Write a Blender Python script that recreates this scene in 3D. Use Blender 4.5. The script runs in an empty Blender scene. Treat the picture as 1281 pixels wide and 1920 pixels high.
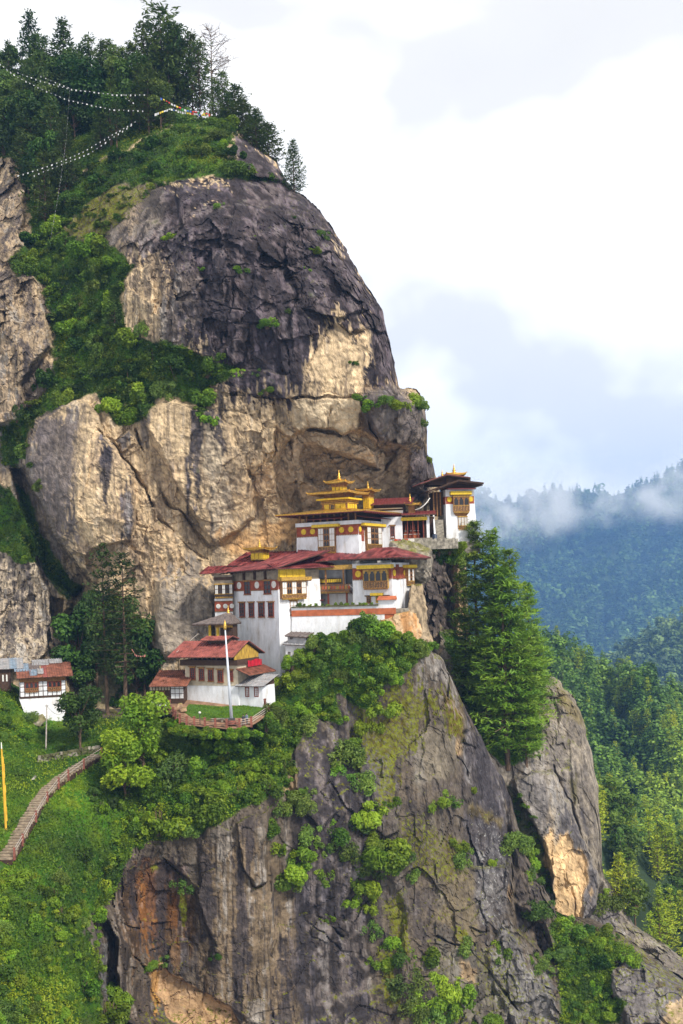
import bpy, math, random
import numpy as np
from math import radians, sin, cos, pi, sqrt
from mathutils import Vector, Matrix

# ------------------------------------------------------------------ camera, sky, sun, exposure
SC = bpy.context.scene
COL = SC.collection
FPX, CX, CY, ROLL = 2120.0, 640.5, 1097.0, radians(1.7)     # focal length and centre in units of a 1281 x 1920 frame
cam_d = bpy.data.cameras.new('camera')
cam = bpy.data.objects.new('camera', cam_d); COL.objects.link(cam)
cam_d.sensor_fit = 'VERTICAL'; cam_d.sensor_height = 36.0
cam_d.lens = 36.0 * FPX / 1920.0
cam_d.shift_y = (CY - 960.0) / 1920.0
cam_d.clip_start = 1.0; cam_d.clip_end = 30000.0
cr, sr = cos(ROLL), sin(ROLL)
cam.matrix_world = Matrix(((cr, sr, 0, 0), (0, 0, -1, 0), (-sr, cr, 0, 0), (0, 0, 0, 1)))
SC.camera = cam

SUN_EL, SUN_AZ = radians(43), radians(134)      # azimuth clockwise from +Y
W = bpy.data.worlds.new('World'); SC.world = W; W.use_nodes = True
def build_world():
    nt = W.node_tree; nt.nodes.clear(); N = nt.nodes.new; L = nt.links.new
    out = N('ShaderNodeOutputWorld'); bg = N('ShaderNodeBackground')
    sky = N('ShaderNodeTexSky'); sky.sky_type = 'NISHITA'; sky.sun_disc = False
    sky.sun_elevation = SUN_EL; sky.sun_rotation = SUN_AZ; sky.altitude = 3000
    sk = N('ShaderNodeMix'); sk.data_type = 'RGBA'; sk.blend_type = 'MULTIPLY'; sk.inputs[0].default_value = 1
    L(sky.outputs[0], sk.inputs[6]); sk.inputs[7].default_value = (0.07, 0.07, 0.07, 1)
    tc = N('ShaderNodeTexCoord')
    mp = N('ShaderNodeMapping'); mp.inputs['Scale'].default_value = (1, 1, 1.5); mp.inputs['Location'].default_value = (7.7, 2.6, 0.2)
    L(tc.outputs['Generated'], mp.inputs['Vector'])
    n1 = N('ShaderNodeTexNoise'); n1.inputs['Scale'].default_value = 3.3; n1.inputs['Detail'].default_value = 4; n1.inputs['Roughness'].default_value = 0.5; n1.inputs['Distortion'].default_value = 0.35
    L(mp.outputs[0], n1.inputs['Vector'])
    r1 = N('ShaderNodeValToRGB'); e = r1.color_ramp.elements
    e[0].position = 0.33; e[0].color = (0.65, 0.635, 0.61, 1)
    e[1].position = 0.52; e[1].color = (0.90, 0.88, 0.855, 1)
    x = e.new(0.43); x.color = (0.67, 0.655, 0.64, 1)
    L(n1.outputs['Fac'], r1.inputs[0])
    mx = N('ShaderNodeMix'); mx.data_type = 'RGBA'; mx.inputs[0].default_value = 0.93
    L(sk.outputs[2], mx.inputs[6]); L(r1.outputs[0], mx.inputs[7])
    L(mx.outputs[2], bg.inputs[0]); bg.inputs[1].default_value = 1.0
    L(bg.outputs[0], out.inputs[0])
build_world()

sun_d = bpy.data.lights.new('sun', 'SUN'); sun = bpy.data.objects.new('sun', sun_d); COL.objects.link(sun)
sun_d.energy = 3.3; sun_d.angle = radians(7); sun_d.color = (1.0, 0.94, 0.84)
_sd = Vector((sin(SUN_AZ) * cos(SUN_EL), cos(SUN_AZ) * cos(SUN_EL), sin(SUN_EL)))
sun.rotation_euler = _sd.to_track_quat('Z', 'Y').to_euler()

SC.view_settings.view_transform = 'Standard'; SC.view_settings.look = 'None'
SC.view_settings.exposure = 0.75; SC.view_settings.gamma = 1.0; SC.view_settings.use_curve_mapping = False
SC.render.engine = 'CYCLES'
cy = SC.cycles
cy.max_bounces = 6; cy.diffuse_bounces = 3; cy.glossy_bounces = 2; cy.transmission_bounces = 3; cy.volume_bounces = 1; cy.transparent_max_bounces = 6
cy.use_denoising = True
try: cy.denoiser = 'OPENIMAGEDENOISE'
except Exception: pass
cy.sample_clamp_indirect = 6

def ray(px, py):
    """direction (y = 1) from the camera for a point of the 1281 x 1920 frame"""
    a = (np.asarray(px, float) - CX) / FPX; b = (CY - np.asarray(py, float)) / FPX
    return a * cr + b * sr, b * cr - a * sr
def at(px, py, Y):
    x, z = ray(px, py); return Vector((float(x) * Y, Y, float(z) * Y))

# ------------------------------------------------------------------ numpy noise
def _tab(seed):
    r = np.random.RandomState(seed); p = r.permutation(256)
    g = r.normal(size=(256, 3)); g /= np.linalg.norm(g, axis=1)[:, None]
    return np.concatenate([p, p, p]), g.astype(np.float32)
_tabs = {}
def pn(P, seed=0):
    if seed not in _tabs:
        p, g = _tab(seed); _tabs[seed] = (p.astype(np.int32), [np.ascontiguousarray(g[p & 255][:, k]) for k in range(3)])
    p, (gx, gy, gz) = _tabs[seed]
    P = np.asarray(P, np.float32); F = np.floor(P); f = P - F; I = F.astype(np.int32) & 255
    x, y, z = f[:, 0].copy(), f[:, 1].copy(), f[:, 2].copy(); ux, uy, uz = (t * t * t * (t * (t * 6 - 15) + 10) for t in (x, y, z))
    out = None; iz = I[:, 2].copy()
    def cor(h, dx, dy, dz): return gx[h] * (x - dx) + gy[h] * (y - dy) + gz[h] * (z - dz)
    res = []
    for dx in (0, 1):
        pa = p[I[:, 0] + dx]; r2 = []
        for dy in (0, 1):
            h = p[pa + I[:, 1] + dy] + iz
            c0 = cor(h, dx, dy, 0); r2.append(c0 + uz * (cor(h + 1, dx, dy, 1) - c0))
        res.append(r2[0] + uy * (r2[1] - r2[0]))
    return (res[0] + ux * (res[1] - res[0])) * 1.5
def fbm(P, octv=4, seed=0, gain=0.5, ridged=False):
    s = 0; a = 1.0
    for i in range(octv):
        n = pn(P * (2.03 ** i) + 17.3 * i, seed + i)
        s = s + a * ((1 - 2 * np.abs(n)) if ridged else n); a *= gain
    return s
def facets(P, seed=0, tilt=0.5):
    """stepped, tilted blocks: a random plane for each cell of a jittered lattice"""
    r = np.random.RandomState(seed); T = r.rand(4096, 7).astype(np.float32); T[:, :3] = 0.15 + 0.7 * T[:, :3]
    P = np.asarray(P, np.float32); I = np.floor(P - 0.5).astype(np.int32); best = np.full(len(P), 9e9, np.float32); second = best.copy(); val = np.zeros(len(P), np.float32)
    for dx in (0, 1):
        for dy in (0, 1):
            for dz in (0, 1):
                C = I + np.array((dx, dy, dz), np.int32)
                h = (C[:, 0] * 73856093 ^ C[:, 1] * 19349663 ^ C[:, 2] * 83492791) & 4095
                R = T[h]; d = P - C - R[:, :3]; dd = (d * d).sum(1)
                v = R[:, 3] - 0.5 + tilt * ((R[:, 4:7] - 0.5) * d).sum(1) * 2
                m = dd < best
                second = np.where(m, best, np.minimum(second, dd)); best = np.where(m, dd, best); val = np.where(m, v, val)
    return val, np.sqrt(second) - np.sqrt(best)
def sstep(a, b, x):
    t = np.clip((x - a) / (b - a), 0, 1); return t * t * (3 - 2 * t)

def _near(x, y, pts, pad=45):
    xs = [p[0] for p in pts]; ys = [p[1] for p in pts]
    return np.nonzero((x > min(xs) - pad) & (x < max(xs) + pad) & (y > min(ys) - pad) & (y < max(ys) + pad))[0]
def poly_sdf(X, Y, poly):
    """signed distance (positive inside) to a polygon"""
    k = _near(X, Y, poly); out = np.full(X.shape, -999.0); x = X[k]; y = Y[k]
    n = len(poly); d = np.full(x.shape, 1e9); ins = np.zeros(x.shape, bool)
    for i in range(n):
        x0, y0 = poly[i]; x1, y1 = poly[(i + 1) % n]
        ex, ey = x1 - x0, y1 - y0; L2 = ex * ex + ey * ey + 1e-9
        t = np.clip(((x - x0) * ex + (y - y0) * ey) / L2, 0, 1)
        d = np.minimum(d, (x - x0 - t * ex) ** 2 + (y - y0 - t * ey) ** 2)
        if y0 != y1:
            c = ((y0 > y) != (y1 > y)) & (x < (x1 - x0) * (y - y0) / (y1 - y0) + x0); ins ^= c
    d = np.sqrt(d); out[k] = np.where(ins, d, -d); return out
def line_dist(X, Y, line):
    k = _near(X, Y, line, 70); out = np.full(X.shape, 999.0); x = X[k]; y = Y[k]; d = np.full(x.shape, 1e9)
    for (x0, y0), (x1, y1) in zip(line[:-1], line[1:]):
        ex, ey = x1 - x0, y1 - y0; L2 = ex * ex + ey * ey + 1e-9
        t = np.clip(((x - x0) * ex + (y - y0) * ey) / L2, 0, 1)
        d = np.minimum(d, (x - x0 - t * ex) ** 2 + (y - y0 - t * ey) ** 2)
    out[k] = np.sqrt(d); return out
class TPS:
    def __init__(s, pts):
        a = np.array(pts, float); s.c = a[:, :2] / 300.0; n = len(a)
        K = s._k(s.c); Pm = np.c_[np.ones(n), s.c]
        A = np.zeros((n + 3, n + 3)); A[:n, :n] = K + np.eye(n) * 0.02; A[:n, n:] = Pm; A[n:, :n] = Pm.T
        s.w = np.linalg.solve(A, np.r_[a[:, 2], 0, 0, 0])
    def _k(s, q):
        r2 = ((q[:, None, :] - s.c[None]) ** 2).sum(2) + 1e-12
        return 0.5 * r2 * np.log(r2)
    def __call__(s, x, y):
        q = np.c_[np.ravel(x), np.ravel(y)] / 300.0
        o = np.concatenate([s._k(b) @ s.w[:-3] + s.w[-3] + b @ s.w[-2:] for b in np.array_split(q, max(1, len(q) // 20000))])
        return o.reshape(np.shape(x))

# ------------------------------------------------------------------ materials
MATS = {}
def mat(name, col, rough=0.8, noise=0.25, nscale=2.0, bump=0.0, bscale=8.0, metal=0.0, stretch=(1, 1, 1), spec=0.3, emis=None, col2=None, stain=None, stain_scale=0.8, stain_amt=0.5):
    """principled material: colour varied by two noises, optional dirt and bump"""
    if name in MATS: return MATS[name]
    m = bpy.data.materials.new(name); m.use_nodes = True; nt = m.node_tree; N = nt.nodes.new; L = nt.links.new
    b = nt.nodes['Principled BSDF']; b.inputs['Roughness'].default_value = rough; b.inputs['Metallic'].default_value = metal
    b.inputs['Specular IOR Level'].default_value = spec
    tc = N('ShaderNodeTexCoord'); mp = N('ShaderNodeMapping'); mp.inputs['Scale'].default_value = stretch; L(tc.outputs['Object'], mp.inputs[0])
    n = N('ShaderNodeTexNoise'); n.inputs['Scale'].default_value = nscale; n.inputs['Detail'].default_value = 6; L(mp.outputs[0], n.inputs['Vector'])
    mx = N('ShaderNodeMix'); mx.data_type = 'RGBA'
    c2 = col2 if col2 else tuple(c * (1 - noise * 1.6) for c in col)
    mx.inputs[6].default_value = (*c2, 1); mx.inputs[7].default_value = (*tuple(min(1, c * (1 + noise * 0.5)) for c in col), 1)
    rr = N('ShaderNodeMapRange'); rr.inputs['From Min'].default_value = 0.3; rr.inputs['From Max'].default_value = 0.66; L(n.outputs['Fac'], rr.inputs[0]); L(rr.outputs[0], mx.inputs[0])
    last = mx.outputs[2]
    if stain:
        n2 = N('ShaderNodeTexNoise'); n2.inputs['Scale'].default_value = stain_scale; n2.inputs['Detail'].default_value = 8; n2.inputs['Roughness'].default_value = 0.65; L(mp.outputs[0], n2.inputs['Vector'])
        r2 = N('ShaderNodeMapRange'); r2.inputs['From Min'].default_value = 0.5; r2.inputs['From Max'].default_value = 0.75; r2.inputs['To Max'].default_value = stain_amt; L(n2.outputs['Fac'], r2.inputs[0])
        m2 = N('ShaderNodeMix'); m2.data_type = 'RGBA'; L(r2.outputs[0], m2.inputs[0]); L(last, m2.inputs[6]); m2.inputs[7].default_value = (*stain, 1); last = m2.outputs[2]
    L(last, b.inputs['Base Color'])
    if bump:
        nb = N('ShaderNodeTexNoise'); nb.inputs['Scale'].default_value = bscale; nb.inputs['Detail'].default_value = 5; L(mp.outputs[0], nb.inputs['Vector'])
        bp = N('ShaderNodeBump'); bp.inputs['Strength'].default_value = bump; bp.inputs['Distance'].default_value = 0.08; L(nb.outputs['Fac'], bp.inputs['Height']); L(bp.outputs[0], b.inputs['Normal'])
    MATS[name] = m; return m

def rock_material(name='rock'):
    m = bpy.data.materials.new(name); m.use_nodes = True; nt = m.node_tree; N = nt.nodes.new; L = nt.links.new
    b = nt.nodes['Principled BSDF']; b.inputs['Roughness'].default_value = 0.85; b.inputs['Specular IOR Level'].default_value = 0.08
    at_ = N('ShaderNodeAttribute'); at_.attribute_name = 'col'
    tc = N('ShaderNodeTexCoord')
    def noise(scale, detail, rough, stretch=None, dist=0):
        n = N('ShaderNodeTexNoise'); n.inputs['Scale'].default_value = scale; n.inputs['Detail'].default_value = detail; n.inputs['Roughness'].default_value = rough; n.inputs['Distortion'].default_value = dist
        if stretch:
            mp = N('ShaderNodeMapping'); mp.inputs['Scale'].default_value = stretch; L(tc.outputs['Object'], mp.inputs[0]); L(mp.outputs[0], n.inputs['Vector'])
        else: L(tc.outputs['Object'], n.inputs['Vector'])
        return n
    def rng(src, a, bb, c, d):
        r = N('ShaderNodeMapRange'); r.inputs['From Min'].default_value = a; r.inputs['From Max'].default_value = bb; r.inputs['To Min'].default_value = c; r.inputs['To Max'].default_value = d
        L(src.outputs[0], r.inputs[0]); return r
    def mul(a, bval):
        x = N('ShaderNodeMix'); x.data_type = 'RGBA'; x.blend_type = 'MULTIPLY'; x.inputs[0].default_value = 1
        L(a, x.inputs[6]); L(bval, x.inputs[7]); return x.outputs[2]
    c = at_.outputs['Color']
    ma = N('ShaderNodeAttribute'); ma.attribute_name = 'mask'; ms = N('ShaderNodeSeparateColor'); L(ma.outputs['Color'], ms.inputs[0])
    def math(op, a, b_, clamp=False):
        x = N('ShaderNodeMath'); x.operation = op; x.use_clamp = clamp
        for i, q in enumerate((a, b_)):
            if isinstance(q, (int, float)): x.inputs[i].default_value = q
            else: L(q, x.inputs[i])
        return x.outputs[0]
    def mixc(f, a, col):
        x = N('ShaderNodeMix'); x.data_type = 'RGBA'; L(f, x.inputs[0]); L(a, x.inputs[6])
        if isinstance(col, tuple): x.inputs[7].default_value = (*col, 1)
        else: L(col, x.inputs[7])
        return x.outputs[2]
    n1 = noise(1.1, 7, 0.7); c = mul(c, rng(n1, 0.3, 0.7, 0.55, 1.4).outputs[0])
    n2 = noise(2.0, 4, 0.65, (1, 1, 0.06), 0.25)                       # water streaks down the face
    f = math('MULTIPLY', math('MULTIPLY', math('SUBTRACT', n2.outputs['Fac'], 0.5), 9.0, True), ms.outputs[2]); c = mixc(f, c, (0.016, 0.013, 0.014))
    f = math('MULTIPLY', math('MULTIPLY', math('SUBTRACT', 0.40, n2.outputs['Fac']), 7.0, True), math('MULTIPLY', ms.outputs[2], 0.4)); pl = mul(c, rng(n1, 0, 1, 1.7, 2.1).outputs[0]); c = mixc(f, c, pl)
    n3 = noise(2.3, 6, 0.72)                                           # crisp moss edges
    f = math('MULTIPLY', math('ADD', math('SUBTRACT', ms.outputs[0], 0.5), math('MULTIPLY', math('SUBTRACT', n3.outputs['Fac'], 0.5), 3.2)), 4.0, True)
    mc = N('ShaderNodeValToRGB'); mc.color_ramp.elements[0].position = 0.35; mc.color_ramp.elements[0].color = (0.07, 0.05, 0.006, 1); mc.color_ramp.elements[1].position = 0.66; mc.color_ramp.elements[1].color = (0.16, 0.19, 0.012, 1); L(n1.outputs['Fac'], mc.inputs[0])
    c = mixc(math('MULTIPLY', f, math('MINIMUM', math('MULTIPLY', ms.outputs[0], 3.0), 0.9)), c, mc.outputs[0])
    n4 = noise(2.2, 5, 0.75); f = math('MULTIPLY', math('SUBTRACT', n4.outputs['Fac'], math('SUBTRACT', 0.86, math('MULTIPLY', ms.outputs[1], 0.27))), 14.0, True); c = mixc(math('MULTIPLY', f, 0.8), c, (0.42, 0.42, 0.40))   # lichen flecks
    L(c, b.inputs['Base Color'])
    bp = N('ShaderNodeBump'); bp.inputs['Strength'].default_value = 0.8; bp.inputs['Distance'].default_value = 0.24; L(n1.outputs['Fac'], bp.inputs['Height'])
    L(bp.outputs[0], b.inputs['Normal'])
    MATS[name] = m; return m

def leaf_material(name, hue=0.03, val=0.35, trans=0.35, rough=0.55):
    m = bpy.data.materials.new(name); m.use_nodes = True; nt = m.node_tree; N = nt.nodes.new; L = nt.links.new
    nt.nodes.remove(nt.nodes['Principled BSDF']); out = nt.nodes['Material Output']
    at_ = N('ShaderNodeAttribute'); at_.attribute_name = 'col'
    oi = N('ShaderNodeObjectInfo')
    hs = N('ShaderNodeHueSaturation'); L(at_.outputs['Color'], hs.inputs['Color'])
    r = N('ShaderNodeMapRange'); r.inputs['To Min'].default_value = 0.5 - hue; r.inputs['To Max'].default_value = 0.5 + hue; L(oi.outputs['Random'], r.inputs[0]); L(r.outputs[0], hs.inputs['Hue'])
    ml = N('ShaderNodeMath'); ml.operation = 'MULTIPLY'; ml.inputs[1].default_value = 7.31; L(oi.outputs['Random'], ml.inputs[0])
    fr = N('ShaderNodeMath'); fr.operation = 'FRACT'; L(ml.outputs[0], fr.inputs[0])
    r2 = N('ShaderNodeMapRange'); r2.inputs['To Min'].default_value = 1 - val; r2.inputs['To Max'].default_value = 1 + val; L(fr.outputs[0], r2.inputs[0]); L(r2.outputs[0], hs.inputs['Value'])
    d = N('ShaderNodeBsdfPrincipled'); d.inputs['Roughness'].default_value = rough; d.inputs['Specular IOR Level'].default_value = 0.25; L(hs.outputs[0], d.inputs['Base Color'])
    t = N('ShaderNodeBsdfTranslucent'); L(hs.outputs[0], t.inputs['Color'])
    mx = N('ShaderNodeMixShader'); mx.inputs[0].default_value = trans; L(d.outputs[0], mx.inputs[1]); L(t.outputs[0], mx.inputs[2]); L(mx.outputs[0], out.inputs['Surface'])
    MATS[name] = m; return m

# ------------------------------------------------------------------ mesh helpers
def tag(o, label=None, cat=None, group=None, kind=None):
    if label: o['label'] = label
    if cat: o['category'] = cat
    if group: o['group'] = group
    if kind: o['kind'] = kind
    return o
def np_mesh(name, V, F, material=None, col=None, smooth=False, mask=None):
    """mesh from arrays; F is (n,3) or (n,4); col is a colour for each vertex"""
    me = bpy.data.meshes.new(name); V = np.asarray(V, np.float32); F = np.asarray(F, np.int32); k = F.shape[1]
    me.vertices.add(len(V)); me.vertices.foreach_set('co', V.ravel())
    me.loops.add(F.size); me.loops.foreach_set('vertex_index', F.ravel())
    me.polygons.add(len(F)); me.polygons.foreach_set('loop_start', np.arange(0, F.size, k, dtype=np.int32))
    try: me.polygons.foreach_set('loop_total', np.full(len(F), k, np.int32))
    except Exception: pass
    me.polygons.foreach_set('use_smooth', np.full(len(F), smooth))
    if col is not None:
        a = me.color_attributes.new('col', 'FLOAT_COLOR', 'POINT'); a.data.foreach_set('color', np.c_[col, np.ones(len(V))].astype(np.float32).ravel())
    if mask is not None:
        a = me.color_attributes.new('mask', 'FLOAT_COLOR', 'POINT'); a.data.foreach_set('color', np.c_[mask, np.ones(len(V))].astype(np.float32).ravel())
    me.update(calc_edges=True); me.validate()
    if material: me.materials.append(material)
    return me
def link(name, me, parent=None):
    o = bpy.data.objects.new(name, me); COL.objects.link(o)
    if parent: o.parent = parent
    return o
def empty(name, loc=(0, 0, 0), rz=0, label=None, cat=None, group=None):
    o = bpy.data.objects.new(name, None); COL.objects.link(o); o.location = loc; o.rotation_euler = (0, 0, rz); o.empty_display_size = 0.5
    return tag(o, label, cat, group)
def copy_tree(o, parent=None):
    c = o.copy(); COL.objects.link(c); c.parent = parent
    for ch in o.children: copy_tree(ch, c)
    return c
class MB:
    """collects shapes of one part"""
    def __init__(s): s.v = []; s.f = []
    def add(s, vs, fs):
        n = len(s.v); s.v += [tuple(v) for v in vs]; s.f += [tuple(i + n for i in f) for f in fs]; return s
    def box(s, x0, x1, y0, y1, z0, z1):
        if x0 > x1: x0, x1 = x1, x0
        if y0 > y1: y0, y1 = y1, y0
        if z0 > z1: z0, z1 = z1, z0
        return s.add([(x0, y0, z0), (x1, y0, z0), (x1, y1, z0), (x0, y1, z0), (x0, y0, z1), (x1, y0, z1), (x1, y1, z1), (x0, y1, z1)],
                     [(3, 2, 1, 0), (4, 5, 6, 7), (0, 1, 5, 4), (1, 2, 6, 5), (2, 3, 7, 6), (3, 0, 4, 7)])
    def hexa(s, b4, t4):
        """bottom and top quads, both counter-clockwise from above"""
        return s.add(list(b4) + list(t4), [(3, 2, 1, 0), (4, 5, 6, 7), (0, 1, 5, 4), (1, 2, 6, 5), (2, 3, 7, 6), (3, 0, 4, 7)])
    def slab(s, p4, th):
        """a plate: the top corners, counter-clockwise from above, and a thickness"""
        p4 = [Vector(p) for p in p4]; return s.hexa([p - Vector((0, 0, th)) for p in p4], p4)
    def tube(s, p0, p1, r0, r1=None, n=8, cap=True):
        p0, p1 = Vector(p0), Vector(p1); r1 = r0 if r1 is None else r1
        d = (p1 - p0); d = d.normalized() if d.length > 1e-9 else Vector((0, 0, 1))
        a = d.orthogonal().normalized(); b = d.cross(a)
        vs = [p + (a * cos(2 * pi * i / n) + b * sin(2 * pi * i / n)) * r for p, r in ((p0, r0), (p1, r1)) for i in range(n)]
        fs = [(i, (i + 1) % n, n + (i + 1) % n, n + i) for i in range(n)]
        if cap: fs += [tuple(range(n - 1, -1, -1)), tuple(range(n, 2 * n))]
        return s.add(vs, fs)
    def lathe(s, c, prof, n=12):
        c = Vector(c); vs = []; fs = []
        for (r, z) in prof: vs += [c + Vector((r * cos(2 * pi * i / n), r * sin(2 * pi * i / n), z)) for i in range(n)]
        for k in range(len(prof) - 1): fs += [(k * n + i, k * n + (i + 1) % n, (k + 1) * n + (i + 1) % n, (k + 1) * n + i) for i in range(n)]
        fs += [tuple(range(n - 1, -1, -1)), tuple(range((len(prof) - 1) * n, len(prof) * n))]
        return s.add(vs, fs)
    def mesh(s, name, material, smooth=False):
        me = bpy.data.meshes.new(name); me.from_pydata(s.v, [], s.f); me.update()
        if smooth:
            for p in me.polygons: p.use_smooth = True
        me.materials.append(material); return me
    def build(s, name, material, parent=None, smooth=False): return link(name, s.mesh(name, material, smooth), parent)
# ------------------------------------------------------------------ the cliffs: sheets of rock sculpted in metres
def cv(ox, oy, s, pts): return [(ox + x / s, oy + y / s) for x, y in pts]
def K1(*p): return cv(400, 560, 2.911, p)
def K2(*p): return cv(0, 640, 2.911, p)
def K3(*p): return cv(180, 1480, 2.785, p)
def K4(*p): return cv(520, 1160, 2.785, p)
def K5(*p): return cv(821, 1460, 2.785, p)
TAN = (0.52, 0.39, 0.24); DARK = (0.040, 0.036, 0.043); GREY = (0.21, 0.19, 0.175); BROWN = (0.23, 0.165, 0.105); RUST = (0.24, 0.10, 0.03)
MOSS = (0.15, 0.145, 0.012); GRASS = (0.075, 0.155, 0.012); PALE = (0.40, 0.385, 0.37); PURP = (0.085, 0.073, 0.078); OCHRE = (0.47, 0.325, 0.18); EARTH = (0.46, 0.24, 0.10)

class Sheet:
    """rock face: columns across, rows from the skyline T(x) down; then rows that run back from the skyline"""
    def __init__(s, name, xs, T, bottom, rows, ctrl, slabs, grooves, paints, seed, round_px=50, round_d=12, rough=1.0, veg=(), smooth_veg=0.35, back=(1.5, 5, 14, 40), drop=(0.3, 1.2, 4, 14), calm=(), jag=4.0, gain=1.0, lich=(), lichen=0.1, base=TAN, base2=BROWN, streak_all=0.35, mossy=0.5):
        s.xs = np.asarray(xs, float); tx = np.array([t[0] for t in T], float); ty = np.array([t[1] for t in T], float)
        s.t = np.interp(s.xs, tx, ty) + jag * (fbm(np.c_[s.xs * .045, 0 * s.xs, 0 * s.xs + seed], 4, seed + 50, .6) + .8 * np.round(2 * pn(np.c_[s.xs * .03, 0 * s.xs + 3, 0 * s.xs], seed + 51)) / 2); s.bottom = bottom; s.rows = rows
        v = np.linspace(0, 1, rows); v = v ** 1.0
        PX = np.repeat(s.xs[None], rows, 0); PY = s.t[None] + (bottom - s.t[None]) * v[:, None]
        s.PX, s.PY = PX, PY; x = PX.ravel(); y = PY.ravel(); tps = TPS(ctrl); D = tps(x, y)
        def world(D):
            rx, rz = ray(x, y); return np.c_[rx * D, D, rz * D]
        P0 = world(D)
        # wobbled picture-plane coordinates so that no outline is a ruler line
        wx = x + 9 * fbm(P0 * 0.11, 3, seed + 1) + 3 * fbm(P0 * 0.5, 2, seed + 2); wy = y + 9 * fbm(P0 * 0.10, 3, seed + 3) + 3 * fbm(P0 * 0.5, 2, seed + 4)
        vm = np.zeros(len(x))
        for poly in veg: vm = np.maximum(vm, sstep(-6, 8, poly_sdf(wx, wy, poly)))
        s.vm = vm
        for poly, dY, soft in slabs: D = D + dY * sstep(-soft / 2, soft / 2, poly_sdf(wx * .6 + x * .4, wy * .6 + y * .4, poly))
        for ln, dep, wd in grooves:
            d = line_dist(wx * .8 + x * .2, wy * .8 + y * .2, ln) / (wd * 0.75 * np.clip(0.7 + 1.6 * pn(P0 * 0.2, seed + 9), 0.3, 1.8)); D = D + 0.65 * dep * np.exp(-d * d) * sstep(-0.35, 0.2, pn(P0 * 0.13 + 31, seed + 8))
        if round_d:
            d = line_dist(x, y, [(a, b) for a, b in T]); t = np.clip(1 - d / round_px, 0, 1)
            D = D + round_d * (1 - np.sqrt(1 - t * t * 0.98))
        P = world(D); r_ = rough * (1 - (1 - smooth_veg) * vm)
        big = fbm(P * 0.045, 3, seed + 11); f1, e1 = facets(P * np.array((0.13, 0.13, 0.075)) + 0.10 * fbm(P * 0.1, 2, seed + 12)[:, None], seed + 13, 0.8)
        f2, e2 = facets(P * np.array((0.36, 0.36, 0.24)) + 0.08 * fbm(P * 0.3, 2, seed + 14)[:, None], seed + 15, 1.0)
        f3, e3 = facets(P * np.array((0.95, 0.95, 0.7)), seed + 35, 1.0)
        fa = np.clip(0.55 + 1.3 * pn(P * 0.04, seed + 16), 0.12, 1.1)
        for poly, fm in calm: fa = fa * (1 - (1 - fm) * sstep(-12, 12, poly_sdf(wx, wy, poly)))
        ver = fbm(P * np.array((0.55, 0.55, 0.07)), 3, seed + 17)
        fine = fbm(P * 0.9, 3, seed + 18); rid = fbm(P * 0.22, 3, seed + 19, ridged=True)
        disp = r_ * (1.2 * big + fa * (2.3 * f1 + 1.0 * f2 + 0.42 * f3 + 0.10 * np.exp(-(e1 / 0.03) ** 2)) + 0.22 * ver + 0.25 * fine - 0.2 * rid)
        # lateral wobble as well, so that edges are not aligned with any one view
        lat = r_ * 0.5
        P = world(D + disp); P[:, 0] += lat * pn(P * 0.35 + 5, seed + 20); P[:, 2] += lat * pn(P * 0.35 + 9, seed + 21)
        s.P = P.reshape(rows, -1, 3)
        # ---- colour of the stone, darks deepened for contrast the light leaves out
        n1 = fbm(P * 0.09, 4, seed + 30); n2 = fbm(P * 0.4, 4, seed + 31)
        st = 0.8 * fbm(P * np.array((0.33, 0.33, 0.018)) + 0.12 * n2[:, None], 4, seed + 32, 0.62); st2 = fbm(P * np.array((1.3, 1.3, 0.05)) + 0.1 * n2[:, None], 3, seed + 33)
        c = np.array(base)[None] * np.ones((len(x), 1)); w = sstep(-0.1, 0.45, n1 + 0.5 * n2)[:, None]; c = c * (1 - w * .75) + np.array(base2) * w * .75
        strk = np.full(len(x), streak_all); M = np.zeros(len(x)); G = np.full(len(x), lichen)
        for pt in paints:
            poly, colr, soft, amt, sk = pt
            drip = ((55 * st2 + 45 * st) if sk >= 0.3 else 12 * st2) * (1 if sk >= 0 else 0)
            m = sstep(-soft, soft, poly_sdf(wx + 2 * n2, wy + drip + 6 * n2, poly)) * amt
            jit = (1 + 0.35 * n2 + 0.25 * st)[:, None].clip(0.5, 1.7)
            if colr is MOSS: M = np.maximum(M, m); continue
            c = c * (1 - m[:, None]) + np.array(colr) * jit * m[:, None]; strk = strk * (1 - m) + abs(sk) * m
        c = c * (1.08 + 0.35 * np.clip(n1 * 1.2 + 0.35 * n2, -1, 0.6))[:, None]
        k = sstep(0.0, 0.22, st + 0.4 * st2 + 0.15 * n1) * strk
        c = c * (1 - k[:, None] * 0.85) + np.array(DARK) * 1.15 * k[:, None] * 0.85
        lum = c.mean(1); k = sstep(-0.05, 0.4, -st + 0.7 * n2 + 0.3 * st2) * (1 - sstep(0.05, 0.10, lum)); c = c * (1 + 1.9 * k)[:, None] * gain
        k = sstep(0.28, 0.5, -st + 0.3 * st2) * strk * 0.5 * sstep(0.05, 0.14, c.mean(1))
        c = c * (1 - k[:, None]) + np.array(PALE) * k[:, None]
        # darker stone along the joints between blocks
        j = np.exp(-(e1 / 0.02) ** 2) * 0.15 * fa.clip(0, 1); c = c * (1 - j[:, None])
        # moss where the stone lies flat enough to hold soil
        Pg = s.P; du = np.gradient(Pg, axis=1); dv = np.gradient(Pg, axis=0); nr = np.cross(du, dv); nr /= np.linalg.norm(nr, axis=2)[..., None] + 1e-9
        nr *= np.sign(-nr[..., 1:2] + 1e-9); s.N = nr; nz = nr[..., 2].ravel()
        mo = sstep(0.5, 0.8, nz + 0.35 * n2 + 0.2 * n1) * mossy * (1 - vm)
        M = np.maximum(M, mo)
        for poly, g_ in lich: G = np.maximum(G, g_ * sstep(-10, 10, poly_sdf(wx, wy, poly)))
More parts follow.
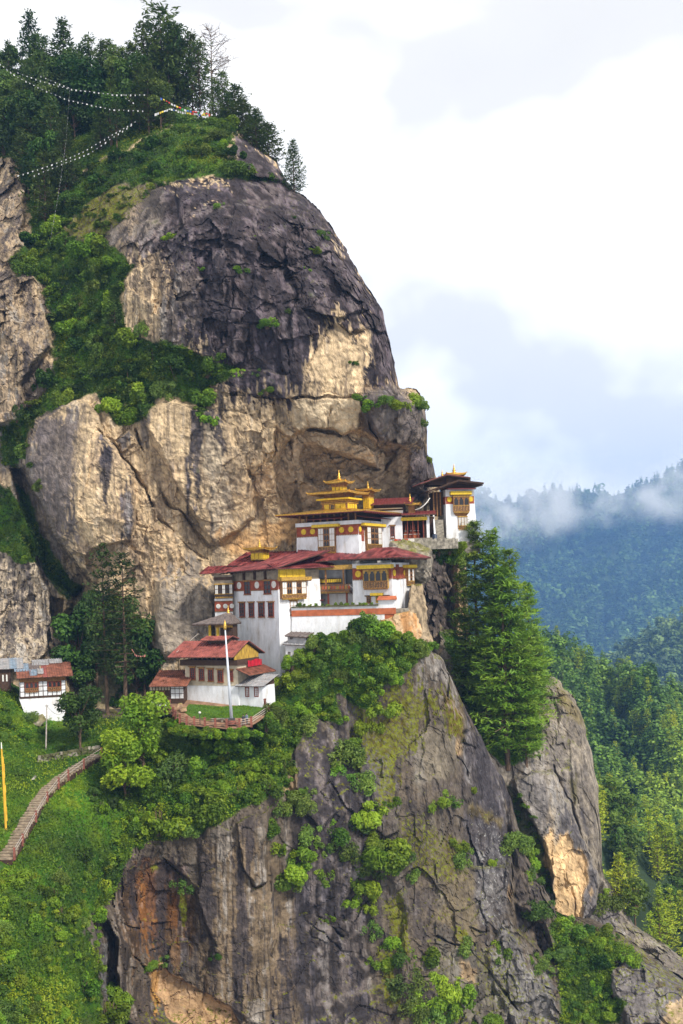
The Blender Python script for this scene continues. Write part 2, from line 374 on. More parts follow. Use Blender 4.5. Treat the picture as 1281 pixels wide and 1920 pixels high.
        g = np.array(GRASS) * 0.55 * (0.75 + 0.9 * np.clip(n1 + .4 * n2 + .2, 0, 1))[:, None] * np.array([1 + 0.5 * n2, 1 + 0 * n2, 1 + 0 * n2]).T.clip(0.5, 1.8)  # ground green darkened to stand for soil and the shade between plants
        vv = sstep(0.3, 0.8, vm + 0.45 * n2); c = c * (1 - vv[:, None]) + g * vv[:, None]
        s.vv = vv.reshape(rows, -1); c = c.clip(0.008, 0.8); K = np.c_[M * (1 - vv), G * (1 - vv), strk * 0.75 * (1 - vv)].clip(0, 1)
        V = P; cc = c; n = len(s.xs)
        F = []
        idx = np.arange(rows * n).reshape(rows, n)
        F.append(np.c_[idx[:-1, :-1].ravel(), idx[1:, :-1].ravel(), idx[1:, 1:].ravel(), idx[:-1, 1:].ravel()])
        prev = idx[0]; top = P[:n]; base_n = rows * n
        for k_, (bk, dr) in enumerate(zip(back, drop)):
            q = top + np.array((0, bk, -dr)) + np.c_[-0.25 * bk * np.ones(n), np.zeros(n), 0.3 * pn(top * 0.3, seed + 40 + k_)]
            V = np.r_[V, q]; cc = np.r_[cc, cc[:n]]; K = np.r_[K, K[:n]]; cur = base_n + np.arange(n); base_n += n
            F.append(np.c_[cur[:-1], prev[:-1], prev[1:], cur[1:]]); prev = cur
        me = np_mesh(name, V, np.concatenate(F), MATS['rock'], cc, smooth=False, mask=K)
        s.obj = tag(link(name, me), kind='structure')
    def locate(s, px, py):
        """nearest built point of the face and its normal"""
        j = int(np.clip(np.searchsorted(s.xs, px), 0, len(s.xs) - 1)); t = s.t[j]
        i = int(np.clip(round((py - t) / (s.bottom - t) * (s.rows - 1)), 0, s.rows - 1))
        return Vector(s.P[i, j]), Vector(s.N[i, j]), s.vv[i, j]

rock_material()
V_TOP = [(60, 450), (95, 400), (150, 320), (250, 280), (330, 225), (440, 222), (425, 290), (520, 345), (470, 335), (400, 330), (300, 340), (215, 350), (160, 390), (110, 440)]
V_GULLY = [(15, 490), (60, 445), (150, 450), (215, 470), (250, 500), (225, 560), (240, 625), (300, 640), (380, 665), (440, 680), (430, 712), (395, 725), (380, 790), (365, 760), (300, 745), (262, 800), (215, 800), (180, 740), (110, 765), (60, 800), (40, 880), (0, 870), (0, 800), (60, 760), (95, 700), (100, 640), (80, 540)]
V_LEFT = [(-40, 900), (20, 920), (70, 1010), (75, 1060), (30, 1060), (-40, 1010)]
V_FOREST = [(-60, 100), (430, 215), (330, 230), (240, 285), (150, 320), (95, 420), (60, 460), (40, 330), (20, 300), (-60, 290)]
V_PIT = [(130, 1290), (120, 1170), (150, 1110), (200, 1130), (270, 1190), (310, 1290), (330, 1330), (110, 1330)]
def upper_cliff():
    xs = np.unique(np.concatenate([np.arange(-60, 690, 2.3), np.arange(690, 900, 1.5)]))
    T = [(-60, 120), (100, 150), (250, 190), (340, 222), (430, 224), (470, 262), (520, 302), (540, 345), (575, 372), (600, 395), (625, 430), (650, 470), (690, 540), (715, 580), (722, 600), (736, 655), (746, 722), (780, 733), (792, 748), (798, 775), (802, 850), (812, 868), (822, 905), (842, 1003), (862, 1015), (872, 1060), (880, 1150), (884, 1330), (900, 1345)]
    ctrl = [(-60, 130, 292), (100, 150, 285), (250, 190, 262), (340, 222, 246), (430, 225, 243), (520, 300, 233), (0, 300, 262), (150, 300, 245), (300, 300, 231), (430, 300, 227), (0, 420, 243), (150, 430, 230), (300, 400, 218), (500, 400, 216), (620, 440, 218), (0, 600, 224), (120, 600, 224), (250, 560, 213), (450, 550, 207), (600, 550, 207), (690, 560, 210),
            (0, 800, 222), (120, 800, 214), (250, 750, 211), (450, 720, 208), (600, 720, 207), (740, 720, 210), (0, 1000, 222), (150, 950, 209), (300, 900, 210), (450, 880, 211), (600, 850, 212), (720, 850, 215), (800, 850, 219), (0, 1230, 214), (150, 1150, 215), (300, 1100, 213), (450, 1000, 217), (600, 980, 222), (750, 950, 225), (850, 1000, 231), (400, 1250, 209), (600, 1200, 216), (860, 1200, 229), (860, 1290, 229), (-60, 1290, 212), (200, 1290, 207)]
    dome = [(414, 735), (493, 744), (565, 740), (623, 745), (680, 739), (747, 728), (760, 650), (740, 590), (700, 540), (630, 440), (560, 400), (440, 380), (330, 440), (300, 560), (300, 650), (380, 665), (410, 700)]
    boulder = K1((810, 530), (990, 495), (1130, 540), (1180, 660), (1150, 780), (1000, 830), (910, 810), (850, 680))
    leftslab = K2((150, 600), (220, 440), (340, 350), (470, 330), (540, 420), (560, 500), (640, 620), (720, 740), (740, 880), (740, 1000), (720, 1080), (560, 1120), (470, 1180), (380, 1150), (300, 1050), (240, 880), (160, 740))
    midslab = [(402, 773), (431, 800), (455, 862), (472, 903), (475, 965), (440, 1000), (400, 1020), (352, 940), (290, 830), (260, 760), (330, 755)]
    chasm = K2((60, 690), (130, 700), (170, 780), (240, 900), (290, 1040), (360, 1140), (440, 1250), (520, 1330), (400, 1420), (250, 1250), (200, 1050), (120, 900))
    cave = K1((440, 740), (500, 710), (640, 715), (720, 745), (800, 730), (900, 800), (1000, 780), (1080, 860), (1075, 1100), (700, 1130), (460, 1200), (340, 1000), (380, 820))
    deep = K1((500, 800), (600, 830), (700, 850), (760, 860), (850, 900), (900, 930), (700, 960), (580, 1040), (500, 1000), (480, 900))
    nose = K1((500, 720), (720, 750), (820, 800), (900, 830), (900, 920), (800, 885), (700, 850), (600, 825), (520, 790))
    tanp = K1((620, 100), (680, 160), (760, 195), (850, 165), (860, 350), (815, 440), (800, 530), (480, 520), (490, 400), (560, 290), (600, 240), (640, 170))
    block = K1((430, 540), (800, 535), (815, 600), (800, 720), (720, 735), (640, 705), (500, 700), (490, 745), (430, 690))
    slabs = [(dome, -1.7, 5), (K1((855, 170), (950, 190), (1020, 490), (810, 520), (815, 440), (860, 350)), 2.2, 5), (tanp, 0.7, 3), (block, -1.6, 4), (cave, 3.6, 6), (deep, 3.0, 8), (nose, -3.2, 10), (boulder, -5, 26),
             (midslab, -2.8, 7), (K1((60, 530), (320, 545), (330, 800), (270, 960), (200, 960), (150, 850), (90, 700), (60, 620)), -1.0, 4), (K1((330, 700), (430, 770), (470, 1100), (480, 1190), (360, 1180), (340, 1000), (330, 800)), 1.6, 5),
             (leftslab, -4.5, 8), (K2((630, 540), (700, 490), (745, 560), (660, 610)), -1.4, 3), (chasm, 8, 14),
             ([(-60, 1050), (40, 1000), (70, 1060), (95, 1110), (100, 1200), (70, 1245), (-60, 1250)], -4, 6), ([(95, 1115), (118, 1125), (122, 1245), (93, 1245)], 5, 6),
             ([(-60, 440), (20, 300), (45, 350), (40, 450), (80, 560), (95, 650), (40, 720), (40, 790), (-60, 800)], -5, 14), ([(290, 1090), (340, 1080), (400, 1100), (400, 1220), (310, 1230), (290, 1180)], -2.5, 16),
             ([(800, 1010), (850, 1010), (858, 1120), (858, 1210), (800, 1215), (790, 1100)], 6, 10), ([(425, 228), (470, 262), (525, 310), (540, 345), (470, 325), (425, 290)], -2.5, 6)]
    slabs += [(V_PIT, 6, 30), ([(440, 380), (560, 400), (600, 470), (500, 500), (430, 450)], -1.6, 4), ([(300, 450), (400, 470), (420, 560), (330, 565)], 1.4, 4), ([(560, 500), (650, 500), (690, 580), (640, 600), (570, 580)], -1.5, 4), ([(380, 600), (500, 610), (540, 700), (420, 690)], 1.2, 4), ([(480, 500), (560, 500), (570, 580), (600, 630), (520, 640), (470, 580)], -1.1, 3), ([(330, 350), (430, 340), (440, 440), (350, 450)], -1.4, 5), ([(600, 430), (640, 440), (700, 540), (650, 500)], 1.6, 4)]
    grooves = [(K2((540, 480), (600, 560), (680, 660), (740, 720), (840, 890)), 4.0, 4.5), (K2((740, 500), (800, 640), (850, 770), (920, 870), (1020, 950), (1100, 1080), (1150, 1120)), 3.6, 4.5), (K2((880, 950), (960, 1040), (1030, 1130), (1130, 1200)), 2, 3),
               (K2((750, 1000), (840, 1020), (900, 1050)), 1.2, 2.5), (K2((715, 1100), (800, 1180), (880, 1250)), 3, 5), (K2((735, 870), (750, 960), (720, 1070)), 1.8, 3.5), (K1((-10, 500), (270, 535), (480, 525), (650, 540), (810, 520)), 1.6, 2.5),
               (K1((485, 540), (500, 620), (520, 690)), 1.6, 3), (K1((640, 600), (615, 700)), 1, 2), (K1((220, 560), (260, 700), (275, 850), (270, 960)), 1.8, 3), (K1((320, 550), (330, 700), (340, 1000), (350, 1180)), 1.6, 3), (K1((850, 640), (900, 800), (920, 830)), 3, 5), (K1((910, 840), (1000, 870), (1080, 860)), 1.6, 2.5),
               (K1((60, 620), (150, 620), (230, 625)), 1, 2), (K1((400, 840), (430, 980), (470, 1090)), -1.2, 3), (K1((700, 100), (690, 160), (760, 195), (860, 160)), 1.4, 3), ([(300, 345), (400, 335), (470, 335), (560, 400)], 1.0, 3), ([(430, 505), (500, 500), (560, 505), (600, 470)], 1.8, 3), ([(310, 570), (400, 565), (470, 585)], 1.5, 3), ([(560, 400), (575, 480), (560, 560), (585, 640)], 1.5, 3), ([(430, 350), (420, 450), (440, 540), (420, 640)], 1.2, 3), ([(500, 600), (540, 660), (545, 735)], 1.4, 3), ([(650, 500), (680, 580), (700, 620)], 1.6, 3)]
    dk = [(195, 450), (230, 380), (300, 340), (440, 322), (428, 215), (540, 290), (600, 360), (640, 430), (705, 540), (740, 590), (760, 660), (770, 730), (690, 742), (560, 747), (490, 750), (415, 738), (395, 700), (385, 668), (330, 655), (300, 640), (295, 560), (330, 490), (235, 470)]
    paints = [(dk, (0.021, 0.017, 0.023), 5, 0.97, 0.4), (tanp, TAN, 4, 0.97, 0.3), ([(221, 484), (300, 484), (298, 640), (240, 630)], TAN, 14, 0.9, 0.8), ([(300, 500), (372, 490), (365, 620), (330, 640), (300, 640)], (0.15, 0.12, 0.1), 14, 0.6, 0.9),
              ([(215, 380), (250, 380), (290, 385), (285, 410), (230, 415)], TAN, 8, 0.7, 0.5), ([(175, 390), (300, 335), (315, 480), (225, 482), (190, 455)], (0.06, 0.047, 0.045), 12, 0.9, 0.5), ([(110, 455), (140, 385), (215, 335), (300, 330), (310, 420), (225, 470), (150, 470)], (0.06, 0.05, 0.042), 14, 0.9, 0.2), ([(100, 455), (140, 375), (215, 340), (300, 345), (240, 400), (190, 455)], MOSS, 16, 0.75, 0), ([(228, 395), (262, 388), (258, 430), (232, 428)], (0.33, 0.25, 0.17), 8, 0.7, 0.6), (boulder, (0.10, 0.085, 0.085), 6, 0.9, 0.2), (K1((1075, 840), (1140, 790), (1240, 880), (1180, 1120), (1080, 1120)), (0.06, 0.05, 0.055), 6, 0.95, 0.2), (K1((815, 540), (860, 600), (920, 800), (860, 760), (800, 700)), DARK, 6, 0.8, 0.2),
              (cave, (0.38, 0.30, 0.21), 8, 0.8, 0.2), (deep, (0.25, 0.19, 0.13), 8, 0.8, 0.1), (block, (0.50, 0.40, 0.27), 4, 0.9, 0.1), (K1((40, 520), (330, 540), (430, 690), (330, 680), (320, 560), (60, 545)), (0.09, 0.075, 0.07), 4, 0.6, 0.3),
              (K2((150, 600), (220, 440), (350, 345), (440, 360), (450, 560), (400, 660), (410, 800), (340, 900), (440, 960), (430, 1090), (300, 1060), (230, 880), (140, 740)), (0.115, 0.10, 0.105), 7, 0.85, 0.35),
              (K2((545, 540), (610, 600), (600, 830), (575, 840), (545, 760)), DARK, 2, 0.9, 0.9), (K2((690, 750), (735, 800), (722, 1040), (662, 1040)), DARK, 2, 0.9, 0.9), (K2((760, 350), (825, 360), (812, 600), (770, 520)), (0.10, 0.09, 0.09), 3, 0.8, 0.5),
              (K2((1030, 400), (1250, 400), (1255, 650), (1215, 640), (1200, 490), (1110, 540), (1095, 860), (1060, 860), (1075, 690), (1040, 700), (1035, 925), (1012, 925)), DARK, 2, 0.9, 0.8), (K2((1145, 840), (1168, 850), (1165, 1095), (1140, 1060)), (0.06, 0.055, 0.055), 2, 0.8, 0.5), (K2((1150, 290), (1225, 300), (1225, 390), (1150, 380)), (0.07, 0.06, 0.06), 3, 0.8, 0.3),
              (K2((630, 540), (700, 490), (745, 560), (660, 610)), (0.07, 0.065, 0.07), 2, 0.9, 0.1), (K2((1110, 540), (1200, 500), (1260, 800), (1270, 1050), (1165, 1095), (1150, 850)), (0.50, 0.42, 0.31), 3, 0.6, 0.45),
              ([(-60, 440), (20, 300), (45, 350), (40, 450), (95, 560), (95, 650), (40, 720), (40, 790), (-60, 800)], (0.26, 0.195, 0.13), 10, 0.85, 0.95), ([(40, 690), (100, 650), (110, 760), (40, 800)], DARK, 6, 0.8, 0.5), ([(-60, 780), (40, 790), (50, 880), (-60, 900)], (0.13, 0.12, 0.125), 8, 0.8, 0.3),
              ([(-60, 990), (70, 990), (110, 1100), (125, 1250), (-60, 1260)], (0.33, 0.27, 0.2), 6, 0.9, 1.0), (chasm, (0.11, 0.095, 0.075), 10, 0.85, 0.4), ([(290, 1080), (400, 1080), (440, 1100), (440, 1260), (290, 1240)], (0.22, 0.195, 0.17), 10, 0.8, 0.3),
              ([(400, 1000), (560, 960), (570, 1010), (440, 1045)], (0.42, 0.235, 0.09), 8, 0.7, 0.1), ([(790, 1005), (850, 1005), (856, 1210), (790, 1220)], (0.065, 0.055, 0.055), 6, 0.9, 0.3), ([(856, 1060), (873, 1060), (878, 1210), (856, 1210)], (0.40, 0.27, 0.14), 3, 0.9, 0.4), (V_PIT, (0.05, 0.06, 0.03), 14, 0.8, 0.2)]
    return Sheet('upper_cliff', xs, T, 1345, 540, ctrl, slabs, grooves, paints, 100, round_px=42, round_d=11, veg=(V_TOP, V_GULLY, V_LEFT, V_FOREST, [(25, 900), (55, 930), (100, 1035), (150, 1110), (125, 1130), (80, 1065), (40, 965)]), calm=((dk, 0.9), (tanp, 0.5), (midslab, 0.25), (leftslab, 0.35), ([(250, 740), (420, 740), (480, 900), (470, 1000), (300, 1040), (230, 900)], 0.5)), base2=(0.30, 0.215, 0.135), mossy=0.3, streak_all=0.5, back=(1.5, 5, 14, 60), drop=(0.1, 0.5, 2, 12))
V_SLOPE = [(-60, 1240), (30, 1280), (130, 1340), (330, 1340), (500, 1330), (545, 1250), (560, 1200), (690, 1160), (790, 1180), (815, 1215), (770, 1260), (720, 1290), (705, 1335), (680, 1330), (630, 1300), (640, 1360), (590, 1345), (550, 1400), (540, 1480), (490, 1500), (440, 1530), (380, 1565), (300, 1575), (245, 1590), (230, 1650), (195, 1700), (150, 1750), (185, 1800), (195, 1990), (-60, 1990)]
V_LOW = K5((590, 760), (700, 740), (800, 800), (900, 810), (960, 860), (1080, 950), (1050, 1000), (930, 950), (910, 1120), (980, 1180), (940, 1281), (650, 1281), (640, 1100), (600, 960))
def lower_cliff():
    xs = np.arange(-60, 1345, 2.4)
    T = [(-60, 1250), (30, 1288), (60, 1330), (130, 1347), (200, 1335), (290, 1328), (330, 1345), (440, 1352), (500, 1335), (530, 1275), (560, 1228), (620, 1198), (690, 1186), (740, 1190), (775, 1198), (802, 1208), (830, 1235), (850, 1280), (880, 1340), (950, 1470), (975, 1560), (1000, 1625), (1050, 1722), (1100, 1738), (1150, 1745), (1190, 1768), (1240, 1806), (1281, 1838), (1345, 1880)]
    ctrl = [(-60, 1260, 196), (0, 1300, 190), (0, 1400, 175), (0, 1500, 160), (0, 1620, 147), (0, 1760, 133), (0, 1920, 122), (100, 1350, 190), (100, 1420, 176), (100, 1520, 160), (100, 1650, 149), (100, 1800, 139), (100, 1980, 130), (180, 1420, 176), (190, 1600, 160), (180, 1750, 150), (190, 1950, 142),
            (300, 1335, 188), (260, 1420, 178), (330, 1400, 178), (250, 1560, 168), (240, 1700, 168), (250, 1900, 165), (400, 1400, 178), (430, 1362, 180), (430, 1500, 172), (400, 1600, 171.5), (400, 1750, 171), (400, 1950, 169), (520, 1350, 186), (550, 1400, 183), (540, 1480, 178), (560, 1700, 177), (600, 1950, 173), (560, 1225, 190), (620, 1195, 189.5), (700, 1190, 189), (780, 1195, 191), (700, 1280, 188.5), (640, 1330, 188), (700, 1450, 186), (800, 1290, 191), (800, 1500, 187), (700, 1700, 182), (880, 1450, 193), (940, 1480, 197), (900, 1650, 189), (830, 1800, 181), (1000, 1720, 188), (950, 1900, 178), (1100, 1760, 188), (1100, 1900, 180), (1250, 1850, 184), (1345, 1950, 180), (1000, 1980, 175)]
    scoop = K3((190, 850), (260, 940), (350, 930), (470, 1020), (600, 1080), (700, 1140), (780, 1260), (500, 1260), (370, 1180), (300, 1010))
    alcove = K3((150, 440), (330, 330), (350, 350), (500, 520), (520, 700), (480, 900), (350, 920), (200, 860), (110, 700), (110, 580))
    gully = K3((-10, 700), (60, 690), (110, 780), (120, 1000), (140, 1180), (220, 1260), (100, 1260), (60, 1080), (30, 850))
    dslab = K4((90, 580), (200, 500), (300, 580), (330, 660), (270, 800), (220, 900), (320, 1000), (230, 1100), (140, 1000), (90, 880))
    rface = K4((960, 600), (1060, 540), (1200, 880), (1250, 1300), (1000, 1300), (1000, 900), (950, 760))
    pale = K5((240, 930), (330, 760), (420, 850), (560, 1000), (660, 1300), (420, 1300), (300, 1100))
    rb = K5((900, 1000), (1000, 930), (1150, 1010), (1300, 1100), (1300, 1300), (1000, 1300), (920, 1120))
    slabs = [(scoop, 1.3, 3), (alcove, 0.5, 14), (gully, 6, 8), (dslab, -1.2, 4), (rface, 1.6, 8), (pale, -1.0, 8), (rb, -3, 14), (K4((215, 900), (260, 840), (290, 900), (265, 950)), -1, 2), (K3((735, 180), (900, 100), (900, 480), (840, 510), (770, 400)), -1.2, 4),
             (K5((410, 660), (560, 760), (620, 960), (540, 900), (400, 780)), 3, 8), (K3((610, 0), (900, 0), (930, 480), (900, 1250), (560, 1080), (620, 820), (510, 540)), -0.9, 10), (K4((360, 380), (440, 480), (440, 820), (400, 760)), 1.2, 6), ([(640, 1700), (700, 1600), (760, 1700), (740, 1990), (560, 1990)], 1.6, 20)]
    grooves = [(K3((350, 350), (420, 440), (510, 540), (560, 680), (620, 820)), 1.4, 3), (K3((950, 480), (1030, 580), (1160, 670), (1290, 770)), 1.5, 2.5), (K3((915, 450), (920, 700), (915, 1240)), 1.6, 3), (K3((960, 620), (1100, 700), (1281, 830)), 1.0, 2), (K4((960, 640), (935, 720), (985, 800), (1000, 960), (960, 1100)), 1.4, 4), (K4((400, 740), (440, 830), (540, 1020)), 1.4, 4), (K4((0, 760), (60, 900), (30, 1250)), 1.6, 5), (K5((210, 640), (230, 800), (150, 760)), 1.2, 3), (K5((0, 830), (150, 880), (250, 1000), (420, 1200)), 1.8, 4), (K5((350, 130), (390, 350), (380, 560), (370, 640)), 1.4, 4), (K3((770, 400), (840, 510), (890, 490)), 1, 2.5)]
    paints = [(K3((560, 250), (900, 200), (1050, 500), (1060, 1260), (560, 1260), (520, 700)), (0.20, 0.145, 0.092), 16, 0.9, 1.0), ([(560, 1380), (640, 1360), (690, 1500), (700, 1990), (560, 1990), (545, 1600)], (0.040, 0.033, 0.032), 14, 0.9, 0.8), (alcove, (0.10, 0.058, 0.03), 10, 0.9, 0.9), (K3((220, 420), (310, 430), (330, 640), (300, 800), (230, 760)), RUST, 6, 0.8, 0.5), (K3((370, 540), (430, 560), (430, 740), (380, 700)), RUST, 6, 0.7, 0.4), (K3((430, 560), (460, 560), (455, 740), (435, 740)), MOSS, 2, 0.9, 0), (K3((290, 400), (330, 400), (320, 440), (295, 440)), (0.2, 0.22, 0.02), 2, 0.8, 0),
              (scoop, (0.42, 0.27, 0.145), 2, 0.97, -0.12), (K3((290, 960), (340, 960), (330, 1120), (300, 1120)), (0.5, 0.25, 0.05), 2, 0.6, 0.4), (K3((100, 600), (140, 560), (200, 860), (260, 1000), (330, 1240), (180, 1250), (110, 900)), (0.09, 0.065, 0.045), 6, 0.8, 0.5), (K3((0, 780), (60, 800), (110, 1000), (110, 1130), (50, 1050)), (0.26, 0.245, 0.235), 4, 0.9, 0.4),
              (dslab, (0.055, 0.045, 0.043), 4, 0.9, 0.5), (K4((30, 760), (95, 780), (90, 900), (30, 930)), OCHRE, 3, 0.9, 0.2), (K4((340, 380), (440, 500), (540, 540), (600, 800), (560, 1100), (440, 900), (400, 780)), (0.12, 0.105, 0.11), 6, 0.8, 0.4),
              (K4((440, 480), (560, 440), (590, 330), (720, 310), (850, 380), (980, 480), (950, 640), (870, 600), (820, 480), (740, 560), (660, 680), (610, 900), (560, 1010), (520, 900), (540, 700), (450, 720)), MOSS, 8, 0.75, 0.3), (K4((720, 600), (860, 520), (930, 640), (920, 830), (720, 840)), (0.22, 0.185, 0.135), 8, 0.8, 0.2), (K4((860, 380), (960, 470), (960, 640), (880, 560)), (0.19, 0.11, 0.015), 6, 0.6, 0.1), (K4((940, 640), (965, 680), (950, 740), (932, 720)), OCHRE, 2, 0.9, 0.1),
              (rface, (0.07, 0.062, 0.066), 6, 0.85, 0.7), (K4((820, 150), (880, 220), (960, 400), (900, 400), (830, 260), (700, 400), (760, 250)), (0.33, 0.30, 0.27), 6, 0.7, 0.3), (K4((620, 1000), (760, 980), (960, 1180), (900, 1281), (640, 1281)), MOSS, 14, 0.5, 0.2), (K4((1010, 970), (1180, 1060), (1190, 1100), (1000, 1020)), (0.09, 0.065, 0.015), 6, 0.7, 0.1),
              (K5((0, 180), (60, 300), (180, 500), (200, 800), (0, 830)), (0.19, 0.15, 0.09), 10, 0.7, 0.3), (K5((160, 330), (360, 330), (370, 700), (200, 780)), (0.17, 0.16, 0.165), 8, 0.7, 0.6), (K5((355, 560), (385, 600), (380, 650), (360, 640)), OCHRE, 2, 0.8, 0), (pale, (0.23, 0.215, 0.205), 12, 0.85, 0.4), (K5((0, 830), (240, 930), (300, 1100), (420, 1300), (0, 1300)), (0.21, 0.19, 0.15), 10, 0.6, 0.4), (K5((110, 940), (200, 1000), (190, 1080), (120, 1040)), OCHRE, 4, 0.8, 0.2), (rb, (0.22, 0.20, 0.195), 6, 0.85, 0.5), (K5((1150, 1300), (1195, 1185), (1300, 1140), (1300, 1300)), (0.5, 0.36, 0.21), 3, 0.9, 0.1), (K5((80, 770), (140, 760), (170, 870), (110, 890)), MOSS, 5, 0.8, 0), ([(690, 1150), (790, 1150), (790, 1195), (745, 1195), (690, 1185)], EARTH, 4, 0.9, 0.05), ([(700, 1770), (740, 1780), (760, 1900), (720, 1880)], MOSS, 8, 0.75, 0.1), ([(745, 1560), (800, 1540), (870, 1570), (880, 1640), (820, 1660), (760, 1640)], MOSS, 16, 0.6, 0.1), ([(720, 1690), (760, 1680), (775, 1790), (740, 1800)], MOSS, 10, 0.8, 0.1), ([(650, 1280), (690, 1300), (700, 1420), (675, 1480), (655, 1400)], MOSS, 10, 0.6, 0.1), ([(550, 1330), (600, 1340), (590, 1400), (555, 1400)], MOSS, 10, 0.45, 0.1), ([(870, 1760), (960, 1790), (1000, 1900), (920, 1900)], MOSS, 18, 0.5, 0.1), ([(830, 1820), (870, 1840), (890, 1930), (800, 1930)], MOSS, 14, 0.6, 0.1)]
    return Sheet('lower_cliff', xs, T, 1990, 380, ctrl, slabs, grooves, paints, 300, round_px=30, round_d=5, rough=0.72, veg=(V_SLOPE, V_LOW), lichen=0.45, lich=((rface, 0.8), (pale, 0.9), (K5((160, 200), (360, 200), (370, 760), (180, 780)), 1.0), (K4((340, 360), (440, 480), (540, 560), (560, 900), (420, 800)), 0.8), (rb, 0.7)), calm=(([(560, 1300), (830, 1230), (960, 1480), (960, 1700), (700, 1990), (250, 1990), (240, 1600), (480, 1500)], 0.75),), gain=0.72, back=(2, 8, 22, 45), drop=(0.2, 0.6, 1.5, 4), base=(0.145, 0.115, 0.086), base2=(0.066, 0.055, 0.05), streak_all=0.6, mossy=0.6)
V_PINE = [(830, 1190), (880, 1200), (1000, 1240), (1035, 1275), (1010, 1330), (1020, 1400), (970, 1440), (940, 1440), (880, 1340)]
def pinnacle_cliff():
    xs = np.unique(np.concatenate([np.arange(825, 1060, 2.6), np.arange(1060, 1180, 1.7), np.arange(1180, 1350, 3)]))
    T = [(825, 1180), (870, 1200), (900, 1225), (960, 1262), (1020, 1266), (1040, 1268), (1060, 1290), (1078, 1312), (1092, 1345), (1112, 1425), (1122, 1480), (1127, 1560), (1132, 1640), (1160, 1682), (1190, 1735), (1240, 1765), (1281, 1795), (1350, 1840)]
    ctrl = [(840, 1220, 228), (880, 1250, 224), (940, 1400, 208), (960, 1300, 222), (1020, 1280, 224), (1060, 1320, 219), (1080, 1450, 213), (1000, 1450, 209), (1000, 1600, 205), (960, 1500, 208), (1080, 1600, 208), (1100, 1700, 206), (1150, 1720, 206), (1200, 1800, 201), (950, 1700, 205), (1300, 1900, 195), (1000, 1900, 196), (1340, 1860, 202)]
    front = K5((390, 20), (480, -20), (610, -30), (690, 170), (770, 320), (830, 500), (840, 660), (760, 740), (620, 740), (600, 560), (545, 330), (450, 150))
    tanp = K5((545, 330), (600, 270), (620, 330), (650, 290), (690, 280), (710, 360), (760, 380), (772, 500), (765, 700), (740, 800), (620, 740), (610, 560), (545, 430))
    slabs = [(front, -2.6, 5), (K5((690, -200), (840, -60), (860, 480), (830, 500), (770, 320), (700, 160)), -0.6, 6), (tanp, 0.5, 3), (K5((340, 60), (390, 60), (560, 330), (610, 640), (560, 900), (480, 560), (400, 260)), 1.6, 8)]
    grooves = [(K5((610, -60), (650, 60), (700, 170), (770, 320), (790, 380)), 1.8, 3), (K5((700, 560), (720, 700), (760, 740)), 1, 2), (K5((620, 640), (640, 740)), 1, 2.5), ([(1035, 1290), (1050, 1350), (1045, 1420)], 1.6, 5), (K5((690, 60), (720, 120)), 1.0, 4), (K5((530, 430), (600, 560), (620, 700)), 2, 3)]
    paints = [(front, (0.26, 0.235, 0.215), 4, 0.9, 0.6), (K5((620, 120), (700, 170), (780, 330), (840, 500), (830, 700), (775, 690), (770, 400), (690, 310), (620, 300)), (0.115, 0.105, 0.11), 4, 0.85, 0.5), (tanp, (0.66, 0.45, 0.235), 4, 0.97, 0.25), (K5((560, 100), (610, 100), (620, 290), (560, 290)), (0.40, 0.32, 0.22), 6, 0.7, 0.6), (K5((800, 560), (820, 580), (815, 620), (795, 600)), OCHRE, 3, 0.9, 0), ([(1040, 1262), (1090, 1330), (1100, 1370), (1060, 1330)], (0.17, 0.13, 0.03), 6, 0.6, 0.1), (K5((680, 0), (740, 0), (700, 120), (670, 100)), (0.09, 0.08, 0.03), 5, 0.8, 0.1), (K5((840, 600), (920, 620), (990, 860), (860, 800), (780, 780)), (0.22, 0.20, 0.2), 8, 0.8, 0.5), (K5((340, 60), (390, 60), (540, 330), (600, 600), (480, 560), (400, 260)), (0.06, 0.07, 0.03), 6, 0.9, 0.1)]
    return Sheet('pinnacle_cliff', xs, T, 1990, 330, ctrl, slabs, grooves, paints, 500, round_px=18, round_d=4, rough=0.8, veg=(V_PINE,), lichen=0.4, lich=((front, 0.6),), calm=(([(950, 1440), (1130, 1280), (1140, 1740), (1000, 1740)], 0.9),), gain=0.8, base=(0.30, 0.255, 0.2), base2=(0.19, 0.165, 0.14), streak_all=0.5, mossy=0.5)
UP = upper_cliff(); LO = lower_cliff(); PI_ = pinnacle_cliff()
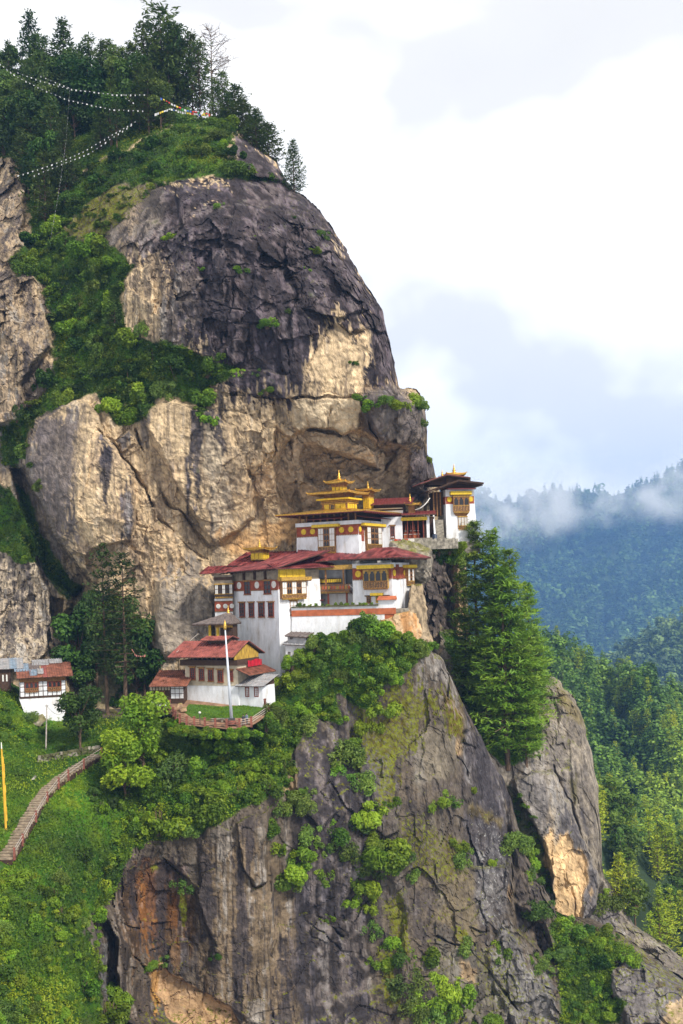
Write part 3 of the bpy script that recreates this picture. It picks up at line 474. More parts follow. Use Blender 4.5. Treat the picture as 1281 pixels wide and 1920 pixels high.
# ------------------------------------------------------------------ foliage
leaf_material('leaf_shrub', 0.018, 0.38, 0.35); leaf_material('leaf_needle', 0.015, 0.28, 0.25); leaf_material('leaf_forest', 0.02, 0.3, 0.2); leaf_material('leaf_cover', 0.0, 0.0, 0.35)
BARK = mat('bark', (0.13, 0.085, 0.055), 0.9, 0.5, 3.0, 0.8, 6, stretch=(3, 3, 0.5)); BARK_PALE = mat('bark_pale', (0.2, 0.17, 0.14), 0.9, 0.4, 3.0, 0.6, 6)
def rnd(seed): return np.random.RandomState(seed)
def unit(a): return a / (np.linalg.norm(a, axis=-1, keepdims=True) + 1e-9)
LEAF_TINT = np.array((1.4, 1.18, 0.78))
def leaf_quads(C, D, Nn, L, Wd, col, r, fold=0.25):
    """diamond leaves: centres C, long axes D, facing Nn"""
    D = unit(D); S = unit(np.cross(D, Nn) + 1e-6); U = np.cross(S, D)
    L = np.asarray(L)[:, None] if np.ndim(L) else L; Wd = np.asarray(Wd)[:, None] if np.ndim(Wd) else Wd
    a = C - D * L * .5; b = C + S * Wd * .5 - U * Wd * fold * .5 + D * L * .05; c = C + D * L * .5 - U * L * 0.12; d = C - S * Wd * .5 - U * Wd * fold * .5 + D * L * .05
    V = np.stack([a, b, c, d], 1).reshape(-1, 3); F = np.arange(len(V)).reshape(-1, 4)
    return V, F, np.repeat(col * LEAF_TINT, 4, 0)
def ramp(cols, t):
    cols = np.array(cols); t = np.clip(t, 0, 0.999) * (len(cols) - 1); i = t.astype(int); f = (t - i)[:, None]
    return cols[i] * (1 - f) + cols[i + 1] * f
SHRUB_COLS = [(0.024, 0.058, 0.012), (0.06, 0.135, 0.016), (0.11, 0.215, 0.018), (0.19, 0.30, 0.024)]
def blob_leaves(r, lobes, n, leaf, cols, up=0.55, flat=1.0, aspect=0.55):
    """leaves in the outer shell of several lobes (x, y, z, radius)"""
    lobes = np.array(lobes, float); w = lobes[:, 3] ** 2; k = r.choice(len(lobes), n, p=w / w.sum())
    d = unit(r.normal(size=(n, 3)) + np.array((0, 0, 0.35))); rad = lobes[k, 3] * (1 - 0.45 * r.rand(n) ** 1.6)
    d2 = d * np.array((1, 1, flat)); C = lobes[k, :3] + d2 * rad[:, None]
    nn = unit(d * 0.8 + np.array((0, 0, up)) + 0.55 * r.normal(size=(n, 3))); D = unit(np.cross(nn, r.normal(size=(n, 3))) + 0.35 * d + np.array((0, 0, -0.25)))
    hue = r.rand(len(lobes))[k]; t = 0.18 + 0.5 * hue + 0.3 * r.rand(n) ** 2
    L = leaf * (0.65 + 0.7 * r.rand(n)); return leaf_quads(C, D, nn, L, L * aspect, ramp(cols, t), r)
def shrub_mesh(name, seed, n=1500, leaf=0.2, cols=SHRUB_COLS, lobes_n=15, h=0.95, aspect=0.55):
    r = rnd(seed); lobes = []
    for i in range(lobes_n):
        a = r.rand() * 2 * pi; q = sqrt(r.rand()) * 0.72; lobes.append((q * cos(a), q * sin(a), 0.08 + h * r.rand() ** 1.3 * (1 - q * 0.55), 0.13 + 0.27 * r.rand() ** 1.3))
    V, F, c = blob_leaves(r, lobes, n, leaf, cols, aspect=aspect); return np_mesh(name, V, F, MATS['leaf_shrub'], c)
def stems_mesh(name, seed, n=6, h=0.8, r0=0.035):
    r = rnd(seed); b = MB()
    for i in range(n):
        a = r.rand() * 6.28; b.tube((0.05 * cos(a), 0.05 * sin(a), -0.25), (0.45 * cos(a) * r.rand(), 0.45 * sin(a) * r.rand(), h * (0.6 + 0.4 * r.rand())), r0, r0 * 0.4, 5, False)
    return b.mesh(name, BARK)
FERN_COLS = [(0.07, 0.15, 0.02), (0.13, 0.24, 0.025), (0.20, 0.32, 0.03)]
SHRUBS = [(shrub_mesh('shrub_leaves', 11, 3000, 0.135), stems_mesh('shrub_stems', 11)), (shrub_mesh('shrub_leaves', 12, 2600, 0.15, h=0.6), stems_mesh('shrub_stems', 12)),
          (shrub_mesh('shrub_leaves', 13, 3000, 0.14, [(0.035, 0.085, 0.022), (0.09, 0.175, 0.04), (0.19, 0.28, 0.075)], h=1.0, aspect=0.4), stems_mesh('shrub_stems', 13)),
          (shrub_mesh('shrub_leaves', 14, 2400, 0.16, [(0.016, 0.045, 0.012), (0.03, 0.078, 0.014), (0.05, 0.12, 0.02)]), stems_mesh('shrub_stems', 14)),
          (shrub_mesh('shrub_leaves', 15, 2400, 0.19, FERN_COLS, h=0.5, aspect=0.28), stems_mesh('shrub_stems', 15, 4, 0.5))]
def shrub(loc, size, kind, rz, label, group, sz=1.0, name='shrub'):
    o = empty(name, loc, rz, label, name.replace('_', ' '), group); q = rnd(int(abs(loc[0] * 97 + loc[2] * 131 + rz * 1000)) % 99991); o.scale = (size * q.uniform(.75, 1.3), size * q.uniform(.75, 1.3), size * sz); o.rotation_euler = (q.uniform(-.35, .35), q.uniform(-.35, .35), rz)
    link('foliage', SHRUBS[kind][0], o); link('stem', SHRUBS[kind][1], o); return o
KINDW = ('', 'spreading ', 'grey-green ', 'dark ', 'ferny ')
def in_poly(px, py, poly): return poly_sdf(np.array([px]), np.array([py]), poly)[0] > 0
def scatter(sheet, poly, n, smin, smax, kinds, label, group, seed, gap=0.75, sink=0.08, name='shrub'):
    r = rnd(seed); xs = [p[0] for p in poly]; ys = [p[1] for p in poly]; done = []; tries = 0
    cx_ = r.uniform(min(xs), max(xs), 6000); cy_ = r.uniform(min(ys), max(ys), 6000); ok = poly_sdf(cx_, cy_, poly) > 2
    for px, py in zip(cx_[ok], cy_[ok]):
        if len(done) >= n: break
        p, nr, vv = sheet.locate(px, py); sz = smin + (smax - smin) * r.rand() ** 1.6
        if any((p - q).length < gap * (sz + s2) for q, s2 in done): continue
        done.append((p, sz)); kd = kinds[r.randint(len(kinds))]; shrub(p - Vector((0, 0, sink * sz)) - nr * (0.1 * sz), sz, kd, r.rand() * 6.28, ('large ' if sz > smin + .5 * (smax - smin) else 'small ') + KINDW[kd] + label, group, 0.8 + 0.4 * r.rand(), name)
def clump(sheet, px, py, wpx, kind, label, group, seed, sz=1.0, name='shrub'):
    p, nr, _ = sheet.locate(px, py); s = wpx * 0.5 * p.y / FPX * 2.7
    shrub(p - nr * (0.15 * s) - Vector((0, 0, 0.4 * s)), s, kind, seed * 1.7, ('large ' if wpx > 27 else 'small ') + KINDW[kind] + label + (', lower part' if (py > 1640 or 600 < py < 1000) else ', upper part') + (', left side' if px < 620 else (', right side' if px > 790 else ', centre')), group, sz, name)

def ground_cover(name, sheet, n, seed, lmin, lmax, label, cols, skip=(), only=None, thr=0.55, upright=0.5):
    r = rnd(seed); vv = sheet.vv.ravel(); P = sheet.P.reshape(-1, 3); Nr = sheet.N.reshape(-1, 3); px = sheet.PX.ravel(); py = sheet.PY.ravel()
    w = (vv > thr).astype(float)
    for poly in skip: w *= poly_sdf(px, py, poly) < 0
    if only is not None: w *= poly_sdf(px, py, only) > 0
    k = r.choice(len(P), n, p=w / w.sum()); C = P[k] + r.normal(size=(n, 3)) * np.array((0.25, 0.25, 0.2))
    nn = unit(Nr[k] * 0.5 + np.array((0, 0, upright)) + 0.5 * r.normal(size=(n, 3))); D = unit(np.cross(nn, r.normal(size=(n, 3))) + np.array((0, 0, 0.5)) + 0.4 * Nr[k])
    t = 0.45 + 0.9 * fbm(C * 0.12, 3, seed + 3) + 0.35 * (r.rand(n) - 0.5); L = lmin + (lmax - lmin) * r.rand(n) ** 1.5
    C = C + Nr[k] * 0.15 + np.array((0, 0, 1.0)) * (L * 0.35)[:, None]
    V, F, c = leaf_quads(C, D, nn, L, L * 0.5, ramp(cols, t), r)
    o = link(name, np_mesh(name, V, F, MATS['leaf_cover'], c)); return tag(o, label, 'ground cover', kind='stuff')

def bush_mass(name, sheet, poly, n, smin, smax, seed, label, cols=SHRUB_COLS, leaf=0.22):
    """undergrowth too dense to tell its bushes apart: many small bushes in one mesh"""
    r = rnd(seed); protos = []
    for k in range(5):
        lobes = [(q * cos(a), q * sin(a), 0.05 + 0.7 * r.rand() * (1 - .5 * q), 0.15 + 0.25 * r.rand()) for a, q in zip(r.rand(9) * 6.28, np.sqrt(r.rand(9)) * .7)]; protos.append(blob_leaves(r, lobes, 420, leaf, cols))
    xs = [p[0] for p in poly]; ys = [p[1] for p in poly]; cx_ = r.uniform(min(xs), max(xs), 9000); cy_ = r.uniform(min(ys), max(ys), 9000); ok = np.nonzero(poly_sdf(cx_, cy_, poly) > 0)[0][:n]; Vs, Fs, Cs = [], [], []; off = 0
    for i in ok:
        p, nr, _ = sheet.locate(cx_[i], cy_[i]); V, F, c = protos[r.randint(5)]; s = r.uniform(smin, smax); a = r.rand() * 6.28; w = s * r.uniform(.8, 1.3); X = V[:, 0] * cos(a) - V[:, 1] * sin(a); Y = V[:, 0] * sin(a) + V[:, 1] * cos(a); lean = r.normal(size=2) * .25
        Vs.append(np.c_[X * w + lean[0] * V[:, 2] * s + p.x, Y * w + lean[1] * V[:, 2] * s + p.y - .1 * s, V[:, 2] * s * r.uniform(.7, 1.2) + p.z - .15 * s]); Fs.append(F + off); off += len(V); Cs.append(c * r.uniform(.55, 1.35) * np.array((r.uniform(.8, 1.25), 1, 1)))
    return tag(link(name, np_mesh(name, np.concatenate(Vs), np.concatenate(Fs), MATS['leaf_cover'], np.concatenate(Cs))), label, 'undergrowth', kind='stuff')
# ---- trees
def trunk_mesh(name, H, r0, seed, lean=0.02, limbs=(), material=None):
    r = rnd(seed); b = MB(); pts = []; x = y = 0
    for i in range(7):
        t = i / 6; pts.append(Vector((x, y, H * t - (0.8 if i == 0 else 0)))); x += H * lean * r.normal() * .5; y += H * lean * r.normal() * .5
    for i in range(6): b.tube(pts[i], pts[i + 1], r0 * (1 - i / 6.6), r0 * (1 - (i + 1) / 6.6), 8, False)
    for p0, p1, r1 in limbs: b.tube(p0, p1, r1, r1 * 0.4, 5, False)
    return b.mesh(name, material or BARK, True)
NEEDLE = [(0.028, 0.07, 0.016), (0.065, 0.15, 0.022), (0.12, 0.235, 0.028), (0.18, 0.30, 0.036)]
def conifer(seed, H, R, base, whorls, per, tufts, leaf, cols=NEEDLE, droop=0.25, power=0.8, aspect=0.32, irregular=0.3, matname='leaf_needle', tuft_n=4, r0=None, layer=1.0):
    r = rnd(seed); Cs, Ds, Ns, Ls, Ts = [], [], [], [], []; limbs = []
    for w in range(whorls):
        t = (w + r.rand() * 0.6 * layer) / whorls; z = H * (base + (1 - base) * t); az0 = r.rand() * 6.28; wt = r.rand()
        for k in range(per):
            az = az0 + 6.283 * (k + 0.5 * r.rand()) / per; ln = R * ((1 - t) ** power * (0.92) + 0.07) * (1 - irregular * r.rand())
            if t < 0.15: ln *= 0.55 + 3 * t
            if layer < 1: z = H * (base + (1 - base) * np.clip(t + r.normal() * 0.45 / whorls, 0, 1))
            d = np.array((cos(az), sin(az), 0)); side = np.array((-sin(az), cos(az), 0)); up0 = 0.32 * t - droop * (1 - t)
            limbs.append((Vector((0, 0, z)), Vector(d * ln * 0.7) + Vector((0, 0, z + up0 * ln * 0.6)), 0.012 * H * (1 - t) * 0.35 + 0.02))
            nt_ = max(3, int(tufts * (0.35 + 0.65 * ln / R))); hue = 0.25 * wt + 0.35 * r.rand()
            s = 0.22 + 0.78 * r.rand(nt_) ** 0.7; lat = (r.rand(nt_) - 0.5) * 0.75 * ln * (0.25 + 0.5 * s) * (1.5 if layer < 1 else 1)
            C = np.outer(s * ln, d) + np.outer(lat, side); C[:, 2] += z + up0 * s * ln + 0.16 * ln * s * s - 0.10 * np.abs(lat) + r.normal(size=nt_) * 0.03 * ln * layer
            for q in range(tuft_n):
                Cs.append(C + r.normal(size=(nt_, 3)) * leaf * np.array((.33, .33, .33 * layer))); Ds.append(d * 0.8 + side * np.sign(lat)[:, None] * 0.5 + r.normal(size=(nt_, 3)) * 0.55 + np.array((0, 0, 0.15)))
                Ns.append(np.array((0, 0, 1.0)) + d * 0.3 + r.normal(size=(nt_, 3)) * 0.35); Ls.append(leaf * (0.7 + 0.6 * r.rand(nt_))); Ts.append(hue + 0.28 * s + 0.2 * r.rand(nt_) - 0.05)
    Cs, Ds, Ns, Ls, Ts = map(np.concatenate, (Cs, Ds, Ns, Ls, Ts))
    V, F, c = leaf_quads(Cs, Ds, Ns, Ls, Ls * aspect, ramp(cols, Ts), r)
    return np_mesh('needles', V, F, MATS[matname], c), trunk_mesh('pine_trunk', H * 0.98, r0 or H * 0.012, seed, 0.004, limbs)
def broadleaf(seed, H, R, n, leaf, cols=SHRUB_COLS, crown_lo=0.3, lobes_n=16, flat=0.85):
    r = rnd(seed); lobes = []; limbs = []
    for i in range(lobes_n):
        a = r.rand() * 6.28; t = crown_lo + (1 - crown_lo) * r.rand(); q = sqrt(r.rand()) * R * 0.75 * sin(pi * (0.15 + 0.75 * (t - crown_lo) / (1 - crown_lo))) ** 0.7
        lb = (q * cos(a), q * sin(a), H * t * 0.93, R * (0.24 + 0.2 * r.rand())); lobes.append(lb); limbs.append((Vector((0, 0, H * t * 0.55)), Vector(lb[:3]), 0.02 * R + 0.03))
    V, F, c = blob_leaves(r, lobes, n, leaf, cols, flat=flat)
    return np_mesh('crown_leaves', V, F, MATS['leaf_shrub'], c), trunk_mesh('tree_trunk', H * 0.8, H * 0.02, seed, 0.02, limbs)
def plant(kind, loc, H, label, name, cat, group=None, rz=0.0, wide=1.0, H0=1.0):
    o = empty(name, loc, rz, label, cat, group); s = H / H0; o.scale = (s * wide, s * wide, s)
    link('crown', kind[0], o); link('trunk', kind[1], o); return o
PINE_BIG = [conifer(31, 32, 7.8, 0.10, 25, 6, 24, 0.85, droop=0.16, irregular=0.6, aspect=0.22, tuft_n=4, layer=0.85), conifer(32, 32, 7.2, 0.07, 26, 6, 23, 0.8, droop=0.2, power=0.7, irregular=0.6, aspect=0.22, tuft_n=4, layer=0.85)]
PINE_THIN = conifer(33, 28, 4.6, 0.26, 20, 4, 9, 0.85, [(0.013, 0.032, 0.014), (0.024, 0.055, 0.016), (0.045, 0.085, 0.02)], droop=0.05, power=0.45, irregular=0.6)
FIR = [conifer(34, 20, 5.6, 0.08, 22, 6, 11, 0.8, [(0.018, 0.042, 0.018), (0.038, 0.08, 0.026), (0.075, 0.13, 0.04)], droop=0.2, tuft_n=3), conifer(35, 20, 6.2, 0.12, 17, 5, 12, 0.9, [(0.022, 0.046, 0.016), (0.048, 0.09, 0.024), (0.085, 0.14, 0.036)], droop=0.1, power=0.5, irregular=0.6, tuft_n=3), conifer(36, 20, 5.6, 0.3, 14, 5, 12, 0.9, [(0.018, 0.042, 0.018), (0.04, 0.08, 0.026), (0.08, 0.125, 0.04)], droop=0.0, power=0.3, irregular=0.6, tuft_n=3)]
OAK = [broadleaf(41, 10, 4.2, 3600, 0.52, [(0.014, 0.04, 0.012), (0.028, 0.072, 0.016), (0.05, 0.115, 0.02)]), broadleaf(42, 10, 4.6, 4200, 0.5, [(0.05, 0.13, 0.014), (0.095, 0.21, 0.018), (0.17, 0.30, 0.022), (0.24, 0.33, 0.02)]), broadleaf(43, 14, 5.0, 4200, 0.6, [(0.022, 0.052, 0.018), (0.05, 0.10, 0.03), (0.09, 0.155, 0.04)], crown_lo=0.2)]
def on(sheet, px, py, sink=0.4):
    p, n, _ = sheet.locate(px, py); return p - Vector((0, 0, sink))
def px_height(p, top): return (CY - top) * p.y / FPX * cr - p.z + 0.0
def tree_at(sheet, px, py, top, kind, H0, label, name='pine_tree', cat='tree', group=None, rz=0.0, wide=1.0, sink=0.4, back=0.0):
    p = on(sheet, px, py, sink); p.y += back; rx, rz_ = ray(px, top); H = float(rz_) * p.y - p.z; return plant(kind, p, max(2.0, H), label, name, cat, group, rz, wide, H0)

def plants():
    PB, PT = PINE_BIG, PINE_THIN
    # tall pines on the slope right of the temple
    for i, (x, y, t, k, w, lab) in enumerate([(950, 1432, 1068, 0, 1.35, 'tallest bright green pine, its bare trunk foot above the dark cleft'), (900, 1330, 979, 1, 1.25, 'leftmost tall pine reaching up to the foot of the white tower'), (930, 1355, 998, 0, 1.2, 'tall pine just right of the one touching the white tower'), (962, 1395, 1032, 1, 1.3, 'pine whose tip pokes out against the misty blue mountain'), (995, 1335, 1095, 0, 1.25, 'slim pine on the right flank of the pine cluster by the pinnacle'),
                                             (1006, 1320, 1170, 1, 1.2, 'short bushy pine behind the top of the rock pinnacle'), (872, 1270, 1030, 1, 0.8, 'dark pine against the tan rock pillar under the tower'), (985, 1432, 1225, 0, 1.2, 'low pine at the bottom edge of the cluster above the pinnacle face'), (915, 1420, 1180, 1, 1.1, 'pine leaning over the mossy edge of the lower cliff')]):
        tree_at(PI_, x, y, t, PB[k], 32, lab, 'pine_tree', 'tree', 'tall pines right of the temple', i * 1.3, w)
    # the pair of slender pines at the foot of the tan wall, and what grows behind them
    tree_at(LO, 201, 1340, 1018, PT, 28, 'slender flat-topped pine with bare lower trunk, left of the pair', 'pine_tree', 'tree', 'slender pines between the lower houses', 0.4, 1.0)
    tree_at(LO, 234, 1340, 1036, PT, 28, 'slender pine with hanging moss, right of the pair between lower houses', 'pine_tree', 'tree', 'slender pines between the lower houses', 2.9, 1.25)
    for i, (x, y, t, k, w) in enumerate([(150, 1300, 1140, 0, 1.0), (270, 1310, 1150, 0, 0.9), (180, 1300, 1110, 2, 0.8), (235, 1305, 1120, 2, 0.9), (285, 1290, 1200, 0, 1.0), (130, 1310, 1210, 0, 1.1), (255, 1320, 1210, 0, 1.0)]):
        tree_at(UP, x, y, t, OAK[k], 10 if k < 2 else 14, ('leftmost', 'right-hand', 'tall left', 'tallest middle', 'rightmost low', 'low left', 'low middle')[i] + ' dark leafy tree in the shaded hollow behind the slender pines', 'leafy_tree', 'tree', 'trees in the hollow behind the pines', i, w)
    tree_at(LO, 150, 1405, 1287, OAK[0], 10, 'dense dark green round tree below the half-timbered house', 'round_tree', 'tree', None, 0.5, 1.15)
    tree_at(LO, 268, 1450, 1305, OAK[1], 10, 'bright yellow-green leafy tree at the left end of the yard hedge', 'bright_tree', 'tree', None, 0.2, 1.0)
    tree_at(LO, 235, 1500, 1372, OAK[1], 10, 'smaller bright yellow-green tree just below the larger one', 'bright_tree', 'tree', None, 2.2, 1.1)
    # forest on the skyline and on the wooded slope
    r = rnd(77); g = 'forest trees on the wooded top of the cliff'
    sky_ = [(45, 215, 25, 0, 1.0, 'tall dark fir standing highest at the left of the skyline'), (112, 215, 38, 0, 1.15, 'broad dark fir second from the left on the skyline'), (160, 220, 68, 1, 1.0, None), (190, 230, 80, 0, 1.0, None), (12, 215, 78, 0, 0.9, None), (-12, 230, 100, 1, 1.0, None), (80, 220, 70, 2, 1.0, None), (300, 222, 14, 2, 1.1, 'tallest open-crowned pine at the peak of the skyline'), (268, 222, 42, 1, 1.0, 'ragged pine just left of the tallest skyline pine'), (330, 222, 48, 2, 1.0, None), (243, 225, 82, 1, 1.0, None), (356, 225, 62, 1, 0.9, None), (222, 232, 92, 0, 0.9, None), (312, 226, 75, 1, 1.0, None), (372, 224, 80, 2, 1.0, None), (415, 228, 135, 1, 1.2, 'small fir right of the bare dead tree'), (438, 234, 160, 1, 1.6, None), (455, 250, 185, 1, 1.8, None), (478, 270, 205, 0, 2.0, None), (498, 288, 232, 1, 2.0, None), (425, 230, 175, 0, 1.6, None), (470, 262, 222, 1, 2.0, None), (400, 226, 150, 1, 1.0, None)]
    for i, (x, y, t, k, w, lab) in enumerate(sky_):
        tree_at(UP, x, y + 6, t, FIR[k], 20, lab or ('dark fir', 'ragged conifer', 'open-crowned pine')[k] + ' in the row of trees on the wooded skyline' + (', left end' if x < 120 else (', right end' if x > 395 else ', centre')), 'forest_tree', 'tree', g, i * 2.1, w, back=2 + 5 * r.rand())
    n = 0
    while n < 64:
        x, y = r.uniform(-40, 330), r.uniform(190, 430)
        if not in_poly(x, y, V_FOREST): continue
        k = r.randint(5); h = r.uniform(80, 145); n += 1
        tree_at(UP, x, y, y - h, FIR[k] if k < 3 else OAK[2 if k == 3 else 0], 20 if k < 3 else (14 if k == 3 else 10), ('dark fir', 'ragged conifer', 'open-crowned conifer', 'broad leafy tree', 'small leafy tree')[k] + ' in the forest left of the dome' + (', near the left edge' if x < 90 else (', near the dome' if x > 210 else ', mid slope')), 'forest_tree', 'tree', g, r.rand() * 6, r.uniform(0.95, 1.4) * (1 if k < 3 else 0.8))
    tree_at(UP, 551, 362, 263, FIR[0], 20, 'lone small fir perched on the right shoulder of the dark dome', 'fir_tree', 'tree', None, 0.3, 1.25)
    tree_at(UP, 215, 640, 540, FIR[0], 20, 'conifer on the bushy ledge beside the tan streaked rock', 'fir_tree', 'tree', None, 1.3, 1.3)
    # bare dead tree
    p = on(UP, 396, 226); p.y += 3; rx, rz_ = ray(396, 50); H = float(rz_) * p.y - p.z; b = MB(); tw = MB(); rr = rnd(5); b.tube((0, 0, 0), (-0.2, 0, H * .5), 0.28, 0.18, 7); b.tube((-0.2, 0, H * .5), (0, 0, H), 0.18, 0.04, 6)
    for i in range(60):
        t = 0.42 + 0.56 * rr.rand(); a = rr.rand() * 6.28; ln = H * 0.2 * (0.4 + sin(pi * min(1, (t - .3) * 1.5)) * 0.8) * (0.6 + 0.5 * rr.rand()); q = Vector((0, 0, H * t)); e = q + Vector((cos(a) * ln, sin(a) * ln, ln * (0.25 + 0.3 * rr.rand()))); tw.tube(q, e, 0.07, 0.03, 4, False)
        for j in range(7): s = q.lerp(e, 0.35 + 0.65 * rr.rand()); tw.tube(s, s + Vector(rr.normal(size=3)) * ln * 0.2 + Vector((0, 0, 0.1 * ln)), 0.035, 0.018, 3, False)
    o = empty('dead_tree', p, 0, 'bare leafless dead tree standing on the skyline above the dome', 'tree'); b.build('trunk', BARK_PALE, o); tw.build('branches', BARK, o)
    # shrubs
    scatter(UP, V_TOP, 16, 2.2, 4.2, (0, 2, 3, 3), 'low shrub on the green slope above the dark dome', 'shrubs above the dome', 201)
    scatter(UP, V_GULLY, 42, 2.2, 4.6, (0, 0, 1, 2, 3), 'leafy shrub in the green gully and ledge across the upper cliff', 'shrubs on the gully ledge', 202, 0.55)
    scatter(UP, V_LEFT, 8, 1.3, 2.4, (0, 2), 'shrub on the green strip at the left of the dark chasm', 'shrubs by the chasm', 203)
    scatter(UP, V_PIT, 10, 1.8, 3.0, (3, 0), 'dark shrub in the shaded hollow under the cliff', 'shrubs in the hollow', 204, 0.6)
    scatter(LO, [(545, 1245), (560, 1232), (620, 1200), (690, 1188), (740, 1192), (800, 1205), (812, 1222), (760, 1265), (720, 1290), (700, 1325), (665, 1310), (620, 1290), (560, 1300), (535, 1290)], 28, 2.0, 3.8, (0, 2, 2, 1, 4), 'leafy shrub in the thicket below the temple terrace wall', 'shrubs below the temple', 205, 0.5)
    scatter(LO, [(310, 1372), (520, 1345), (560, 1300), (630, 1310), (600, 1345), (545, 1400), (535, 1480), (470, 1505), (380, 1560), (300, 1572), (240, 1570), (270, 1480)], 36, 2.2, 4.4, (0, 0, 1, 2, 4), 'leafy shrub on the steep bank below the yard fence', 'shrubs below the yard', 206, 0.52)
    scatter(LO, [(170, 1470), (250, 1480), (250, 1580), (230, 1650), (190, 1700), (150, 1640)], 14, 1.2, 2.4, (3, 0, 1), 'low shrub on the slope right of the stairway', 'shrubs beside the stairway', 207, 0.55)
    scatter(LO, [(-20, 1650), (60, 1640), (150, 1660), (200, 1720), (180, 1800), (195, 1930), (-20, 1940)], 32, 1.2, 2.7, (0, 1, 2, 4, 0), 'leafy shrub on the slope in the bottom left corner', 'shrubs in the bottom left corner', 208, 0.55)
    scatter(LO, [(-20, 1290), (50, 1320), (80, 1350), (70, 1400), (-20, 1400)], 9, 1.2, 2.2, (0, 2), 'leafy shrub on the bank below the half-timbered house', 'shrubs below the half-timbered house', 209, 0.55)
    scatter(LO, V_LOW, 16, 1.5, 3.0, (0, 1, 3), 'leafy shrub in the green patch at the foot of the pinnacle', 'shrubs at the foot of the pinnacle', 210, 0.5)
    scatter(PI_, V_PINE, 10, 1.6, 2.8, (3, 0, 2), 'undergrowth shrub among the tall pines', 'shrubs under the pines', 211, 0.5)
    g = 'shrub clumps clinging to the lower cliff face'
    for i, (x, y, w) in enumerate([(645, 1420, 36), (652, 1390, 30), (640, 1445, 26), (570, 1500, 28), (575, 1592, 38), (560, 1615, 30), (540, 1650, 30), (522, 1652, 22), (620, 1560, 34), (612, 1590, 26), (680, 1520, 38), (692, 1495, 30), (665, 1545, 30), (700, 1600, 48), (725, 1590, 38), (690, 1625, 34), (655, 1690, 26), (672, 1650, 30), (745, 1600, 26), (825, 1490, 28), (850, 1500, 22), (870, 1605, 28), (855, 1580, 24), (610, 1722, 16), (700, 1740, 30), (722, 1765, 26), (742, 1790, 30), (760, 1850, 34), (830, 1830, 42), (842, 1870, 46), (870, 1780, 24), (800, 1855, 36), (815, 1790, 26), (960, 1580, 30), (982, 1560, 24), (992, 1602, 22), (1016, 1705, 26), (1000, 1790, 22), (935, 1785, 24), (1020, 1815, 24), (900, 1900, 30), (548, 1482, 26), (520, 1522, 26), (545, 1440, 22), (505, 1555, 24), (770, 1640, 18), (690, 1355, 34), (710, 1320, 30), (1140, 1700, 26), (1132, 1668, 18), (1000, 1640, 24), (1060, 1735, 26), (885, 1480, 14), (925, 1610, 14), (300, 1800, 18), (270, 1812, 16), (402, 1795, 12), (345, 1660, 24), (200, 1860, 40), (190, 1900, 40), (665, 1470, 30), (705, 1560, 34), (735, 1620, 30), (650, 1600, 26), (688, 1690, 30), (710, 1800, 26), (780, 1890, 36), (860, 1850, 34), (600, 1640, 24), (585, 1560, 26), (730, 1500, 22), (530, 1590, 26), (820, 1900, 36)]):
        clump(LO if x < 1125 else PI_, x, y, w, (2, 4, 0, 2, 4, 1)[i % 6], 'shrub clump on the bare lower cliff', g, i)
    for i, (x, y, w) in enumerate([(499, 608, 18), (540, 583, 11), (745, 748, 26), (765, 742, 26), (782, 755, 22), (790, 790, 16), (803, 858, 16), (661, 678, 12), (500, 730, 14), (480, 702, 16), (440, 690, 26), (380, 775, 26), (60, 870, 22), (75, 905, 18), (320, 440, 14), (375, 500, 10), (450, 505, 14), (600, 440, 16), (590, 465, 14), (570, 505, 12), (545, 405, 10), (410, 385, 14), (470, 440, 10), (680, 745, 14), (700, 755, 18), (720, 750, 18)]):
        clump(UP, x, y, w, (0, 2, 4, 1)[i % 4], 'green tuft on the bare upper cliff', 'tufts on the upper cliff', i, 0.8, 'grass_tuft')
    for i, (x, y, Y, w) in enumerate([(822, 1026, 213, 34), (843, 1022, 213.5, 36), (862, 1020, 214, 34), (834, 1045, 215, 30), (855, 1048, 215, 34), (872, 1040, 215, 34), (640, 1188, 190, 40), (665, 1175, 190.5, 46), (690, 1168, 190.5, 52), (715, 1178, 190, 46), (735, 1188, 189.5, 40), (612, 1196, 190, 36), (590, 1205, 190, 34), (755, 1200, 189.5, 34), (570, 1222, 189.5, 34), (548, 1240, 188.5, 34), (515, 1338, 178, 40), (500, 1352, 176, 40), (528, 1322, 181, 38)]):
        p = at(x, y, Y); q = w * .5 * Y / FPX * 1.5; shrub(p - Vector((0, 0, q * .45)), q, (2, 0, 4, 0)[i % 4], i * 1.9, ('leafy shrub hanging under the tower ledge' if i < 6 else 'leafy shrub reaching up against the white terrace wall' + (', left end' if x < 600 else (', right end' if x > 700 else ', middle'))), 'shrubs against the masonry', 1.0)
    DK = [(0.014, 0.034, 0.010), (0.034, 0.08, 0.014), (0.07, 0.14, 0.018), (0.125, 0.20, 0.024)]
    bush_mass('undergrowth', UP, V_GULLY, 190, 0.8, 2.2, 301, 'tangled undergrowth filling the green gully and ledge', DK); bush_mass('undergrowth', UP, V_TOP, 110, 0.8, 2.0, 302, 'tangled undergrowth on the slope above the dark dome', DK)
    bush_mass('undergrowth', UP, [(105, 455), (140, 385), (215, 345), (320, 340), (240, 400), (190, 455)], 55, 0.5, 1.5, 306, 'low scrub on the mossy left shoulder of the dome', DK)
    bush_mass('undergrowth', PI_, [(958, 1465), (972, 1480), (1010, 1560), (1030, 1640), (1040, 1710), (1015, 1700), (985, 1600), (960, 1520)], 46, 0.5, 1.3, 307, 'ferns and scrub filling the cleft beside the pinnacle')
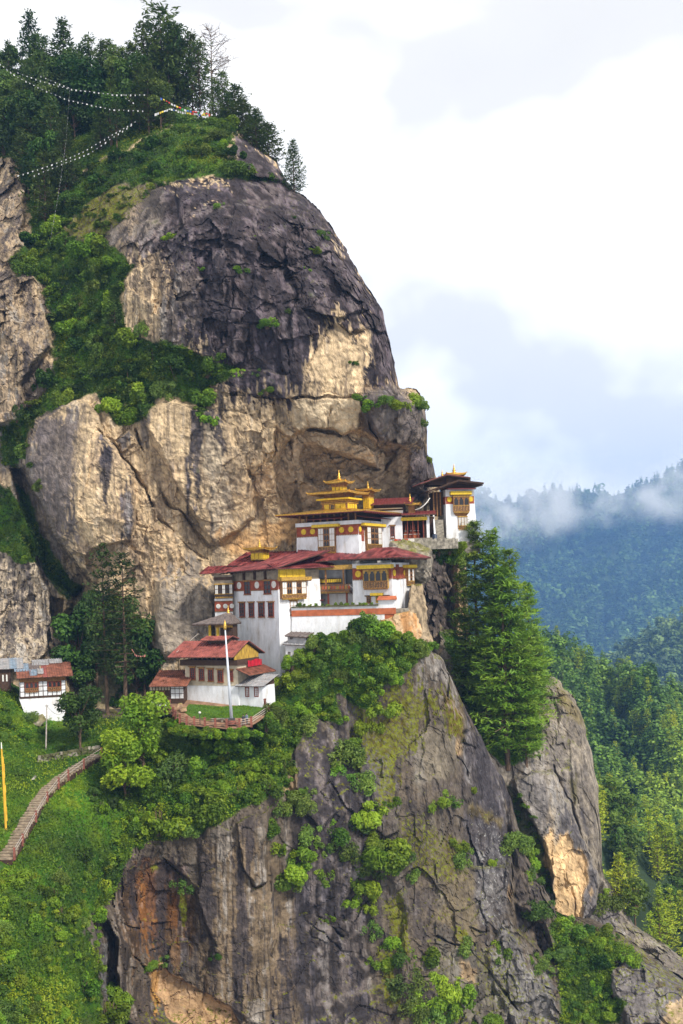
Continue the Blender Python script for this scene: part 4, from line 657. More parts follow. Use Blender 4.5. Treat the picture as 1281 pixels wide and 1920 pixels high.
    bush_mass('undergrowth', LO, [(535, 1290), (560, 1235), (690, 1190), (800, 1207), (812, 1225), (750, 1270), (700, 1330), (640, 1300), (640, 1360), (590, 1345), (550, 1400), (540, 1480), (480, 1505), (300, 1572), (230, 1600), (190, 1700), (160, 1640), (240, 1480), (310, 1372), (500, 1350)], 240, 0.6, 1.7, 303, 'tangled undergrowth between the shrubs below yard and temple')
    bush_mass('undergrowth', LO, [(-20, 1640), (60, 1630), (160, 1660), (195, 1720), (180, 1800), (195, 1930), (-20, 1940)], 130, 0.4, 1.1, 304, 'tangled undergrowth on the bottom left slope', FERN_COLS); bush_mass('undergrowth', LO, V_LOW, 60, 0.6, 1.5, 305, 'tangled undergrowth at the foot of the pinnacle')
    COV = [(0.03, 0.07, 0.012), (0.07, 0.145, 0.014), (0.12, 0.215, 0.016), (0.19, 0.27, 0.02)]
    ground_cover('ground_cover', LO, 80000, 61, 0.18, 0.5, 'dense bright green herbs and grass covering the lower slopes', COV, skip=([(-12, 1612), (12, 1590), (24, 1560), (44, 1530), (54, 1508), (66, 1483), (84, 1466), (112, 1448), (160, 1420), (186, 1408), (190, 1424), (146, 1454), (122, 1472), (98, 1490), (86, 1502), (72, 1530), (50, 1574), (32, 1610), (8, 1632), (-12, 1634)],))
    ground_cover('ground_cover', UP, 60000, 62, 0.25, 0.65, 'green undergrowth covering the ledges of the upper cliff', [(0.014, 0.034, 0.010), (0.032, 0.075, 0.013), (0.062, 0.12, 0.016), (0.12, 0.165, 0.02)])
    ground_cover('ground_cover', PI_, 9000, 63, 0.3, 0.7, 'undergrowth covering the slope among the tall pines', [(0.02, 0.05, 0.012), (0.04, 0.1, 0.014), (0.07, 0.15, 0.018)])
plants()
# ------------------------------------------------------------------ wooded hills beyond
HILL = mat('hill_ground', (0.03, 0.055, 0.02), 0.95, 0.4, 0.02)
def hill(name, xs, T, depth_top, depth_bot, bottom, rows, seed, amp, freq, spurs=()):
    xs = np.asarray(xs, float); t = np.interp(xs, [p[0] for p in T], [p[1] for p in T]); v = np.linspace(0, 1, rows)
    PX = np.repeat(xs[None], rows, 0); PY = t[None] + (bottom - t[None]) * v[:, None]; D = depth_top + (depth_bot - depth_top) * v[:, None] + 0 * PX
    for ln, dd, wd in spurs: D = D + dd * np.exp(-(line_dist(PX.ravel(), PY.ravel(), ln).reshape(PX.shape) / wd) ** 2)
    rx, rz = ray(PX, PY); P = np.stack([rx * D, D, rz * D], 2).reshape(-1, 3); dn = amp * fbm(P * freq, 4, seed); D = D.ravel() + dn
    P = np.stack([rx.ravel() * D, D, rz.ravel() * D], 1); n = len(xs); idx = np.arange(rows * n).reshape(rows, n)
    F = np.c_[idx[:-1, :-1].ravel(), idx[1:, :-1].ravel(), idx[1:, 1:].ravel(), idx[:-1, 1:].ravel()]
    bk = P[:n] + np.array((0, depth_top * 0.15, -depth_top * 0.03)); V = np.r_[P, bk]; c = rows * n + np.arange(n); F = np.r_[F, np.c_[c[:-1], idx[0, :-1], idx[0, 1:], c[1:]]]
    tag(link(name, np_mesh(name, V, F, HILL, None, True)), kind='structure'); return P.reshape(rows, n, 3)
def tree_puff(seed, kind, fine=1):
    """a tree one metre high for distant woods"""
    r = rnd(seed)
    if kind == 0:
        C, D, N_, L = [], [], [], []; lv = 9 if fine == 1 else 13
        for w in range(lv):
            t = w / lv; m = int((7 - 4 * t) * fine); az = 6.28 * (np.arange(m) + r.rand(m) * .6) / m; ln = (0.24 * (1 - t) ** 0.8 + 0.02) * (0.75 + .4 * r.rand(m))
            d = np.c_[np.cos(az), np.sin(az), 0 * az]; s = (0.45 + .35 * r.rand(m)) if fine > 1 else .55; C.append(d * (ln * s)[:, None] + np.array((0, 0, 0.12 + 0.86 * t)) + r.normal(size=(m, 3)) * 0.018); D.append(d + np.array((0, 0, -0.25)) + .3 * r.normal(size=(m, 3))); N_.append(d * 0.45 + np.array((0, 0, 0.9)) + r.normal(size=(m, 3)) * .25); L.append((ln * 1.25 + 0.05) / fine ** .4)
        C, D, N_, L = map(np.concatenate, (C, D, N_, L)); k = len(C); return leaf_quads(C, D, N_, L, L * (0.75 if fine == 1 else .42), np.ones((k, 3)), r)[:2]
    m = 46 if fine == 1 else 170; q = r.randint(0, 7, m); cen = r.normal(size=(7, 3)) * np.array((.12, .12, .13)); d = unit(r.normal(size=(m, 3)) + np.array((0, 0, 0.5))); C = cen[q] + d * np.array((0.19, 0.19, 0.22)) * (0.6 + 0.5 * r.rand(m))[:, None] + np.array((0, 0, 0.58)); lf = .24 if fine == 1 else .11
    V, F, c = leaf_quads(C, np.cross(d, r.normal(size=(m, 3))), d + 0.3 * r.normal(size=(m, 3)), lf, lf * .75, np.ones((m, 3)), r); return V, F
def wood(name, P, n, hmin, hmax, seed, cols, label, tn=0.004, fine=1):
    """a distant wood that reads as one mass"""
    r = rnd(seed); rows, cols_n = P.shape[:2]; i = r.uniform(0, rows - 1.01, n); j = r.uniform(0, cols_n - 1.01, n); i0 = i.astype(int); j0 = j.astype(int); f = (i - i0)[:, None]; g = (j - j0)[:, None]
    Q = P[i0, j0] * (1 - f) * (1 - g) + P[i0 + 1, j0] * f * (1 - g) + P[i0, j0 + 1] * (1 - f) * g + P[i0 + 1, j0 + 1] * f * g
    h = r.uniform(hmin, hmax, n) * (0.8 + 0.4 * r.rand(n)); kinds = r.randint(0, 3, n) + 3 * (r.rand(n) < 0.35); t = 0.45 + 0.8 * fbm(Q * tn, 3, seed + 1) + 0.5 * (r.rand(n) - 0.5); col = ramp(cols, t)
    Vs, Fs, Cs = [], [], []; off = 0
    for k in range(6):
        V, F = tree_puff(seed + k, k // 3, fine); m = np.nonzero(kinds == k)[0]
        if not len(m): continue
        a = r.rand(len(m)) * 6.28; ca, sa = np.cos(a)[:, None], np.sin(a)[:, None]; H = h[m][:, None]; wd = (0.9 + 0.6 * r.rand(len(m)))[:, None] * H
        X = (V[None, :, 0] * ca - V[None, :, 1] * sa) * wd + Q[m, 0:1]; Y = (V[None, :, 0] * sa + V[None, :, 1] * ca) * wd + Q[m, 1:2]; Z = V[None, :, 2] * H + Q[m, 2:3] - 0.05 * H
        vv = np.stack([X, Y, Z], 2).reshape(-1, 3); Fk = (F[None] + (np.arange(len(m)) * len(V))[:, None, None]).reshape(-1, 4) + off; off += len(vv)
        shade = (0.7 + 0.6 * r.rand(len(m), len(V) // 4)).repeat(4, 1).reshape(-1, 1); Vs.append(vv); Fs.append(Fk); Cs.append(np.repeat(col[m], len(V), 0) * shade)
    o = link(name, np_mesh(name, np.concatenate(Vs), np.concatenate(Fs), MATS['leaf_forest'], np.concatenate(Cs))); return tag(o, label, 'forest', kind='stuff')
DW = [(0.014, 0.034, 0.016), (0.035, 0.075, 0.024), (0.085, 0.15, 0.036), (0.16, 0.24, 0.055)]
def hills():
    P = hill('far_mountain', np.arange(250, 1500, 6), [(250, 850), (500, 880), (680, 870), (780, 905), (880, 915), (950, 945), (1000, 935), (1050, 918), (1100, 925), (1150, 930), (1200, 915), (1250, 893), (1300, 870), (1500, 860)], 5400, 2500, 1420, 130, 900, 200, 0.0018, [([(1060, 930), (1000, 1050), (960, 1200)], -330, 45), ([(1250, 900), (1150, 1060), (1040, 1190)], -420, 55), ([(1180, 930), (1080, 1060), (1010, 1180)], 300, 40), ([(1290, 1070), (1230, 1160), (1160, 1250)], -350, 40), ([(1230, 1010), (1160, 1130), (1110, 1230)], 190, 30)])
    wood('distant_forest', P, 11500, 30, 62, 910, DW, 'dense hazy blue-green forest covering the far mountainside', 0.0014)
    P = hill('far_spur', np.arange(1080, 1500, 6), [(1080, 1290), (1140, 1245), (1200, 1205), (1260, 1170), (1300, 1150), (1500, 1100)], 1900, 1400, 1420, 30, 930, 45, 0.006)
    wood('distant_forest', P, 1500, 16, 30, 940, DW, 'teal hazy forest on the spur at the right edge of the valley', 0.005)
    P = hill('mid_ridge', np.arange(780, 1420, 5), [(780, 1240), (880, 1215), (960, 1205), (1020, 1212), (1060, 1218), (1110, 1240), (1170, 1262), (1230, 1290), (1281, 1315), (1420, 1370)], 620, 420, 1700, 60, 950, 22, 0.012, [([(1110, 1240), (1150, 1350), (1200, 1450)], 25, 35), ([(1200, 1280), (1240, 1380), (1281, 1450)], -20, 30)])
    wood('ridge_forest', P, 1900, 9, 15, 960, [(0.05, 0.105, 0.02), (0.11, 0.20, 0.024), (0.20, 0.31, 0.03), (0.31, 0.40, 0.035)], 'mass of smaller trees filling the green ridge beyond the pinnacle', 0.01, 3)
    MIDP = [conifer(951, 14, 3.2, 0.08, 15, 5, 6, 0.95, [(0.06, 0.12, 0.014), (0.14, 0.24, 0.018), (0.24, 0.34, 0.024), (0.34, 0.42, 0.03)], tuft_n=2), conifer(952, 14, 3.0, 0.05, 16, 5, 6, 0.9, [(0.03, 0.075, 0.02), (0.065, 0.14, 0.028), (0.12, 0.21, 0.036)], tuft_n=2), broadleaf(953, 12, 4.4, 900, 0.95, [(0.04, 0.085, 0.02), (0.08, 0.16, 0.028), (0.14, 0.235, 0.04)])]  # first palette puts the sunlit yellow-green into the needle colours
    r = rnd(970); n = 0
    for i in range(170):
        a, b = r.randint(0, 46), r.randint(36, P.shape[1]); p = Vector(P[a, b]); hz = p.x * 0.02 + r.normal() * 1.2 - a * 0.05
        k = 0 if r.rand() < (0.75 if b > 60 and a < 28 else 0.3) else (1 if r.rand() < 0.5 else 2)
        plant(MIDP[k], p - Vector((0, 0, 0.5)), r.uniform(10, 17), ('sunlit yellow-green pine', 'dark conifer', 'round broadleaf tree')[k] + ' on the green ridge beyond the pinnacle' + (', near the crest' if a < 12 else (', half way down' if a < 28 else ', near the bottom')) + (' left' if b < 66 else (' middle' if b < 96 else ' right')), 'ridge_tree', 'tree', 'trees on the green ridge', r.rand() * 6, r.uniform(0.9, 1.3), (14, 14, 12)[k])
    Q = hill('near_ridge', np.arange(1090, 1420, 4), [(1090, 1500), (1125, 1520), (1160, 1545), (1220, 1590), (1281, 1640), (1420, 1720)], 330, 255, 1990, 40, 980, 8, 0.03)
    for i in range(95):
        a, b = int(r.rand() ** 1.3 * 30), r.randint(0, Q.shape[1]); p = Vector(Q[a, b]); k = 0 if r.rand() < 0.75 else (1 if r.rand() < 0.6 else 2)
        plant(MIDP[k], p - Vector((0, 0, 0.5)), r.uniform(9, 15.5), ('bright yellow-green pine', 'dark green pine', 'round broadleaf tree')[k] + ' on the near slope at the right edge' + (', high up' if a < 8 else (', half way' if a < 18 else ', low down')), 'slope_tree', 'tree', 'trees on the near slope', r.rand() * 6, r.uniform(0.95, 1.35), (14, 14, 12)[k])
    for i, (x, y, t, k, w, lab) in enumerate([(1160, 1690, 1600, 0, 1.3, 'pale green pine directly right of the pinnacle foot'), (1190, 1735, 1640, 2, 1.0, 'dull green bushy tree on the rocks below the pinnacle'), (1235, 1760, 1665, 0, 1.1, 'pine on the rocky crest at the right edge')]):
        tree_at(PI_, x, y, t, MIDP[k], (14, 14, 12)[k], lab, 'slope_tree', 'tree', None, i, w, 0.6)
    # broad valley floor that closes the view between the ridges
    g = MB(); g.box(-3500, 6000, -500, 6800, -620, -600); tag(g.build('valley_ground', HILL), kind='structure')
hills()
# ------------------------------------------------------------------ materials of the buildings
WHITE = mat('whitewash', (0.72, 0.73, 0.76), 0.9, 0.12, 1.6, 0.6, 5.0, stretch=(1.2, 1.2, 0.45), stain=(0.30, 0.26, 0.21), stain_scale=0.8, stain_amt=0.85)
CREAM = mat('cream_plaster', (0.48, 0.41, 0.30), 0.9, 0.15, 1.2, 0.3, 4.0, stain=(0.36, 0.30, 0.22), stain_amt=0.6)
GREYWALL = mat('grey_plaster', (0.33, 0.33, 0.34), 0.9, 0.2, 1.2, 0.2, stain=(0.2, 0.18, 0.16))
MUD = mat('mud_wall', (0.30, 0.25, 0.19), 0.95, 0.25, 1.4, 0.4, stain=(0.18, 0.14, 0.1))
RED = mat('red_ochre', (0.27, 0.062, 0.03), 0.85, 0.25, 1.6, 0.3, stain=(0.36, 0.14, 0.07), stain_amt=0.4)
ORANGE = mat('orange_ochre', (0.42, 0.12, 0.05), 0.9, 0.25, 1.0, 0.3, stain=(0.3, 0.12, 0.07))
GOLD = mat('gilded_copper', (0.84, 0.50, 0.09), 0.32, 0.3, 3.5, 0.3, metal=0.8, spec=0.5, stain=(0.42, 0.24, 0.04), stain_amt=0.35)
YELLOW = mat('yellow_paint', (0.66, 0.45, 0.025), 0.6, 0.2, 3.0, 0.1, stain=(0.4, 0.24, 0.03), stain_amt=0.5)
WOOD = mat('painted_timber', (0.25, 0.115, 0.04), 0.7, 0.35, 3.0, 0.2, stretch=(1, 1, 3), stain=(0.42, 0.25, 0.07), stain_scale=3.0, stain_amt=0.6)
WOODG = mat('gilded_timber', (0.42, 0.25, 0.045), 0.6, 0.35, 3.5, 0.2, stain=(0.2, 0.09, 0.03), stain_scale=3.0, stain_amt=0.6)
DARKW = mat('dark_timber', (0.065, 0.035, 0.022), 0.8, 0.35, 2.5, 0.3, stretch=(1, 1, 3))
REDW = mat('red_timber', (0.20, 0.045, 0.025), 0.7, 0.3, 3.0, 0.2)
PANE = mat('dark_opening', (0.012, 0.011, 0.012), 0.25, 0.2, 2.0, spec=0.5)
PANEW = mat('white_pane', (0.62, 0.61, 0.58), 0.5, 0.1, 3.0)
PAPER = mat('white_disc', (0.6, 0.58, 0.54), 0.7, 0.12, 3.0)
ROOFR = mat('red_sheet_roof', (0.19, 0.036, 0.036), 0.55, 0.55, 0.9, 0.15, 3.0, stretch=(1.5, 0.5, 1), spec=0.3, stain=(0.27, 0.10, 0.085), stain_scale=0.9, stain_amt=0.7)
ROOFM = mat('maroon_roof', (0.17, 0.033, 0.03), 0.55, 0.25, 1.2, 0.1, stain=(0.1, 0.04, 0.03))
ROOFO = mat('rusty_sheet_roof', (0.24, 0.09, 0.055), 0.6, 0.45, 1.1, 0.2, stretch=(1.0, 1.0, 1.0), stain=(0.16, 0.07, 0.05), stain_scale=1.2, stain_amt=0.7)
ROOFP = mat('faded_red_sheet_roof', (0.27, 0.08, 0.065), 0.6, 0.4, 0.9, 0.2, stain=(0.24, 0.08, 0.06), stain_scale=1.0, stain_amt=0.7)
ROOFG = mat('grey_sheet_roof', (0.36, 0.36, 0.37), 0.45, 0.25, 1.2, 0.15, metal=0.2, stain=(0.28, 0.17, 0.12), stain_scale=1.3, stain_amt=0.6)
ROOFB = mat('bluish_sheet_roof', (0.25, 0.33, 0.42), 0.45, 0.25, 1.2, 0.15, metal=0.2, stain=(0.3, 0.2, 0.15), stain_scale=1.3, stain_amt=0.6)
SHAKE = mat('weathered_shingle', (0.15, 0.12, 0.11), 0.9, 0.35, 2.5, 0.4)
STONE = mat('rough_stone', (0.30, 0.27, 0.22), 0.95, 0.4, 2.0, 0.8, 3.0, stain=(0.14, 0.13, 0.08))
MOSSCAP = mat('mossy_cap', (0.10, 0.10, 0.045), 0.95, 0.5, 3.0, 0.6, 5.0, stain=(0.2, 0.17, 0.12))
BAYMIX = mat('carved_timber', (0.33, 0.16, 0.05), 0.65, 0.5, 6.0, 0.4, 10.0, stain=(0.5, 0.32, 0.08), stain_scale=6.0, stain_amt=0.7)
OCHREP = mat('ochre_planks', (0.42, 0.26, 0.04), 0.8, 0.4, 2.0, 0.2, stretch=(2, 2, .5), stain=(0.25, 0.15, 0.05)); CLOTH = mat('crimson_cloth', (0.42, 0.01, 0.025), 0.9, 0.2, 2.0)

BOXF = [(3, 2, 1, 0), (4, 5, 6, 7), (0, 1, 5, 4), (1, 2, 6, 5), (2, 3, 7, 6), (3, 0, 4, 7)]
class Site:
    """frame of a building: origin at its near bottom corner, local x along the front face, y into the building"""
    def __init__(s, crop, corner, Y, phi, name=None, label=None, cat='building', parent=None, group=None):
        s.crop = crop; s.phi = radians(phi); s.O = at(*s.px(*corner), Y); s.M = Matrix.Rotation(s.phi, 3, 'Z'); s.Mi = s.M.transposed()
        if parent is None: s.root = empty(name, s.O, s.phi, label, cat, group); s.off = Vector((0, 0, 0)); s.base = s
        else: s.base = parent.base; s.root = s.base.root; s.rel = s.base.Mi @ s.M; s.off = s.base.Mi @ (s.O - s.base.O)
    def px(s, x, y): return s.crop[0] + x / s.crop[2], s.crop[1] + y / s.crop[2]
    def _r(s, x, y):
        rx, rz = ray(*s.px(x, y)); return s.Mi @ Vector((float(rx), 1, float(rz))), s.Mi @ s.O
    def F(s, x, y, out=0.0):
        d, o = s._r(x, y); t = (o.y - out) / d.y; return t * d.x - o.x, t * d.z - o.z
    def R(s, x, y, out=0.0):
        d, o = s._r(x, y); t = (o.x + out) / d.x; return t * d.y - o.y, t * d.z - o.z
    def rect(s, face, x0, y0, x1, y1, out=0.0):
        f = getattr(s, face); xm = (x0 + x1) / 2; a0 = f(x0, (y0 + y1) / 2, out)[0]; a1 = f(x1, (y0 + y1) / 2, out)[0]; z1 = f(xm, y0, out)[1]; z0 = f(xm, y1, out)[1]; return min(a0, a1), max(a0, a1), z0, z1
    def build(s, mb, name, material, parent=None, smooth=False):
        if s.base is not s: mb.v = [tuple(s.rel @ Vector(v) + s.off) for v in mb.v]
        return mb.build(name, material, parent or s.root, smooth)
    def fb(s, mb, face, a0, a1, z0, z1, o0, o1):
        if face == 'F': mb.box(a0, a1, -o1, -o0, z0, z1)
        else: mb.box(o0, o1, a0, a1, z0, z1)
        return mb
    def wall(s, x0, x1, y0, y1, z0, z1, material, batter=0.0, name='wall'):
        b = batter; mb = MB(); mb.hexa([(x0 - b, y0 - b, z0), (x1 + b, y0 - b, z0), (x1 + b, y1 + b, z0), (x0 - b, y1 + b, z0)], [(x0, y0, z1), (x1, y0, z1), (x1, y1, z1), (x0, y1, z1)]); return s.build(mb, name, material)
    def band(s, face, a0, a1, z0, z1, material=RED, out=0.07, dent=True):
        o = s.build(s.fb(MB(), face, a0, a1, z0, z1, -0.05, out), 'red_band', material)
        if dent:
            d = MB(); n = max(3, int((a1 - a0) / 0.34)); st = (a1 - a0) / n
            for i in range(n): s.fb(d, face, a0 + i * st + 0.06, a0 + (i + 1) * st - 0.06, z0 - 0.14, z0 + 0.03, 0, out + 0.07)
            s.fb(d, face, a0, a1, z1 - 0.05, z1 + 0.06, 0, out + 0.06); tag(s.build(d, 'dentil', WOOD, o), kind='stuff')
        return o
    def disc(s, face, a, z, r, material, out=0.1):
        mb = MB(); n = 20
        if face == 'F': mb.tube((a, -out + .08, z), (a, -out - 0.05, z), r, r, n); mb.tube((a, -out - .05, z), (a, -out - 0.09, z), r * 0.8, r * 0.72, n)
        else: mb.tube((out - .08, a, z), (out + 0.05, a, z), r, r, n); mb.tube((out + .05, a, z), (out + 0.09, a, z), r * 0.8, r * 0.72, n)
        return s.build(mb, 'medallion', material)
    def slit(s, face, a0, a1, z0, z1, out=0.1, frame=REDW, lintel=True, bars=2):
        mb = MB(); w = min(0.16, (a1 - a0) * 0.2); fb = s.fb
        fb(mb, face, a0, a0 + w, z0, z1, -0.1, out); fb(mb, face, a1 - w, a1, z0, z1, -0.1, out); fb(mb, face, a0 + w, a1 - w, z0, z0 + w, -0.1, out); fb(mb, face, a0 + w, a1 - w, z1 - w, z1, -0.1, out)
        o = s.build(mb, 'window', frame); s.build(fb(MB(), face, a0 + w, a1 - w, z0 + w, z1 - w, -0.05, out - 0.07), 'pane', PANE, o)
        m = MB(); cx_ = (a0 + a1) / 2; fb(m, face, cx_ - 0.035, cx_ + 0.035, z0 + w, z1 - w, out - 0.07, out - 0.02)
        for i in range(1, bars + 1): z = z0 + (z1 - z0) * i / (bars + 1); fb(m, face, a0 + w, a1 - w, z - 0.03, z + 0.03, out - 0.07, out - 0.025)
        tag(s.build(m, 'mullion', frame, o), kind='stuff')
        if lintel:
            l = MB(); fb(l, face, a0 - 0.22, a1 + 0.22, z1 + 0.002, z1 + 0.16, 0, out + 0.16); s.build(l, 'lintel', WOOD, o)
            k = MB(); n = max(3, int((a1 - a0) / 0.22)); st = (a1 - a0) / n
            for i in range(n): fb(k, face, a0 + i * st + .04, a0 + (i + 1) * st - .04, z1 - 0.1, z1, out, out + 0.12)
            tag(s.build(k, 'bracket', WOODG, o), kind='stuff'); q = MB(); fb(q, face, a0 - 0.1, a1 + 0.1, z0 - 0.12, z0 - 0.002, 0, out + 0.08); s.build(q, 'sill', WOOD, o)
        return o
    def bay(s, face, a0, a1, z0, z1, out, cols, body=WOOD, panel=BAYMIX, foot=0.24, rows=3, name='bay_window', arch=False):
        """projecting timber window: cols is a string of w (white panes) and d (dark arched openings)"""
        fb = s.fb; H = z1 - z0; o = s.build(fb(MB(), face, a0, a1, z0, z1, -0.1, out), name, body); zf = z0 + H * foot; n = len(cols); st = (a1 - a0) / n
        wp = MB(); dk = MB(); mu = MB(); ft = MB(); ba = MB()
        for i, ch in enumerate(cols):
            x0 = a0 + i * st; x1 = x0 + st
            fb(mu, face, x0 - 0.05, x0 + 0.05, zf, z1, out, out + 0.07)
            for k in range(rows):
                q0 = zf + (z1 - zf - 0.1) * k / rows + 0.04; q1 = zf + (z1 - zf - 0.1) * (k + 1) / rows - 0.04
                if ch == 'w': fb(wp, face, x0 + 0.09, (x0 + x1) / 2 - 0.03, q0, q1, out, out + 0.035); fb(wp, face, (x0 + x1) / 2 + 0.03, x1 - 0.09, q0, q1, out, out + 0.035)
                elif ch == 'd':
                    m = 2 if not arch else 1
                    for j in range(m):
                        u0 = x0 + 0.09 + (st - 0.18) * j / m + 0.04; u1 = x0 + 0.09 + (st - 0.18) * (j + 1) / m - 0.04; hh = q1 - q0; fb(dk, face, u0, u1, q0 + 0.05, q0 + hh * 0.7, out, out + 0.02); fb(dk, face, u0 + (u1 - u0) * .2, u1 - (u1 - u0) * .2, q0 + hh * 0.7, q0 + hh * 0.88, out, out + 0.02)
            if ch == 'd' or ch == 'w':
                for k in range(1, rows): z = zf + (z1 - zf - 0.1) * k / rows; fb(mu, face, x0 + .05, x1 - .05, z - 0.03, z + 0.03, out, out + 0.06)
        fb(mu, face, a1 - 0.05, a1 + 0.05, zf, z1, out, out + 0.07)
        fb(ft, face, a0 - 0.08, a1 + 0.08, z0 + 0.12, zf - 0.06, out, out + 0.05); nb = max(4, int((a1 - a0) / 0.3)); sb = (a1 - a0) / nb
        for i in range(nb): x = a0 + (i + .5) * sb; fb(ba, face, x - 0.09, x + 0.09, z0 - 0.16, z0 + 0.08, out - 0.3, out + 0.10); fb(dk, face, x - 0.06, x + 0.06, z0 + 0.2, zf - 0.14, out + .05, out + 0.062)
        fb(ba, face, a0 - 0.1, a1 + 0.1, zf - 0.06, zf + 0.04, out, out + 0.1); fb(ba, face, a0 - 0.12, a1 + 0.12, z1 - 0.1, z1 + 0.1, 0, out + 0.14)
        for k in range(0, len(wp.v), 8): q = MB(); q.add(wp.v[k:k + 8], BOXF); s.build(q, 'white_pane', PANEW, o)
        if dk.v: tag(s.build(dk, 'opening', PANE, o), kind='stuff')
        tag(s.build(mu, 'mullion', body, o), kind='stuff'); s.build(ft, 'apron_panel', panel, o); tag(s.build(ba, 'bracket', WOODG if body not in (WOODG, REDW) else WOOD, o), kind='stuff'); return o
    def canopy(s, face, a0, a1, z0, z1, out, material=YELLOW):
        o = s.build(s.fb(MB(), face, a0, a1, z0, z1, -0.05, out), 'canopy', material); d = MB(); n = int((a1 - a0) / 0.3); st = (a1 - a0) / max(1, n)
        for i in range(n): s.fb(d, face, a0 + i * st + 0.07, a0 + (i + 1) * st - 0.07, z0 - 0.16, z0 - 0.003, 0, out - 0.1)
        tag(s.build(d, 'dentil', WOOD, o), kind='stuff'); return o
    def sheet_roof(s, c4, material, th=0.12, rib=0.55, name='roof', under=DARKW, ribs=True, parent=None):
        """c4: eave-left, eave-right, ridge-right, ridge-left (counter-clockwise from above); metal sheet on boards, with ribs down the slope"""
        c = [Vector(p) for p in c4]; up = Vector((0, 0, 1)); mb = MB(); mb.slab(c, th * 0.5)
        if ribs:
            n = max(2, int((c[1] - c[0]).length / rib))
            for i in range(n + 1):
                t = i / n; e = c[0].lerp(c[1], t); r_ = c[3].lerp(c[2], t); d = (c[1] - c[0]).normalized() * 0.06; mb.hexa([e - d, e + d, r_ + d, r_ - d], [e - d * .6 + up * .1, e + d * .6 + up * .1, r_ + d * .6 + up * .1, r_ - d * .6 + up * .1])
        o = s.build(mb, name, material, parent); u = MB(); cu = [p - up * (th * 0.5 + 0.004) for p in c]; u.slab(cu, th); s.build(u, 'roof_board', under, o if parent is None else None); return o
    def rafters(s, e0, e1, r0, r1, n, size=0.11, drop=0.22, parent=None, material=DARKW, name='rafter'):
        mb = MB(); up = Vector((0, 0, 1))
        for i in range(n):
            t = (i + .5) / n; a = Vector(e0).lerp(Vector(e1), t) - up * drop; b = Vector(r0).lerp(Vector(r1), t) - up * drop; d = (Vector(e1) - Vector(e0)).normalized() * size * .5; mb.hexa([a - d - up * size, a + d - up * size, b + d - up * size, b - d - up * size], [a - d, a + d, b + d, b - d])
        return tag(s.build(mb, name, material, parent), kind='stuff')
    def hip(s, x0, x1, y0, y1, ze, ux0, ux1, uy0, uy1, zr, material, th=0.14, flare=0.0, name='roof', under=DARKW, trim=None, parent=None):
        """four sloping sides up to a flat top; flare lifts the corners"""
        f = flare; lo = [(x0, y0, ze + f), ((x0 + x1) / 2, y0, ze), (x1, y0, ze + f), (x1, (y0 + y1) / 2, ze), (x1, y1, ze + f), ((x0 + x1) / 2, y1, ze), (x0, y1, ze + f), (x0, (y0 + y1) / 2, ze)]
        hi = [(ux0, uy0, zr), ((ux0 + ux1) / 2, uy0, zr), (ux1, uy0, zr), (ux1, (uy0 + uy1) / 2, zr), (ux1, uy1, zr), ((ux0 + ux1) / 2, uy1, zr), (ux0, uy1, zr), (ux0, (uy0 + uy1) / 2, zr)]
        def shell(dz0, dz1):
            mb = MB(); vs = [(a, b, c + dz1) for a, b, c in lo] + [(a, b, c + dz1) for a, b, c in hi] + [(a, b, c + dz0) for a, b, c in lo] + [(a, b, c + dz0) for a, b, c in hi]; fs = []
            for i in range(8): j = (i + 1) % 8; fs += [(i, j, 8 + j, 8 + i), (16 + j, 16 + i, 24 + i, 24 + j), (16 + i, 16 + j, j, i)]
            fs += [tuple(range(8, 16)), tuple(range(31, 23, -1))]; return mb.add(vs, fs)
        o = s.build(shell(-th, 0), name, material, parent); s.build(shell(-th - 0.16, -th - 0.004), 'roof_board', under, o)
        if trim:
            t = MB(); q = 0.10
            for i in range(8):
                a = Vector(lo[i]); b = Vector(lo[(i + 1) % 8]); t.tube(a + Vector((0, 0, 0.02)), b + Vector((0, 0, 0.02)), q, q, 6)
            if flare:
                for i in (0, 2, 4, 6): a = Vector(lo[i]); c = Vector(((x0 + x1) / 2, (y0 + y1) / 2, a.z)); d = (a - c).normalized(); t.tube(a, a + d * 0.25 + Vector((0, 0, 0.22)), 0.12, 0.05, 6)
            s.build(t, 'eave_trim', trim, o)
        return o
    def finial(s, x, y, z, h, material=GOLD, parent=None):
        mb = MB(); r = h * 0.2; mb.lathe((x, y, z), [(r * 1.25, 0), (r * 1.25, h * .06), (r * .55, h * .1), (r * 1.05, h * .22), (r * .95, h * .3), (r * .4, h * .36), (r * .75, h * .44), (r * .65, h * .5), (r * .28, h * .56), (r * .45, h * .64), (r * .18, h * .72), (r * .28, h * .8), (0.01, h)], 10); return s.build(mb, 'finial', material, parent, True)

